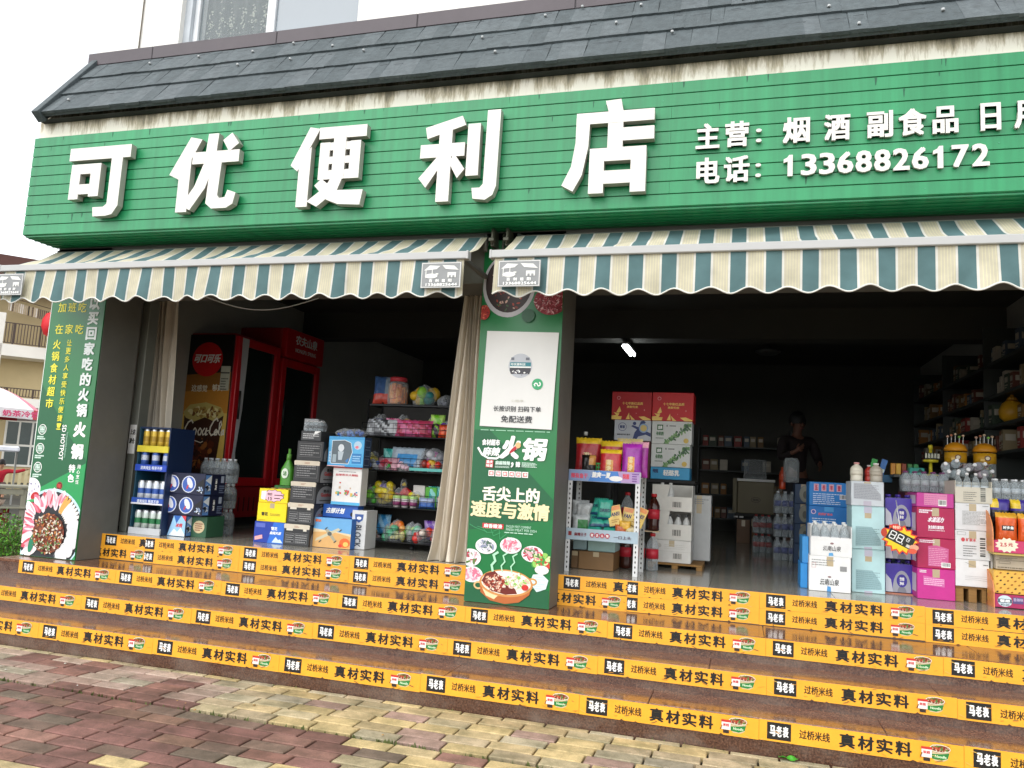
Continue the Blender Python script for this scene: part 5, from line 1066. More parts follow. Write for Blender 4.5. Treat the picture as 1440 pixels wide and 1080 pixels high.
for z, hx in ((1.42, 'b8c4d4'), (.985, 'a8bcc8')):
    b = B(); b.box(SX+.004, SXX-.004, SY+.004, SYY-.004, z-.004, z, ws); b.box(SX+.002, SXX-.002, SY-.006, SY-.0025, z-.045, z+.04, card(hx), .0015); f = Face(b, (SX, SY-.006, z-.045), clip=(.004, .003, .535, .083))
    if z > 1.2:
        f.poly([(.0, 0), (.15, 0), (.2, .09), (0, .09)], ink('8aa0c8')); f.poly([(.15, 0), (.4, 0), (.37, .09), (.2, .09)], ink('4a86d0')); f.poly([(.4, 0), (.54, 0), (.54, .09), (.37, .09)], ink('b89ac8'))
        f.text('辣有鱼干', .02, .02, .15, .06, ink('e0506a'), .05); f.text('脆爽一夏', .18, .03, .32, .075, WH, .05, .1); f.ell(.36, .03, .05, .02, WH, 14); f.text('特惠', .41, .03, .46, .07, ink('e04a60'), .05); f.lines(.48, .01, .53, .08, 4, ink('7a4a9a'), 2)
    else:
        f.rect(.02, .03, .045, .06, ink('8a2a2a')); f.text('麻辣王子', .065, .028, .16, .055, ink('7a1a2a'), .04)
        for i, ch in enumerate('就这么辣'): f.ell(.20+i*.038, .042, .018, .018, ink('b8304a'), 14); f.text(ch, .19+i*.038, .031, .21+i*.038, .053, WH, .04)
        f.text('一口上头', .36, .026, .49, .05, ink('5a4a5a'), .03)
    b.build('shelf_board', sh)
def snack(x, z, w, h, c1, c2, c3, lb, y, rot=0, txt='辣条', tilt=-.1):
    pouch('snack_pouch', (x, y, z), w, h, .055, lambda u, v: foil(c3) if v > .86 else (foil(c2) if .28 < u < .62 and .1 < v < .62 else foil(c1)), lb, 'snack pouch', 'snack pouches on the white shelf', rot, tilt,
          lambda f: f.text(txt, w*.34, h*.16, w*.56, h*.6, ink('f0d8a0'), .05, rot=1))
snack(1.70, 1.425, .20, .29, 'b8242a', 'd87a5a', 'e8c02a', 'tall red snack pouch with a yellow band nearest the middle pillar', .70, .1); snack(1.90, 1.425, .165, .20, 'c0242c', 'e0a04a', 'f0c828', 'short red snack pouch in front with a yellow band', .56); snack(1.885, 1.425, .17, .27, 'b82a34', 'd8887a', 'e8c22c', 'red snack pouch behind the short red one', .66, -.05); snack(2.06, 1.425, .15, .25, '9a1fa0', 'e8a03a', 'a82aa8', 'purple snack pouch with an orange panel', .56, .08); snack(2.10, 1.425, .14, .27, 'a8329a', 'e8b0a0', 'e0a0b0', 'pink and purple snack pouch at the shelf end', .64, -.1)
snack(2.01, 1.425, .2, .30, 'c8b47a', 'a83a3a', 'd8c48a', 'cream snack pouch standing at the back of the shelf', .76)
pouch('snack_pouch', (1.735, .56, 1.425), .11, .15, .07, lambda u, v: foil('c8904a') if u > .6 and v > .5 else foil('1a1614'), 'black snack pouch with a tan corner on the white shelf', 'snack pouch', 'snack pouches on the white shelf')
def basket(x0, x1, y0, lb):
    b = B(); gm = M('1f8a34', .4); z0, h = 1.423, .085
    for k in range(4): b.box(x0, x1, y0, y0+.004, z0+k*h/3, z0+k*h/3+.012, gm)
    n = 7
    for i in range(n+1): xx = x0+(x1-x0)*i/n; b.box(xx-.004, xx+.004, y0-.001, y0+.005, z0, z0+h+.01, gm)
    b.box(x0, x0+.004, y0+.0055, y0+.2, z0, z0+h, gm); b.box(x1-.004, x1, y0+.0055, y0+.2, z0, z0+h, gm); b.box(x0+.0045, x1-.0045, y0+.0055, y0+.2, z0-.002, z0+.002, gm)
    b.build('plastic_basket', label=lb, cat='basket', loc=((x0+x1)/2, y0, z0), group='green plastic baskets')
basket(1.735, 1.86, .59, 'green plastic basket behind the black snack pouch'); basket(1.95, 2.02, .62, 'green plastic basket between the red and purple pouches')
bottle_thing('sauce_bottle', (1.655, .80, 1.425), .34, .035, M('c8c8c0', .4), ink('4a5a3a'), M('2a2a1c', .15), 'dark sauce bottle with a pale cap behind the red pouch')
for i, (x, z, r_) in enumerate(((1.69, .99, .2), (1.70, 1.08, -.2), (1.66, 1.10, .5))): pouch('snack_pouch', (x, .60+.05*i, z), .14, .13, .07, lambda u, v: foil('2a7a3a') if abs(u-.55) < .28 and abs(v-.45) < .3 and i == 0 else foil('b8bcbc'), ('silver snack bag with a green oval on the lower shelf', 'silver snack bag leaning on the lower shelf heap', 'silver snack bag at the top of the lower shelf heap')[i], 'snack pouch', 'silver bags on the lower shelf', r_)
k = 0
for (x, z, r_, ti) in ((1.80, .99, .05, -.9), (1.91, .99, -.08, -.9), (1.82, 1.045, .2, -.8), (1.90, 1.05, -.15, -.8), (1.87, 1.10, .1, -.2), (1.81, 1.13, -.2, -.6)):
    pouch('snack_pouch', (x, .53+.01*k, z), .115, .15, .05, lambda u, v: foil('2f9a84') if (v > .12) else foil('1a4a6a'), f'teal green snack bag in the heap on the lower shelf, {"front left,front right,middle left,middle right,standing,top left".split(",")[k]}', 'snack pouch', 'teal bags on the lower shelf', r_, ti, lambda f: f.text('DRIED', .02, .05, .10, .075, ink('123a52'), .05)); k += 1
def fans(x, z, y, r_, ti, lb): 
    b = B(); b.prism([(-.05, 0), (.05, 0), (.05, .15), (-.05, .15)], .012, foil('d8b85a'), o=(0, 0, 0)); f = Face(b, (-.05, -.012, 0)); f.rect(.004, .115, .096, .146, foil('d8843a')); f.text('FANS!', .012, .07, .088, .10, ink('2a2a5a'), .05, .1); f.lines(.02, .02, .08, .05, 2, ink('a87a2a'), 2)
    o = b.build('snack_box', None, (x, y, z), 0, lb, 'snack pack', 'yellow snack packs on the lower shelf', local=True); o.rotation_euler = (ti, r_, 0)
fans(1.965, 1.06, .56, -.25, -.25, 'yellow snack pack with dark lettering leaning in front'); fans(2.03, 1.045, .64, .15, -.2, 'yellow snack pack standing behind the leaning one'); fans(2.09, 1.06, .62, .35, -.15, 'yellow snack pack at the right end of the lower shelf')
for i, (x, z, c) in enumerate(((2.0, .99, 'b85a2a'), (2.075, .99, 'c8b88a'), (2.03, 1.03, 'd8a83a'))): pouch('snack_pouch', (x, .54, z), .09, .07 if i else .08, .05, (lambda cc: (lambda u, v: foil(cc)))(c), ('brown snack bag under the yellow packs', 'cream snack bag under the yellow packs', 'golden snack bag wedged under the yellow packs')[i], 'snack pouch', None)
carton('kraft_carton', 1.66, 1.93, .70, .3, FZ+.002, .845, '7d5c34', 'brown kraft carton on the floor under the white shelf')
carton('mint_carton', 1.72, 1.93, .74, .28, .846, 1.20, '9fc0bc', 'pale mint carton on the kraft carton under the shelf', front=lambda f, w, h: f.rect(w*.05, h*.82, w*.95, h*.9, ink('7da8a4')))
carton('mint_carton', 1.605, 1.71, .74, .28, .85, 1.16, '8ea8ac', 'grey green carton beside the pale mint carton under the shelf'); carton('kraft_carton', 1.60, 1.655, .72, .3, FZ+.002, .84, '6d5030', 'narrow kraft carton behind the shelf leg')
red_lab = ink('b82434'); colac = M('3a1810', .12, .03, 3)
for i in range(3):
    for lv, z in enumerate((FZ+.001, FZ+.31)): bottle_thing('cola_bottle', (1.975+.105*i, 1.02, z), .29, .048, M('b82028', .4), red_lab, plastic() if (i+lv) % 3 else colac, f'red label bottle behind the white shelf, {nth(i, 3)} of the {"lower" if lv == 0 else "upper"} row', 'bottle', 'red label bottles behind the white shelf')
b = B(); b.box(1.92, 2.235, .96, 1.09, FZ+.302, FZ+.309, card('c8b090')); b.build('card_tray', label='thin card sheet between the two rows of red label bottles', cat='card sheet', loc=(2.08, 1.02, FZ+.3))
# --- pallet, white cartons
def pallet(x0, x1, y0, y1, z0, h, lb):
    t = thing('wood_pallet', lb, 'pallet', ((x0+x1)/2, y0, z0)); wd = M('8f6a38', .75, .2, 12, .3, stretch=(1, 8, 8))
    for i in range(3): x = x0+(x1-x0-.05)*i/2; b = B(); b.box(x, x+.05, y0, y1, z0, z0+h-.016, wd, .003); b.build('bearer', t)
    b = B(); y = y0
    while y < y1-.05: b.box(x0, x1, y, y+.07, z0+h-.0155, z0+h, wd, .002); y += .09
    b.build('deck', t)
pallet(2.12, 2.56, 1.28, 1.72, FZ, .045, 'low wooden pallet under the white cartons near the white shelf')
def wfront(f, w, h): f.barcode(w*.53, h*.12, w*.77, h*.45, ink('cfcac0'), ink('3a3a36'), 3); f.line([(0, h*.5), (w, h*.5)], .0015, ink('b0aca2')); f.ell(w*.18, h*.74, .017, .017, ink('b9b5ac'), 14); f.lines(w*.3, h*.6, w*.9, h*.85, 3, ink('c2beb4'), 5, .25)
carton('white_carton', 2.155, 2.465, 1.30, .36, FZ+.047, .935, 'd2cfc8', 'closed white carton at the bottom of the stack on the low pallet', 'carton', 'white cartons on the low pallet', front=wfront)
def open_carton(name, x0, x1, y0, d, z0, z1, hexc, label, fr=.62, group=None, front=None, lip=None):
    """carton whose front is cut down so that its bottles show"""
    t = thing(name, label, 'carton', ((x0+x1)/2, y0, z0), 0, group); m = card(hexc); zf = z0+(z1-z0)*fr; b = B()
    b.box(x0, x1, y0, y0+d, z0, z0+.004, m); b.box(x0, x1, y0, y0+.004, z0+.0045, zf, m); b.box(x0, x1, y0+d-.004, y0+d, z0+.0045, z1, m); b.box(x0, x0+.004, y0+.0045, y0+d-.0045, z0+.0045, z1, m); b.box(x1-.004, x1, y0+.0045, y0+d-.0045, z0+.0045, z1, m)
    if lip: b.prism([(0, (z1-z0)*fr), (lip*(x1-x0), (z1-z0)*fr), (lip*(x1-x0)+.02, z1-z0), (0, z1-z0)], .004, m, o=(x0, y0+.004, z0))
    if front: front(Face(b, (x0, y0, z0)), x1-x0, zf-z0)
    b.build('box_body', t)
    return t
def of(f, w, h): f.barcode(w*.5, h*.18, w*.74, h*.7, ink('cfcac0'), ink('3a3a36'), 3)
wl = ink('d0d0ce')
for k, (z0, z1) in enumerate(((.937, 1.168), (1.17, 1.385))):
    open_carton('white_carton', 2.15-.01*k, 2.465, 1.30, .36, z0, z1, 'd2cfc6', ('opened white carton of bottles in the middle of the low pallet stack', 'opened white carton at the top of the low pallet stack')[k], .55, 'white cartons on the low pallet', of, .38)
    for i in range(4): 
        if k == 1 and i > 1: continue
        bottle_thing('milk_bottle', (2.215+i*.068, 1.36, z0+.006), .20 if k == 0 else .225, .031, M('4a4c4c' if k == 0 else 'd8d8d4', .4), wl, M('c9cac6', .3), f'white bottle in the {("middle", "top")[k]} opened carton, {nth(i, 4 if k == 0 else 2)}', 'bottle', 'bottles in the opened white cartons')
carton('white_carton', 2.40, 2.60, 1.70, .3, FZ+.048, 1.31, 'b9bab8', 'grey white stacked carton behind the opened white cartons', front=lambda f, w, h: f.lines(w*.2, h*.86, w*.9, h*.95, 3, ink('8a8a88'), 2))
# --- gift boxes on a dark table
tb_ = thing('dark_table', 'dark side table carrying the gift boxes', 'table', (2.06, 1.8, FZ)); b = B(); b.box(1.66, 2.46, 1.74, 2.25, 1.40, 1.43, dk, .004); b.build('table_top', tb_)
for x in (1.70, 2.42):
    for y in (1.78, 2.2): b = B(); b.box(x-.02, x+.02, y-.02, y+.02, FZ, 1.399, dk); b.build('leg', tb_)
def gift(f, w, h):
    g = ink('f4cc66'); f.text('十七年新红品质', w*.26, h*.54, w*.78, h*.64, g, .04); f.text('焕新归来', w*.38, h*.42, w*.66, h*.51, g, .04); f.ring(w*.17, h*.78, .016, .016, .004, ink('e0a0a0'))
    f.poly([(0, 0), (w*.24, 0), (w*.26, h*.12), (w*.16, h*.12), (w*.2, h*.22), (w*.05, h*.26), (w*.12, h*.16), (0, h*.14)], g); f.poly([(w*.12, h*.26), (w*.2, h*.48), (w*.24, h*.3), (w*.18, h*.24)], g); f.poly([(w*.36, h*.02), (w*.44, h*.26), (w*.46, h*.02)], g); f.poly([(w*.5, 0), (w*.46, h*.18), (w*.6, 0)], g); f.poly([(w*.68, h*.12), (w*.82, h*.14), (w*.98, h*.04), (w*.98, 0), (w*.8, 0), (w*.74, h*.06)], g); f.ell(w*.82, h*.36, .006, .008, ink('d88a80'), 8); f.ell(w*.62, h*.24, .004, .004, ink('d88a80'), 6)
def plant(f, w, h):
    gs = [ink('3f6a3a'), ink('2a5230'), ink('5a8a4c'), ink('78a060')]; r = random.Random(3)
    for k in range(70):
        t = r.random(); u, v = w*(.34+.62*t)+r.gauss(0, .012), h*(.06+.80*t**1.1)+r.gauss(0, .012); f.ell(u, v, .017*r.uniform(.6, 1.2), .008, r.choice(gs), 8, r.uniform(0, 3), False); f.l += .00003
    f.up(); f.rect(w*.13, h*.60, w*.28, h*.84, ink('3a6a3c')); f.text('金典', w*.15, h*.64, w*.26, h*.80, WH, .05); f.text('有机奶', w*.11, h*.36, w*.3, h*.54, ink('4a7a4a'), .03); f.lines(w*.1, h*.22, w*.3, h*.28, 1, ink('4a5a4a'), 1); f.text('A2', w*.36, h*.76, w*.40, h*.84, ink('3a3a3a'), .05); f.lines(w*.44, h*.76, w*.6, h*.83, 1, ink('4a4a4a'), 3, .6); f.ell(w*.86, h*.16, .022, .022, ink('cfae4a'), 14)
def splash(f, w, h):
    nb = ink('2a3a72'); f.ring(w*.22, h*.66, .038, .038, .004, nb); f.text('鲜语', w*.15, h*.58, w*.29, h*.74, nb, .05); f.text('臻享纯牛奶 高钙', w*.08, h*.24, w*.44, h*.32, K, .03); f.poly([(w*.5, 0), (w*.56, h*.4), (w*.62, h*.55), (w*.46, h*.7), (w*.5, h*.76), (w*.66, h*.66), (w*.72, h*.95), (w*.8, h), (w*.86, h*.9), (w*.74, h*.7), (w*.72, h*.46), (w*.84, h*.5), (w, h*.38), (w, h*.2), (w*.86, h*.3), (w*.66, h*.2), (w*.6, 0)], nb); f.ell(w*.55, h*.84, .016, .016, nb, 12); f.ell(w*.80, h*.62, .042, .042, ink('8aa8cc'), 18); f.ell(w*.80, h*.62, .03, .03, ink('d8c070'), 16)
GB = 'boxes stacked on the dark side table'
carton('gift_box', 1.70, 2.062, 1.76, .1+.2, 1.95, 2.205, 'b4181f', 'red gift box with gold print, dimmer one on the left of the pair', 'gift box', GB, front=gift)
carton('gift_box', 2.068, 2.43, 1.74, .1+.2, 1.95, 2.205, 'c81a20', 'red gift box with gold print stacked on the plant print boxes', 'gift box', GB, front=gift)
carton('milk_box', 1.73, 2.06, 1.76, .28, 1.765, 1.948, 'c2c6cc', 'white milk box with a dark blue splash under the dimmer gift box', 'milk box', GB, front=splash); carton('milk_box', 1.70, 2.06, 1.78, .28, 1.432, 1.763, '5a2424', 'dark red box at the foot of the gift box stack', 'gift box', GB)
carton('milk_box', 2.07, 2.42, 1.75, .28, 1.745, 1.948, 'd2d4d0', 'white milk box with green leaves, upper of the two', 'milk box', GB, front=plant); carton('milk_box', 2.07, 2.41, 1.75, .28, 1.54, 1.743, 'd2d4d0', 'white milk box with green leaves, lower of the two', 'milk box', GB, front=plant)
carton('milk_box', 2.07, 2.41, 1.75, .28, 1.432, 1.538, '3a9ac8', 'blue milk box under the boxes with green leaves', 'milk box', GB, front=lambda f, w, h: (f.text('纯甄', w*.05, h*.5, w*.2, h*.85, ink('143a6a'), .05), f.text('轻酪乳', w*.32, h*.3, w*.75, h*.8, WH, .06, .1)))
# --- beige chest and goods deep in the shop
ct = thing('display_chest', 'beige chest with a white lid standing deep in the shop', 'chest', (3.02, 5.5, FZ))
b = B(); b.box(2.80, 3.26, 5.5, 6.0, 1.08, 1.495, M('6d6448', .5, .06, 4), .008); f = Face(b, (2.80, 5.5, 1.08)); f.ring(.23, .18, .06, .035, .006, ink('2a2618')); f.text('保险', .19, .165, .27, .195, ink('2a2618'), .05); b.build('chest_body', ct)
b = B(); b.box(2.79, 3.27, 5.49, 6.0, 1.497, 1.53, M('d8d8d6', .4), .004); b.build('lid', ct)
b = B(); b.box(2.74, 2.79, 5.5, 6.0, 1.08, 1.53, M('6d6448', .5)); b.build('side_post', ct)
b = B(); b.box(2.78, 3.28, 5.52, 6.0, 1.04, 1.078, M('1a1a18', .6)); b.box(2.78, 3.28, 5.7, 6.0, FZ, 1.04, M('1a1a18', .6)); b.build('base', ct)
for i, x in enumerate((2.76, 2.83)): b = B(); b.box(x, x+.05, 5.47, 5.495, 1.02, 1.04, M('d0d0ce', .4)); b.build('hinge', ct)
carton('kraft_carton', 2.80, 2.96, 5.3, .16, FZ, 1.0, '6a4a2c', 'brown kraft carton under the beige chest'); carton('kraft_carton', 2.985, 3.02, 5.2, .16, FZ, 1.02, '7a5a34', 'thin kraft board leaning under the beige chest')
pouch('plastic_bag', (3.02, 5.7, 1.532), .3, .26, .16, lambda u, v: film(), 'clear plastic bag lying on the beige chest', 'bag')
pk_lab = ink('3a4a8a')
for k in range(3): pack('bottle_pack', (3.27, 3.05, FZ+.23*k), 3, 2, .034, .22, M('c8ccd0', .4), pk_lab, 'wrapped pack of bottles inside the shop, '+('bottom', 'middle', 'top')[k]+' of its pile', 'bottle packs inside the shop')
for k in range(2): pack('bottle_pack', (3.08, 3.9, FZ+.21*k), 3, 2, .033, .2, M('b83a34', .4), ink('a83a34'), 'dim pack of red label bottles behind the wrapped pile, '+('lower', 'upper')[k], 'dim red label packs')
def porth(f, w, h): f.ell(w*.62, h*.5, w*.36, h*.44, ink('6a7478'), 22); f.ell(w*.62, h*.5, w*.33, h*.41, ink('8a8a7c'), 22); f.ell(w*.62, h*.45, w*.14, h*.2, ink('5a5a50'), 12)
for k in range(4): carton('water_carton', 3.345, 3.50, 2.80, .3, FZ+.19*k, FZ+.19*k+.188, '1c3a5c', 'dark blue carton with a round window inside the shop, '+('bottom', 'second', 'third', 'top')[k]+' of four', 'carton', 'dark blue cartons with round windows', front=porth)
b = B(); rr_ = random.Random(6)
b.lathe([(.07, 0), (.075, .02), (.075, .2), (.06, .24)], plastic(), 16, (3.32, 2.95, FZ+.77)); b.build('plastic_tub', label='clear tub of small figures on the dark blue cartons', cat='tub', loc=(3.32, 2.95, FZ+.77))
bottle_thing('drink_bottle', (3.24, 3.0, FZ+.70), .22, .032, M('c85a2a', .4), ink('b8401e'), M('b8401e', .3), 'orange drink bottle standing on the wrapped pile')
# --- person inside the shop, seen dimly
def skin_mesh(name, joints, edges, mat, parent=None, sub=1, loc=(0, 0, 0), root=0):
    me = bpy.data.meshes.new(name); me.from_pydata([j[:3] for j in joints], edges, []); o = bpy.data.objects.new(name, me); COL.objects.link(o)
    s_ = o.modifiers.new('skin', 'SKIN'); s_.use_smooth_shade = True
    for i, j in enumerate(joints): r = j[3] if len(j) > 3 else .05; me.skin_vertices[0].data[i].radius = (r, j[4] if len(j) > 4 else r)
    me.skin_vertices[0].data[root].use_root = True
    u = o.modifiers.new('sub', 'SUBSURF'); u.levels = sub; u.render_levels = sub
    dg = bpy.context.evaluated_depsgraph_get(); m2 = bpy.data.meshes.new_from_object(o.evaluated_get(dg)); bpy.data.objects.remove(o); m2.materials.clear(); m2.materials.append(mat)
    for p in m2.polygons: p.use_smooth = True; p.material_index = 0
    return link(name, m2, parent, loc)
def hand(J, E, wi, p, d, side, up=(0, 0, 1)):
    """palm and five bent fingers grown from wrist joint wi at p along d; side points to the thumb"""
    p, d, s = Vector(p), Vector(d).normalized(), Vector(side).normalized(); n = d.cross(s)
    J.append(tuple(p+d*.06)+(.026, .014)); pm_ = len(J)-1; E.append((wi, pm_))
    for k, (off, L) in enumerate(((-.03, .055), (-.011, .072), (.009, .078), (.028, .07))):
        J.append(tuple(p+d*.095+s*off)+(.009,)); a = len(J)-1; J.append(tuple(p+d*(.095+L*.5)+s*off*1.15+n*.008)+(.008,)); J.append(tuple(p+d*(.095+L*.9)+s*off*1.25+n*.024)+(.007,)); E.extend([(pm_, a), (a, a+1), (a+1, a+2)])
    J.append(tuple(p+d*.045+s*.045)+(.011,)); a = len(J)-1; J.append(tuple(p+d*.085+s*.065+n*.012)+(.009,)); E.extend([(pm_, a), (a, a+1)])
def person(c, face, pose, label, skin, top, legs, hair, sc=1.0):
    """one continuous body with clothing and hair as its own meshes; pose gives joint positions relative to the hips"""
    t = thing('person', label, 'person', c, face); LOCAL.add(t.name); P = pose
    J = [P['hip']+(.10*sc, .085*sc), P['waist']+(.105*sc, .08*sc), P['chest']+(.125*sc, .09*sc), P['neck']+(.05*sc,), P['chin']+(.055*sc, .06*sc), P['head']+(.078*sc, .092*sc), P['crown']+(.06*sc, .07*sc)]
    E = [(0, 1), (1, 2), (2, 3), (3, 4), (4, 5), (5, 6)]
    ends = {}
    for s_ in ('l', 'r'):
        k = len(J); J += [P['sh'+s_]+(.055*sc,), P['el'+s_]+(.04*sc,), P['wr'+s_]+(.027*sc,)]; E += [(2, k), (k, k+1), (k+1, k+2)]
        d = Vector(P['wr'+s_])-Vector(P['el'+s_]); sd_ = Vector((0, -1, 0)) if abs(d.normalized().y) < .8 else Vector((0, 0, 1)); hand(J, E, k+2, P['wr'+s_], d, sd_)
        k = len(J); J += [P['th'+s_]+(.085*sc,), P['kn'+s_]+(.06*sc,), P['an'+s_]+(.04*sc,), P['to'+s_]+(.035*sc,)]; E += [(0, k), (k, k+1), (k+1, k+2), (k+2, k+3)]
    skin_mesh('body', J, E, M(skin, .55, .05, 8), t, 2)
    T = [P['hip']+(.115*sc, .10*sc), P['waist']+(.122*sc, .097*sc), P['chest']+(.142*sc, .107*sc), tuple(Vector(P['chest']).lerp(Vector(P['neck']), .75))+(.07*sc,)]; E = [(0, 1), (1, 2), (2, 3)]
    for s_ in ('l', 'r'):
        k = len(T); e, w_ = Vector(P['el'+s_]), Vector(P['wr'+s_]); T += [P['sh'+s_]+(.072*sc,), P['el'+s_]+(.056*sc,), tuple(e.lerp(w_, .88))+(.042*sc,)]; E += [(2, k), (k, k+1), (k+1, k+2)]
    skin_mesh('jacket', T, E, M(top, .8, .1, 12), t, 2)
    T = [P['hip']+(.118*sc, .104*sc)]; E = []
    for s_ in ('l', 'r'):
        k = len(T); T += [P['th'+s_]+(.097*sc,), P['kn'+s_]+(.074*sc,), tuple(Vector(P['kn'+s_]).lerp(Vector(P['an'+s_]), .93))+(.058*sc,)]; E += [(0, k), (k, k+1), (k+1, k+2)]
    skin_mesh('trousers', T, E, M(legs, .85, .1, 12), t, 2)
    h = Vector(P['head']); b = B(); hm = M(hair, .6, .1, 30); f_ = P.get('look', (0, -1))
    b.grid(lambda u, v: (h.x+.098*sc*math.sin(v*1.9)*math.cos(u*6.283)-f_[0]*.016, h.y+.112*sc*math.sin(v*1.9)*math.sin(u*6.283)-f_[1]*.016, h.z+.02+.125*sc*math.cos(v*1.9)), 20, 10, hm, True)
    b.build('hair', t, (0, 0, 0), local=True)
    fx, fy = f_; sx_, sy_ = -fy, fx; sm_ = M(skin, .55, .05, 8)
    for k in (-1, 1):
        b = B(); b.lathe([(.011*math.sin(a*math.pi/4), -.011*math.cos(a*math.pi/4)) for a in range(5)], M('1c1614', .3), 8, (h.x+fx*.088*sc+sx_*k*.033, h.y+fy*.088*sc+sy_*k*.033, h.z-.01)); b.build('eye', t, (0, 0, 0), local=True)
        b = B(); b.lathe([(.018*math.sin(a*math.pi/4), -.03*math.cos(a*math.pi/4)) for a in range(5)], sm_, 8, (h.x+sx_*k*.082*sc, h.y+sy_*k*.082*sc, h.z-.02)); b.build('ear', t, (0, 0, 0), local=True)
    b = B(); b.lathe([(.016, -.03), (.014, -.01), (.005, .02), (0, .025)], sm_, 8, (h.x+fx*.098*sc, h.y+fy*.098*sc, h.z-.03)); b.build('nose', t, (0, 0, 0), local=True)
    b = B(); b.box(h.x+fx*.088*sc-.022, h.x+fx*.088*sc+.022, h.y+fy*.085*sc-.008, h.y+fy*.085*sc+.008, h.z-.078, h.z-.07, M('8a4a42', .5)); b.build('mouth', t, (0, 0, 0), local=True)
    return t
stand = dict(hip=(0, 0, .88), waist=(0, 0, 1.02), chest=(0, .01, 1.24), neck=(0, 0, 1.41), chin=(0, -.02, 1.47), head=(0, -.015, 1.54), crown=(0, 0, 1.60), shl=(-.19, 0, 1.33), ell=(-.27, -.08, 1.08), wrl=(-.20, -.26, 1.16), shr=(.19, 0, 1.33), elr=(.27, -.05, 1.08), wrr=(.16, -.24, 1.02), thl=(-.09, 0, .80), knl=(-.10, -.02, .46), anl=(-.10, .02, .08), tol=(-.11, -.12, .035), thr=(.09, 0, .80), knr=(.10, -.02, .46), anr=(.10, .02, .08), tor=(.11, -.12, .035))
person((3.50, 5.0, FZ-.0), .5, stand, 'person in a dark patterned top standing in the dim shop behind the bottle packs', '6c4838', '1e1416', '1c1c22', '0e0c0c')
# --- blue carton pile and white mountain spring cartons
def bluef(f, w, h):
    for i, ch in enumerate('五谷丰登'): f.rect(w*(.12+.2*i), h*.62, w*(.25+.2*i), h*.92, ink('d8a8b8')); f.text(ch, w*(.14+.2*i), h*.66, w*(.23+.2*i), h*.88, ink('c02a4a'), .06)
    f.lines(w*.1, h*.06, w*.9, h*.55, 6, ink('cfe2f4'), 2, .4); f.barcode(w*.8, h*.3, w*.98, h*.5, ink('e6e8ea'), K, 2)
def bluef2(f, w, h): f.ell(w*.12, h*.82, .02, .02, ink('d8c0d8'), 14); f.ell(w*.12, h*.82, .013, .013, ink('3a5ab8'), 12); f.text('优质矿泉水', w*.24, h*.72, w*.62, h*.80, ink('e06a7a'), .05); f.rect(w*.4, h*.84, w*.64, h*.98, ink('4aa0dc')); f.lines(w*.08, h*.46, w*.7, h*.66, 3, ink('cfe2f4'), 4, .35)
carton('blue_carton', 3.385, 3.675, 1.60, .3, 1.282, 1.475, '1f7fcc', 'bright blue carton with pink characters, upper of the pair', front=bluef); carton('blue_carton', 3.385, 3.68, 1.60, .3, 1.012, 1.28, '1c78c6', 'bright blue carton with a round emblem, lower of the pair', front=bluef2); carton('blue_carton', 3.385, 3.68, 1.60, .3, FZ, 1.01, '1c78c6', 'bright blue carton standing on the floor under the emblem one')
def yunnan(f, w, h): f.text('云南山泉', w*.3, h*.28, w*.74, h*.55, ink('2a2a2a'), .015, .1); f.ell(w*.52, h*.68, .012, .007, ink('8a6a6a'), 10); f.poly([(w*.44, h*.02), (w*.56, h*.04), (w*.54, h*.2), (w*.45, h*.18)], ink('5aa0d0'))
def yunnan2(f, w, h): f.text('云南山泉', w*.26, h*.18, w*.72, h*.36, ink('2a2a2a'), .015, .1); f.ell(w*.49, h*.42, .012, .006, ink('8a6a6a'), 10); f.lines(w*.06, h*.72, w*.62, h*.93, 3, ink('8a8a8a'), 2, .3); f.frame(w*.06, h*.66, w*.16, h*.8, .002, ink('c89a9a')); f.rect(w*.74, h*.6, w*.9, h*.74, ink('8a8a8a')); f.poly([(w*.43, 0), (w*.53, 0), (w*.52, h*.14), (w*.44, h*.16)], ink('4a90c8'))
carton('water_carton', 3.315, 3.585, .62, .3, FZ+.001, .948, 'e2e2e0', 'white spring water carton standing at the shop edge', front=yunnan2, group='white spring water cartons'); open_carton('water_carton', 3.322, 3.59, .62, .3, .949, 1.16, 'e0e0de', 'opened white spring water carton on top of the other, bottles showing', .62, 'white spring water cartons', yunnan)
for i in range(4):
    for j in range(2): bottle_thing('water_bottle', (3.36+i*.064, .68+j*.08, .955+.01*j), .22, .029, M('d8dad8', .4), ink('cfd2d4'), plastic(), f'clear water bottle in the opened carton, {nth(i, 4)} of the {"front" if j == 0 else "rear"} row', 'bottle', 'water bottles in the opened carton')
carton('blue_carton', 3.265, 3.312, .72, .3, FZ+.001, .88, '2a8ad0', 'narrow blue carton squeezed beside the white spring water cartons'); carton('blue_carton', 3.275, 3.318, .74, .28, .881, 1.07, '3a90d0', 'narrow blue carton on top of the other narrow one')
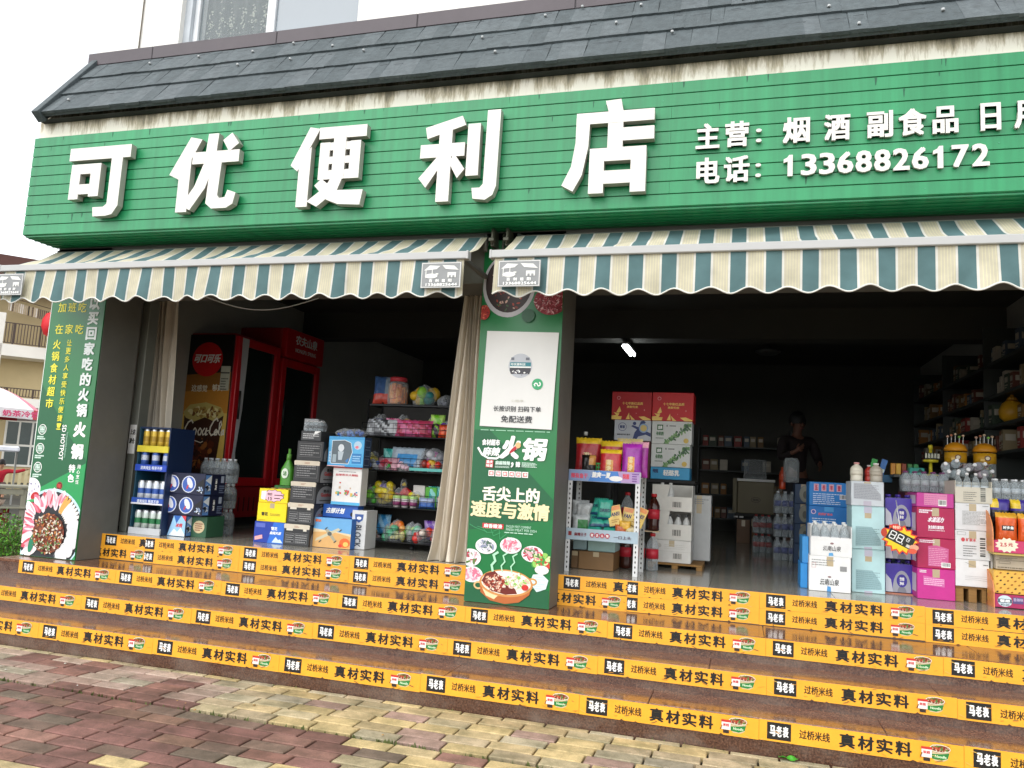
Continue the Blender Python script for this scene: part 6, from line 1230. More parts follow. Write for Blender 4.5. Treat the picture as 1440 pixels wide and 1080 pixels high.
# --- mint cartons
def mint(f, w, h): f.poly([(w*.12, h*.06), (w*.9, h*.10), (w*.88, h*.24), (w*.62, h*.52), (w*.12, h*.52)], ink('8fb0b4')); f.lines(w*.14, h*.09, w*.84, h*.5, 9, ink('7a9a9e'), 4, .35); f.rect(w*.38, h*.84, w*.62, h, ink('b6b4c4')); f.rect(w*.38, 0, w*.62, h*.05, ink('b6b4c4')); f.line([(0, h*.985), (w, h*.985)], .002, ink('8fb4b6'))
def mintt(f, w, h): f.poly([(w*.08, h*.28), (w*.92, h*.24), (w*.9, h*.5), (w*.6, h*.92), (w*.08, h*.92)], ink('a4a8ae')); f.lines(w*.1, h*.3, w*.84, h*.88, 9, ink('888c92'), 4, .35); f.rect(w*.38, 0, w*.62, h*.2, ink('b6b0be'))
MC = 'pale mint cartons in one stack'
carton('mint_carton', 3.605, 3.82, .75, .3, FZ+.001, 1.008, 'b2d4d6', 'pale mint carton at the bottom of the mint stack', group=MC, front=mint); carton('mint_carton', 3.605, 3.818, .75, .3, 1.01, 1.308, 'b4d6d8', 'pale mint carton in the middle of the mint stack', group=MC, front=mint); carton('mint_carton', 3.60, 3.814, .75, .3, 1.31, 1.482, 'c4cbd0', 'greyer carton on top of the mint stack', group=MC, front=mintt)
for i, (x, c1, c2, lb) in enumerate(((3.648, 'd8d2c0', 'e0a0a0', 'cream drink bottle with a pink and white cap on the mint stack'), (3.735, 'a8342c', 'c8c4c0', 'short red topped jar between the drink bottles'), (3.778, 'b0a898', 'd8d6d4', 'knobbly clear drink bottle with a white cap on the mint stack'))):
    bottle_thing('drink_bottle', (x, .85+.03*(i == 1), 1.483), .135 if i != 1 else .12, .043 if i != 1 else .03, M(c2, .4), M(c1, .4, .05, 20), M(c1, .3, .06, 20), lb)
# --- purple bottle packs
pur, purf = ink('3a2a8a'), clear('violet_film', '3a2490', .35)
for k, z in enumerate((FZ+.008, FZ+.24, FZ+.47)):
    t = pack('purple_pack', (3.935, .94, z), 3, 2, .031, .225, M('4a34a0', .4), ink('4a3a9a'), 'pack of water with purple labels and film, '+('bottom', 'middle', 'top')[k]+' of the stack', 'purple packs of water', None, None, purf)
    b = B(); b.box(-.094, .094, -.078, -.074, .004, .20, M('4a38a8', .3, .12, 10, .2)); f = Face(b, (-.094, -.078, 0), clip=(.001, .005, .187, .199)); f.poly([(0, 0), (.05, 0), (.035, .09), (0, .13)], ink('d0d0d8')); f.ell(.105, .03, .058, .125, ink('a8a9b2'), 24); f.ell(.105, .0, .03, .05, ink('84858e'), 16); f.ell(.105, .085, .034, .045, ink('3f349a'), 18); f.text('饮用', .09, .085, .12, .11, WH, .05); f.text('净水', .09, .055, .12, .08, WH, .05); b.build('printed_front', t, (0, 0, 0), local=True)
b = B(); b.box(3.83, 4.03, .85, 1.05, FZ, FZ+.007, card('c07a60')); b.build('card_tray', label='thin red card under the purple packs', cat='tray', loc=(3.93, .9, FZ))
pst = thing('price_star', 'red and yellow star burst price card hung on the purple packs', 'price card', (3.89, .60, 1.10))
b = B(); pts = []
for i in range(30): a = i*math.pi/15; q = 1.0 if i % 2 == 0 else .78; pts.append((.12*q*math.cos(a)*1.05, .10*q*math.sin(a)))
ca, sa = math.cos(-.45), math.sin(-.45); rt = lambda p: (p[0]*ca-p[1]*sa, p[0]*sa+p[1]*ca)
b.prism([rt(p) for p in pts], .004, ink('d8441c'), o=(3.89, .604, 1.10)); f = Face(b, (3.89, .60, 1.10)); f.poly([rt((p[0]*.88, p[1]*.85)) for p in pts], ink('f2c818'))
f.poly([rt(p) for p in ((-.085, -.035), (.085, -.035), (.085, .045), (-.085, .045))], ink('17170f'))
def seg(cx, cz, w, h):
    t = w*.2
    for q in ((0, h/2, w, t), (0, 0, w, t), (0, -h/2, w, t), (-w/2, h/4, t, h/2), (w/2, h/4, t, h/2), (-w/2, -h/4, t, h/2), (w/2, -h/4, t, h/2)):
        x0, x1, z0, z1 = cx+q[0]-q[2]*.46, cx+q[0]+q[2]*.46, cz+q[1]-q[3]*.44, cz+q[1]+q[3]*.44; f.poly([rt(p) for p in ((x0, z0), (x1, z0), (x1, z1), (x0, z1))], WH, False)
seg(-.052, .005, .034, .05); seg(-.002, .005, .034, .05); seg(.045, .02, .017, .024); f.poly([rt(p) for p in ((.02, -.026), (.026, -.026), (.026, -.019), (.02, -.019))], WH, False); f.poly([rt(p) for p in ((.05, -.028), (.075, -.028), (.075, -.008), (.05, -.008))], ink('cfcabc'), False); f.up()
f.ell(-.02, .078, .04, .02, ink('d82a20'), 14, -.3); f.text('特价', -.045, .068, .005, .09, ink('f8e0c0'), .04); f.ell(.085, -.05, .03, .02, ink('e0a080'), 12); f.ell(.075, -.075, .028, .018, ink('d8563a'), 10); f.ell(-.10, .04, .02, .03, ink('b8381e'), 10)
b.build('card', pst)
b = B(); b.tube([(3.89, .602, 1.18), (3.90, .8, 1.36)], .003, WH, 5); b.build('hanger', pst)
# --- magenta cartons
def mg(kind):
    def fn(f, w, h):
        p, wt = ink('d884ac'), ink('f0e2ea')
        if kind == 'top': f.rect(w*.2, h*.15, w*.82, h*.95, p); f.lines(w*.22, h*.18, w*.8, h*.92, 5, ink('c0609a'), 2, .3); f.barcode(w*.58, h*.12, w*.8, h*.55, WH, K, 3)
        elif kind == 'logo': f.lines(w*.06, h*.8, w*.42, h*.93, 2, wt, 2, .7); f.text('水溶活力', w*.3, h*.52, w*.72, h*.7, wt, .06, .3); f.text('复合维生素饮料', w*.3, h*.3, w*.72, h*.42, wt, .05); f.lines(w*.3, h*.24, w*.74, h*.28, 1, wt, 4)
        elif kind == 'label': f.lines(w*.06, h*.84, w*.45, h*.95, 2, wt, 3, .6); f.poly([(w*.28, h*.08), (w*.8, h*.08), (w*.82, h*.68), (w*.5, h*.78), (w*.28, h*.74)], ink('c8588e')); f.lines(w*.3, h*.1, w*.78, h*.7, 10, ink('e0a0c0'), 5, .35); f.barcode(w*.62, h*.06, w*.86, h*.22, WH, K, 4)
        else: f.lines(w*.06, h*.85, w*.24, h*.95, 2, wt, 3, .6); f.poly([(w*.16, h*.46), (w*.72, h*.42), (w*.72, h*.68), (w*.16, h*.76)], ink('cf6aa6')); f.lines(w*.18, h*.46, w*.7, h*.7, 4, ink('f0c8dc'), 6, .35)
    return fn
MG = 'magenta cartons in one stack'
for nm, z0, z1, hx, kd, x1 in (('plain magenta carton at the bottom of the stack', FZ+.001, .912, 'c22a88', 'plain', 4.245), ('magenta carton with a printed label panel, second from the bottom', .914, 1.116, 'ac184e', 'label', 4.25), ('magenta carton with a white slanted logo, third from the bottom', 1.118, 1.325, 'ac184e', 'logo', 4.246), ('low pink carton with a barcode on top of the stack', 1.327, 1.424, 'c03a92', 'top', 4.243)):
    carton('magenta_carton', 4.013, x1, .70, .32, z0, z1, hx, nm, 'carton', MG, rnd.uniform(-.008, .008), front=mg(kd), left=lambda f, w, h: f.rect(w*.1, h*.2, w*.9, h*.8, ink('d8c8d4')))
# --- white cartons on a pallet
pallet(4.25, 4.46, .72, 1.10, FZ, .105, 'wooden pallet under the white cartons at the shop edge')
def wc_text(f, w, h): f.frame(w*.2, h*.2, w*.92, h*.72, .0015, ink('9a9a98')); f.lines(w*.22, h*.22, w*.9, h*.7, 10, ink('8e908e'), 3, .4); f.line([(w*.3, h*.93), (w*.42, h*.9)], .002, ink('8a8a88')); f.lines(w*.78, h*.9, w*.95, h*.94, 1, ink('7a7a78'), 2)
def wc_bar(f, w, h): f.barcode(w*.68, h*.08, w*.88, h*.82, ink('d8d8d6'), ink('2a2e2c'), 6, True); f.text('矿泉水', w*.3, h*.62, w*.6, h*.74, ink('c8444a'), .04); f.ell(w*.22, h*.68, .012, .014, ink('c8444a'), 10); f.lines(w*.22, h*.1, w*.6, h*.52, 5, ink('6a6c6a'), 3, .3); f.frame(w*.05, h*.84, w*.3, h*.95, .0015, ink('8a8a88'))
def wc_plain(f, w, h):
    for k in range(3): f.line([(w*.28, h*(.25+.07*k)), (w*.6, h*(.27+.06*k)), (w*.96, h*(.24+.08*k))], .0015, ink('9a9a98'))
    f.line([(w*.3, h*.9), (w*.5, h*.8), (w*.6, h*.78)], .002, ink('7a7a78')); f.lines(w*.82, h*.8, w*.96, h*.88, 1, ink('7a7a78'), 2)
def wc_top(f, w, h): f.barcode(w*.66, h*.08, w*.84, h*.98, ink('cdcabc'), ink('2a2e2c'), 7, True); f.lines(w*.22, h*.12, w*.58, h*.75, 5, ink('6a6a62'), 4, .3)
WC = 'white water cartons on the pallet'
carton('white_carton', 4.25, 4.452, .70, .34, .813, .99, 'dcdcdc', 'white carton with thin wavy lines at the bottom of the pallet stack', group=WC, front=wc_plain); carton('white_carton', 4.25, 4.46, .70, .34, .992, 1.185, 'd8d9da', 'white carton with a tall barcode and red words', group=WC, front=wc_bar); carton('white_carton', 4.252, 4.462, .70, .34, 1.187, 1.368, 'd9dadb', 'white carton with a block of fine print', group=WC, front=wc_text)
open_carton('white_carton', 4.252, 4.476, .70, .34, 1.37, 1.52, 'cfc9b8', 'opened cream carton of water bottles at the top of the pallet stack', .72, WC, wc_top)
for i in range(4): bottle_thing('water_bottle', (4.285+i*.054, .76, 1.376), .20, .025, M('e2e2e2', .4), ink('c8d0d4'), plastic(), f'white capped water bottle in the opened cream carton, {nth(i, 4)}', 'bottle', 'water bottles in the cream carton')
sidewall = B(); sidewall.box(4.464, 4.476, .72, 1.1, FZ, 1.30, card('c8c8c6')); sidewall.build('white_board', label='narrow white board standing between the pallet stack and the snack display', cat='board', loc=(4.47, .9, FZ))
pack('bottle_pack', (4.13, 1.06, 1.43), 5, 2, .03, .15, M('7a3a6a', .4), ink('b8bcbc'), 'wrapped pack of purple capped bottles behind the magenta cartons'); carton('white_carton', 4.0, 4.26, 1.03, .28, 1.2, 1.428, '6a2030', 'dark red carton under the purple capped bottles'); carton('white_carton', 3.96, 4.26, 1.04, .28, FZ, 1.198, '9a9a98', 'grey carton pile behind the magenta cartons')
# loose bottles lying in a heap with caps forward
for i, (x, z) in enumerate(((4.30, 1.60), (4.355, 1.625), (4.285, 1.545), (4.33, 1.55), (4.375, 1.565), (4.40, 1.60), (4.45, 1.61), (4.48, 1.56))):
    t = bottle_thing('water_bottle', (0, 0, 0), .21, .03, M('e6e6e6', .4), ink('b8a8b0') if i > 4 else ink('c8d0d4'), plastic(), f'water bottle lying in the heap above the cream carton, {ORD[i+1] if i else "first"} from its left end', 'bottle', 'water bottles lying in a heap'); LOCAL.add(t.name)
    t.location = (x, 1.18, z); t.rotation_euler = (rad(78), 0, rad(-12+5*i))
carton('white_carton', 4.25, 4.52, 1.10, .3, 1.2, 1.51, 'b8b4a8', 'cream carton supporting the heap of water bottles'); carton('white_carton', 4.27, 4.52, 1.11, .3, FZ, 1.198, '8a8880', 'grey carton under the cream carton behind the pallet')
# --- snack display stand at the right edge
ds = thing('snack_display', 'maroon and yellow card snack display at the end of the shop front', 'display stand', (4.62, .7, FZ))
def cheek(x, z0, h, hx):
    b = B(); pts = [(0, 0), (.26, 0)]+[(.26*(.0+math.cos(a*math.pi/16))*1, h*(.45+.55*math.sin(a*math.pi/16))) for a in range(9)]+[(0, h)]
    b.prism([(.56+.26-p[0], p[1]) for p in pts], .006, card(hx), card('e08a50'), o=(x, 0, z0), ux=(0, 1, 0), uy=(0, 0, 1)); return b
for z0, h in ((FZ, .26), (1.06, .30)):
    b = B(); pts = [(.70, 0)]+[(.86-.30*math.sin(a*math.pi/14)*1.0, h*(1-.62*(1-math.cos(a*math.pi/14)))) for a in range(8)]+[(.56, 0)]
    b.prism(pts, .006, card('8a2a34'), card('e0905a'), o=(4.436, 0, z0), ux=(0, 1, 0), uy=(0, 0, 1)); b.prism([(.70, 0), (.86, 0), (.86, h), (.70, h)], .0055, card('8a2a34'), o=(4.436, 0, z0+.0005), ux=(0, 1, 0), uy=(0, 0, 1))
    f = Face(b, (4.436, .86, z0), (0, -1, 0)); f.rect(.03, h*.45, .08, h*.75, ink('d8c84a')); f.rect(.03, h*.45, .08, h*.55, ink('4aa03a')); f.text('香脆', .16, h*.12, .25, h*.24, ink('e0a050'), .05); f.text('美味', .16, h*.28, .25, h*.40, ink('e0a050'), .05)
    b.build('side_cheek', ds)
b = B(); b.box(4.443, 4.95, .58, .84, FZ+.09, FZ+.235, card('e0b04a'), .004); f = Face(b, (4.443, .58, FZ+.09), clip=(.002, .002, .5, .14))
for r_ in range(6):
    for c_ in range(12): f.ell(.02+.042*c_+.02*(r_ % 2), .012+.024*r_, .008, .005, ink('a05a10' if (r_+c_) % 3 else '3a1a08'), 8, .5, False)
b.build('tray', ds)
b = B(); b.box(4.443, 4.95, .555, .575, FZ+.005, FZ+.088, card('a8285a'), .002); f = Face(b, (4.443, .555, FZ+.005)); f.ell(.055, .042, .042, .036, ink('c8d8dc'), 20); f.rect(.015, .03, .095, .055, ink('4a5a6a')); f.text('薯愿', .025, .034, .085, .052, WH, .05); f.text('¥3.00', .03, .012, .08, .026, ink('4a5a6a'), .04); f.rect(.10, .03, .16, .07, ink('5a4a7a')); f.text('香辣味', .103, .045, .158, .065, ink('d8c8e0')); b.build('header', ds)
b = B(); b.box(4.446, 4.95, .575, .58, 1.06, 1.14, card('c83a6a'), .002); f = Face(b, (4.446, .575, 1.06)); st = [(.075+(.07 if i % 2 else .055)*math.cos(i*math.pi/12), .05+(.05 if i % 2 else .038)*math.sin(i*math.pi/12)) for i in range(24)]; f.poly(st, ink('f0e0c8')); f.text('2.5', .035, .04, .075, .065, ink('b82a3a'), .06); f.text('元', .082, .042, .11, .066, ink('b82a3a'), .05); b.build('price_panel', ds)
b = B(); b.box(4.446, 4.95, .585, .84, 1.045, 1.058, card('c8b060')); b.build('tray', ds)
for i in range(3):
    pouch('snack_pouch', (4.535+i*.13, .63, 1.12), .13, .20, .07, lambda u, v: foil('2a1a14') if abs(u-.5) < .32 and .42 < v < .6 else (foil('d8a02a') if v > .86 else foil('d85a1e')), f'orange snack bag in the maroon display, {nth(i, 3)} of three', 'snack pouch', 'orange bags in the snack display', decal=lambda f: f.text('好多鱼', .035, .093, .098, .113, WH, .06))
    pouch('snack_pouch', (4.52+i*.13, .72, 1.23), .13, .18, .06, lambda u, v: foil('e0c02a') if v > .7 and u < .4 else (foil('3a2a8a') if v > .6 else foil('1a141c')), f'dark snack bag with yellow and violet corners behind, {nth(i, 3)} of three', 'snack pouch', 'dark bags in the snack display')
pack('bottle_pack', (4.66, .78, 1.40), 6, 2, .029, .145, M('e2e4e6', .4), ink('c4ccd2'), 'wrapped pack of white capped water bottles above the snack display'); carton('kraft_carton', 4.48, 4.9, .66, .2, FZ+.24, 1.04, 'b5ab98', 'tan carton with printed lines inside the snack display', front=lambda f, w, h: (f.line([(0, h*.65), (w, h*.65)], .003, ink('6a6252')), f.lines(w*.05, h*.72, w*.3, h*.85, 2, ink('5a5242'), 2, .4), f.frame(w*.04, h*.4, w*.2, h*.58, .002, ink('5a5242')), f.lines(w*.02, h*.08, w*.4, h*.2, 1, ink('6a6252'), 4, .6)))
carton('kraft_carton', 4.5, 4.9, .87, .2, FZ, 1.398, '4a443a', 'dark carton pile behind the snack display')
# --- counter with sweet jars
co = thing('shop_counter', 'dark counter along the right side of the shop', 'counter', (4.7, 1.5, FZ)); b = B(); b.box(4.05, 5.5, 1.52, 1.56, FZ, 1.54, M('20211f', .5)); b.build('front_panel', co); b = B(); b.box(4.0, 5.5, 1.48, 2.3, 1.541, 1.565, M('3a3c38', .4), .003); b.build('counter_top', co)
def sjar(x, lb):
    t = thing('lollipop_jar', lb, 'jar', (x, 1.62, 1.566), 0, 'yellow lidded sweet jars'); b = B(); r = random.Random(int(x*100)); c = (x, 1.62, 1.566)
    b.lathe([(.07, 0), (.076, .02), (.076, .19)], plastic(), 20, c); b.build('jar_body', t)
    b = B()
    for k in range(70): a, q = r.uniform(0, 6.28), math.sqrt(r.random())*.06; b.lathe([(0, -.012), (.012, -.004), (.012, .006), (0, .012)], foil(r.choice(['c85a2a', 'd8a03a', '8a2a1a', 'c8703a', '6a8a2a', 'd8c8a0'])), 6, (x+q*math.cos(a), 1.62+q*math.sin(a), 1.585+r.uniform(0, .15)))
    b.build('sweets', t)
    b = B(); b.lathe([(.0785, .115), (.0785, .195)], ink('d09a1a'), 20, c); f = Face(b, (x, 1.54, 1.566)); f.ell(0, .155, .022, .022, ink('5a2a1a'), 14); f.ell(0, .155, .015, .015, ink('e8d8b8'), 12); f.rect(-.05, .13, -.02, .15, ink('e8c060')); b.build('paper_band', t)
    b = B(); b.lathe([(.082, .205), (.084, .22), (.07, .25), (.035, .272), (0, .278)], M('d8901a', .4), 20, c); b.build('lid', t)
    for k in range(5): xx = x-.05+k*.028; b = B(); b.tube([(xx, 1.66, 1.75), (xx+.004, 1.66, 1.88+.01*(k % 3))], .003, WH, 5); b.lathe([(0, 0), (.011, .004), (.011, .014), (0, .02)], foil(('c8a08a', 'c07a5a', 'd8c0a0', '8ac85a', 'd0b090')[k]), 8, (xx+.004, 1.66, 1.88+.01*(k % 3))); b.build('lollipop', t)
sjar(4.47, 'sweet jar with an orange yellow lid on the counter, left of the two'); sjar(4.675, 'sweet jar with an orange yellow lid on the counter, right of the two')
tw = thing('gum_stand', 'yellow and black two tier gum stand on the counter', 'stand', (4.30, 1.66, 1.566)); ym = M('c8b82a', .4); b = B(); b.lathe([(.06, 0, ym), (.062, .008, ym), (.05, .014, ym), (.014, .018, ym), (.012, .11, ym), (.055, .112, ym), (.058, .13, ym), (.03, .135, ym), (.012, .14, ym), (.012, .215, ym), (.016, .216, ym), (.016, .25, ym), (0, .252)], ym, 18, (4.30, 1.66, 1.566)); b.build('frame', tw)
for k in range(5): b = B(); x = 4.256+k*.022; b.box(x-.009, x+.009, 1.60, 1.63, 1.70, 1.75, M('1a1a14', .4), .002); f = Face(b, (x-.009, 1.60, 1.70)); f.rect(.002, .01, .016, .044, ink('d8d8c0')); f.text('GUM', .004, .013, .014, .04, K, .03, rot=1); b.build('gum_box', tw)
carton('teal_wedge', 4.13, 4.24, 1.58, .08, 1.566, 1.625, '2a9a8a', 'small teal box on the counter beside the gum stand', front=lambda f, w, h: f.poly([(w*.4, h*.3), (w*.95, h*.5), (w*.7, h*.9)], ink('143a3a')))
for i, (x, hx) in enumerate(((4.02, 'c8862a'), (4.06, 'd8a83a'), (4.10, '8a3a1a'), (4.145, '3a7a3a'), (4.19, '2f8a4a'))): carton('gum_packet', x, x+.035, 1.72, .05, 1.566, 1.66, hx, ('amber', 'yellow', 'brown', 'dark green', 'bright green')[i]+' packet standing in the row on the counter', 'packet', 'packets in a row on the counter')
tr_ = carton('blue_tray', 3.86, 4.02, 1.66, .16, 1.50, 1.56, '2a5a7a', 'blue plastic tray of cards at the counter end', 'tray')
for i, (x, hx, r_) in enumerate(((3.87, '1f9a3a', .25), (3.94, '2a6ab0', .3))): b = B(); b.prism([(-.022, 0), (.022, 0), (.022, .13), (-.022, .13)], .004, ink(hx)); f = Face(b, (-.022, -.004, 0)); f.rect(.004, .02, .04, .05, ink('cfe0d4')); o = b.build('price_card', None, (x, 1.72, 1.562), 0, ('green card standing in the blue tray', 'blue card standing in the blue tray')[i], 'card', local=True); o.rotation_euler = (-.1, r_, 0)
# --- right wall shelving, back shelving
shm = M('3f4442', .5, .08, 6)
def wallshelf(lb):
    t = thing('wall_shelf', lb, 'shelf', (5.5, 2, FZ))
    for z in (1.86, 2.12, 2.40, 2.72): b = B(); b.box(5.12, 5.5, 1.7, 6.6, z-.03, z, shm, .003); b.build('shelf_board', t)
    for y in (1.7, 3.3, 4.95, 6.58): b = B(); b.box(5.12, 5.5, y, y+.03, FZ, 3.1, shm); b.build('upright', t)
    b = B(); b.box(5.501, 5.55, .42, 8.1, FZ, 3.44, inw); b.build('back_panel', t)
wallshelf('long dark shelving along the right wall of the shop')
r2 = random.Random(17); GC = ['8a7a5a', '6a3a2a', 'a8a090', '4a5a6a', '7a5a2a', '8a2a24', 'b8b0a0', '3a4a3a', 'a06a2a']
meshes = {}
def goods(hx, w, d, h):
    k = (hx, w, h)
    if k not in meshes: b = B(); b.box(-w/2, w/2, -d/2, d/2, 0, h, card(hx), .003); f = Face(b, (-w/2, -d/2, 0)); f.rect(w*.15, h*.5, w*.85, h*.8, ink('b8b0a0')); f2 = Face(b, (-w/2, d/2, 0), (0, -1, 0)); f2.rect(d*.15, h*.5, d*.85, h*.8, ink('b8b0a0')); f2.lines(d*.15, h*.15, d*.85, h*.4, 2, ink('c8c0b0'), 1); o = b.build('goods_box', loc=(0, 0, 0)); meshes[k] = o.data; bpy.data.objects.remove(o)
    return meshes[k]
for zi, z in enumerate((1.86, 2.12, 2.40, 2.72)):
    y = 1.78
    while y < 6.4:
        w_ = r2.choice((.06, .09, .12)); h_ = r2.choice((.12, .16, .2)); link('goods_box', goods(r2.choice(GC), .12, w_, h_), None, (5.22+r2.uniform(-.02, .03), y+w_/2, z), 0, f'small goods box on the {("lowest", "second", "third", "top")[zi]} right wall shelf', 'box', f'goods boxes on the {("lowest", "second", "third", "top")[zi]} right wall shelf'); y += w_+r2.choice((.01, .02, .12, .3))
pot = thing('yellow_pot', 'yellow handled pot on the right wall shelf', 'pot', (5.2, 2.75, 2.12)); ym = M('c8941a', .4); b = B(); b.lathe([(.06, 0), (.10, .04), (.11, .10), (.08, .17), (.04, .2)], ym, 18, (5.2, 2.75, 2.121)); b.build('pot_body', pot); b = B(); b.lathe([(.05, .2), (.03, .23), (.015, .235), (.02, .27), (0, .28)], M('a8761a', .4), 14, (5.2, 2.75, 2.121)); b.build('lid', pot)
bs_ = thing('back_shelf', 'dim shelving against the back of the shop', 'shelf', (2.9, 6.9, FZ))
for z in (.95, 1.30, 1.66, 2.02): b = B(); b.box(2.2, 3.55, 6.9, 7.3, z-.02, z, shm); b.build('shelf_board', bs_)
for x in (2.2, 3.53): b = B(); b.box(x, x+.02, 6.9, 7.3, FZ, 2.3, shm); b.build('upright', bs_)
for zi, z in enumerate((.95, 1.30, 1.66, 2.02)):
    x = 2.27
    while x < 3.4: w_ = r2.choice((.08, .11)); link('goods_box', goods(r2.choice(GC), w_, .12, .16), None, (x+w_/2, 7.0, z), 0, f'small goods box on the {("lowest", "second", "third", "top")[zi]} back shelf', 'box', f'goods boxes on the {("lowest", "second", "third", "top")[zi]} back shelf'); x += w_+r2.choice((.01, .03, .2))
# --- ceiling lamps
lamp = thing('tube_lamp', 'lit white tube lamp hanging from the shop ceiling', 'lamp', (1.487, 4.18, 3.0)); b = B(); b.box(1.45, 1.53, 3.84, 4.52, 3.02, 3.05, M('c8c8c8', .4), .003); b.build('housing', lamp)
em = emit('lamp_glow', (.95, 1, 1, 1), 6.0)
for x in (1.468, 1.512): b = B(); b.tube([(x, 3.85, 3.0), (x, 4.51, 3.0)], .016, em, 10); b.build('tube', lamp)
for y in (3.95, 4.4): b = B(); b.tube([(1.49, y, 3.05), (1.49, y, 3.45 if y > 4.2 else 3.45)], .006, dk, 5); b.build('hanger', lamp)
for i, (x, y) in enumerate(((3.12, 4.6), (3.17, 6.1))): b = B(); b.lathe([(0, 0), (.12, .01), (.17, .04), (.17, .06), (.05, .1), (.03, .15)], M('6a6c6a', .3, metal=.5), 20, (x, y, 3.28)); b.build('ceiling_fixture', label=('round unlit ceiling fixture nearer the street', 'round unlit ceiling fixture deeper in the shop')[i], cat='ceiling fixture', loc=(x, y, 3.28))

# ================================================================ OUTSIDE, LEFT OF THE SHOP
AL = .84; DIR = Vector((-math.sin(AL), math.cos(AL), 0)); UX = Vector((math.cos(AL), math.sin(AL), 0)); C0 = Vector((2.8501, -5.3483, 0))
def spot(D, s=0, z=0): p = C0+DIR*D+UX*s; return (p.x, p.y, z)
# neighbouring block, 40 m away, facing the shop
k = 40/26.; zc = lambda z: 1.367+(z-1.367)*k
nb = thing('neighbour_building', 'cream neighbouring block with balconies and a brown roof', 'building', spot(40), AL); LOCAL.add(nb.name)
crm, crw = M('c9b68c', .85, .06, 1), M('e8e4da', .8, .05, 1); brn = M('4a3a30', .5)
def nbox(name, x0, x1, y0, y1, z0, z1, m, parent=nb): b = B(); b.box(x0, x1, y0, y1, z0, z1, m); return b.build(name, parent, (0, 0, 0), local=True)
x0, x1 = -9, 2.2
nbox('wall', x0, x1, 1.4, 9, -.5, zc(5.95), crm); nbox('roof', x0-.4, x1+.4, -.3, 9.4, zc(5.93), zc(6.8), M('5a3a34', .8, .1, 2))
for za, zb in ((4.33, 4.0), (2.85, 2.6)): nbox('balcony_slab', x0, x1, 0, 1.4, zc(zb), zc(za), crw)
nbox('corner_column', -1.62, -1.22, .0, .4, -.5, zc(5.2), crw)
def railing(z0, z1):
    b = B(); b.box(x0, x1, .04, .09, z1-.04, z1, brn)
    b.box(x0, x1, .04, .09, z0+.05, z0+.08, brn); x = x0
    while x < x1: b.box(x, x+.035, .05, .08, z0+.08, z1-.04, brn); x += .115
    x = x0+.1
    while x < x1: b.box(x, x+.07, .03, .1, z0, z1, brn); x += 1.0
    b.build('railing', nb, (0, 0, 0), local=True)
railing(zc(4.33), zc(4.95)); railing(zc(2.85), zc(3.12))
wv = nbox('window', -.75, .9, 1.34, 1.41, zc(.92), zc(2.28), crw)
for i in range(3):
    for z0, z1 in ((.98, 1.5), (1.56, 2.2)): nbox('window_pane', -.66+i*.5, -.66+i*.5+.42, 1.33, 1.342, zc(z0), zc(z1), M('4f5a58', .2, .1, 3), wv)
b = B(); r2 = random.Random(8)
for i in range(22): x = -1.2+i*.075; b.box(x, x+.05, .3, .33, zc(4.98)+i*-.012+.5, zc(5.42)-i*.012+.25, M(r2.choice(['d8d0c4', 'b8a890', 'e0dcd4', '6a5a50', '3a3434', 'c8b8a0']), .9), .01)
b.tube([(-1.6, .31, zc(5.45)+.42), (1.2, .31, zc(5.3)+.2)], .015, brn, 5); b.build('hung_washing', label='row of washing hung under the neighbour balcony roof', cat='washing', loc=spot(40), rot=AL, local=True)
b = B(); ln = spot(39.2, .52, zc(4.95)); rm = M('d0202a', .6, .05, 6)
b.lathe([(.10, -.62, M('d8b030', .5)), (.10, -.55, rm), (.30, -.45, rm), (.42, -.1, rm), (.40, .2, rm), (.28, .46, rm), (.1, .55, M('d8b030', .5)), (.1, .62)], rm, 16, ln); b.lathe([(.09, -.95), (.10, -.62)], M('d8b030', .7), 10, ln); b.tube([(ln[0], ln[1], ln[2]+.6), (ln[0], ln[1], ln[2]+1.3)], .012, brn, 5); b.build('red_lantern', label='red paper lantern with a yellow tassel on the neighbour balcony', cat='lantern', loc=ln)
# parasol
um = thing('parasol', 'pink and white advertising parasol over the street stall', 'parasol', spot(26, -.95)); c = Vector(spot(26, -.95)); n = 8
for i in range(n):
    b = B(); m = M('e88a9a' if i % 2 else 'eceaea', .7, .04, 4); a0 = AL+i*2*math.pi/n+.2
    def fn(u, v, a0=a0):
        a = a0+u*2*math.pi/n; rr = v*1.32*(1-.05*math.sin(math.pi*u)); return (c.x+rr*math.cos(a), c.y+rr*math.sin(a), 3.12-.62*v**1.7)
    def fl(u, v, a0=a0):
        p = fn(u, 1); return (p[0], p[1], p[2]-.26*v)
    b.grid(fn, 6, 6, m, True); b.grid(fl, 6, 1, M('c8303c', .7) if i % 2 else m, True); b.build('canopy_panel', um)
b = B(); ps = [Vector(spot(24.68, -.95+s_)) for s_ in (-.1, 1.0)]
o_ = Vector(spot(24.74, -.55)); f = Face(b, (o_.x, o_.y, 2.27), tuple(UX), (0, 0, 1)); f.text('奶茶冷饮', .0, .0, .86, .17, ink('c83a6a'), .05); b.build('canopy_lettering', um)
b = B(); b.tube([(c.x, c.y, 0), (c.x, c.y, 3.15)], .025, M('b8b8b8', .4), 8); b.build('pole', um)
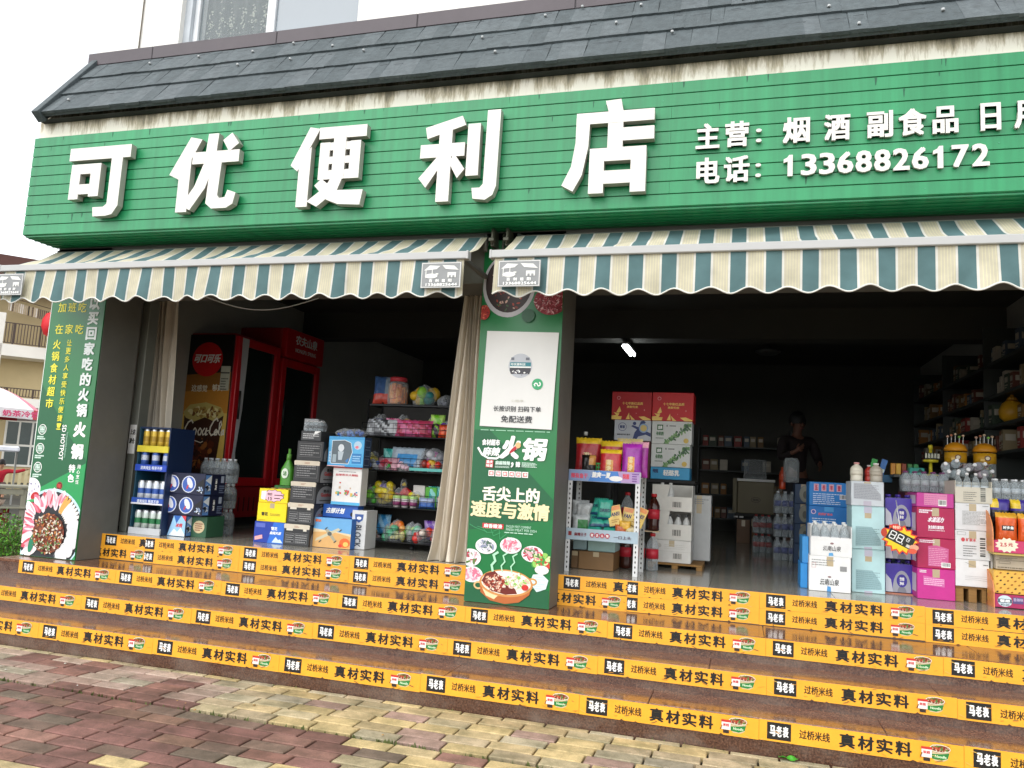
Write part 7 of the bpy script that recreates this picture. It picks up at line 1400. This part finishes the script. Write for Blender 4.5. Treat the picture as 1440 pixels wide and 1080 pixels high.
# stall with white canopy
stl = thing('street_stall', 'low street stall with a white canopy edge', 'stall', spot(22, -.6), AL); LOCAL.add(stl.name)
b = B(); b.box(-2.5, .55, -.8, .8, 1.34, 1.47, M('dfe2ea', .7), .03); b.build('canopy', stl, (0, 0, 0), local=True)
for x, y in ((-2.4, -.7), (.5, .7), (-2.4, .7)): b = B(); b.box(x-.02, x+.02, y-.02, y+.02, 0, 1.34, M('a8a8a4', .5)); b.build('post', stl, (0, 0, 0), local=True)
fe = thing('picket_fence', 'cream picket fence behind the stall', 'fence', spot(29, -1), AL); LOCAL.add(fe.name)
for i in range(16): b = B(); x = -1+i*.165; b.box(x, x+.09, 0, .03, 0, .78, M('d0c49a', .8, .08, 4)); b.build('picket', fe, (0, 0, 0), local=True)
b = B(); b.box(-1, 1.7, .031, .06, .62, .68, M('c0b48a', .8)); b.box(-1, 1.7, .031, .06, .15, .21, M('c0b48a', .8)); b.build('rail', fe, (0, 0, 0), local=True)
sit = dict(hip=(0, .06, .34), waist=(0, .02, .47), chest=(0, -.04, .68), neck=(.02, -.08, .84), chin=(.03, -.10, .90), head=(.03, -.09, .97), crown=(.03, -.07, 1.03), shl=(-.19, -.04, .77), ell=(-.30, -.16, .56), wrl=(-.12, -.30, .56), shr=(.19, -.05, .77), elr=(.42, -.12, .76), wrr=(.66, -.14, .84), thl=(-.10, .02, .34), knl=(-.14, -.38, .40), anl=(-.14, -.36, .06), tol=(-.14, -.48, .03), thr=(.10, .02, .34), knr=(.14, -.38, .40), anr=(.14, -.36, .06), tor=(.14, -.48, .03), look=(.3, -.95))
person(spot(27.5, -.48), AL, sit, 'person in a red jacket at the street stall reaching out one arm', 'b98a6c', 'c8283a', '5a4a44', '1a1614')
b = B(); c = Vector(spot(27.5, -.50)); b.lathe([(.16, 0), (.14, .24), (.17, .25), (0, .255)], M('6a4a3a', .6), 12, tuple(c)); b.build('low_stool', label='low brown stool under the seated person', cat='stool', loc=tuple(c))
tt = thing('stall_table', 'grey slatted street table with bowls and a blue box on it', 'table', spot(15, -.1), AL); LOCAL.add(tt.name); gm = M('8a8878', .8, .15, 5)
def tbx(nm, q, m=gm): b = B(); b.box(*q, m, .006); b.build(nm, tt, (0, 0, 0), local=True)
tbx('table_top', (-1.6, .25, -.3, .3, .78, .82)); tbx('lower_board', (-1.6, .25, -.3, .3, .46, .49)); tbx('apron', (-1.5, .2, -.28, -.25, .68, .77))
for x in (-1.5, -.35, .2): tbx('leg', (x-.035, x+.035, -.27, -.2, 0, .78)); tbx('leg', (x-.035, x+.035, .2, .27, 0, .78))
for i, s_ in enumerate((-.62, -.42, -.22)):
    p = spot(14.95, s_, .491); b = B(); b.lathe([(.03, 0), (.06, .03), (.085, .10), (.08, .105), (.05, .04), (0, .03)], M('d0b8a8', .5), 14, p); b.build('clay_bowl', label=f'pinkish bowl on the lower board of the street table, {nth(i, 3)}', cat='bowl', group='bowls on the street table', loc=p)
p = spot(14.9, -.45, .60); b = B(); b.box(-.28, .1, -.1, .1, 0, .10, card('1f7fa0'), .005); b.box(-.29, .11, -.11, .11, .101, .12, card('2a92b4'), .004); b.build('blue_box', label='blue lidded box on the street table', cat='box', loc=(p[0], p[1], .491+.11), rot=AL, local=True)
p = spot(15.3, -.55); b = B(); f = None
for i in range(12):
    for j in range(5): b.box(-.6+i*.09, -.51+i*.09, -.02, .0, .02+j*.085, .105+j*.085, M('a8242c' if (i+j) % 2 else 'd8c8b8', .8))
b.build('checked_cloth', label='red and cream checked cloth hung under the street table', cat='cloth', loc=p, rot=AL, local=True)
# shrub by the steps: many small leaves on fine stems
b = B(); r2 = random.Random(12); lm = [M(h_, .6, .15, 20) for h_ in ('4c8a1e', '3f7a1a', '5fa028', '2f5f16', '74b034')]
def shrub(cx, cy, w, h, nst, sd_):
    global r2
    r2 = random.Random(sd_); b = B(); stm_ = M('4a3a20', .8); lv = B()
    for i in range(nst):
        a, q = r2.uniform(0, 6.28), math.sqrt(r2.random())*w*.5; x, y = cx+q*math.cos(a), cy+q*math.sin(a); hh = h*r2.uniform(.72, 1.08)*(1-.25*(q/(w*.5))**2); lx, ly = r2.gauss(0, .05), r2.gauss(0, .05)
        b.tube([(cx+(x-cx)*.5, cy+(y-cy)*.5, 0), (x, y, hh*.5), (x+lx, y+ly, hh)], [.006, .004, .002], stm_, 4)
        for j in range(34):
            t = r2.uniform(.25, 1.02); px, py, pz = x+lx*t+r2.gauss(0, .022), y+ly*t+r2.gauss(0, .022), hh*t; d = Vector((r2.gauss(0, 1), r2.gauss(0, 1), r2.gauss(.5, .6))).normalized(); s_ = d.cross(Vector((r2.gauss(0, 1), r2.gauss(0, 1), r2.gauss(0, 1)))).normalized(); L, wd = r2.uniform(.018, .036), r2.uniform(.007, .013); p = Vector((px, py, pz))
            lv.poly([p, p+d*L*.5+s_*wd, p+d*L, p+d*L*.5-s_*wd], r2.choice(lm))
    return b, lv
for i, (cx, cy, w_, h_, lb) in enumerate(((-4.05, .75, .55, .74, 'small bright green shrub beside the corner pillar'), (-4.6, 1.35, .7, .70, 'wider green shrub further along the side wall'), (-4.25, .25, .5, .45, 'low green shrub in front of the others beside the steps'))):
    t = thing('green_shrub', lb, 'shrub', (cx, cy, 0), 0, 'green shrubs beside the steps'); s_, l_ = shrub(cx, cy, w_, h_, 75 if i < 2 else 45, 50+i); s_.build('stems', t); l_.build('foliage', t)
b = B(); b.grid(lambda u, v: (3.06+u*.095, -.862+v*.035, .006+.010*math.sin(u*7)*math.sin(v*4+1)+.008), 10, 5, foil('3f9a26'), True); b.build('green_wrapper', label='crumpled bright green wrapper lying against the lowest step', cat='litter', loc=(3.1, -.86, 0))
r2 = random.Random(77)
for i in range(26):
    x, y = r2.uniform(-2, 4.3), r2.choice((r2.uniform(-1.6, -.9), r2.uniform(-1.6, -1.2))); b = B(); s_ = r2.uniform(.004, .010); b.lathe([(0, -s_*.3), (s_, 0), (s_*.8, s_*.4), (0, s_*.6)], M(r2.choice(['b8b4a8', '8a6a3a', 'd8d4cc', 'a8824a']), .8), 7, (x, y, .006)); b.build('grit_speck', label='tiny pale pebble lying on the brick paving', cat='pebble', group='tiny pebbles on the paving', loc=(x, y, .006))
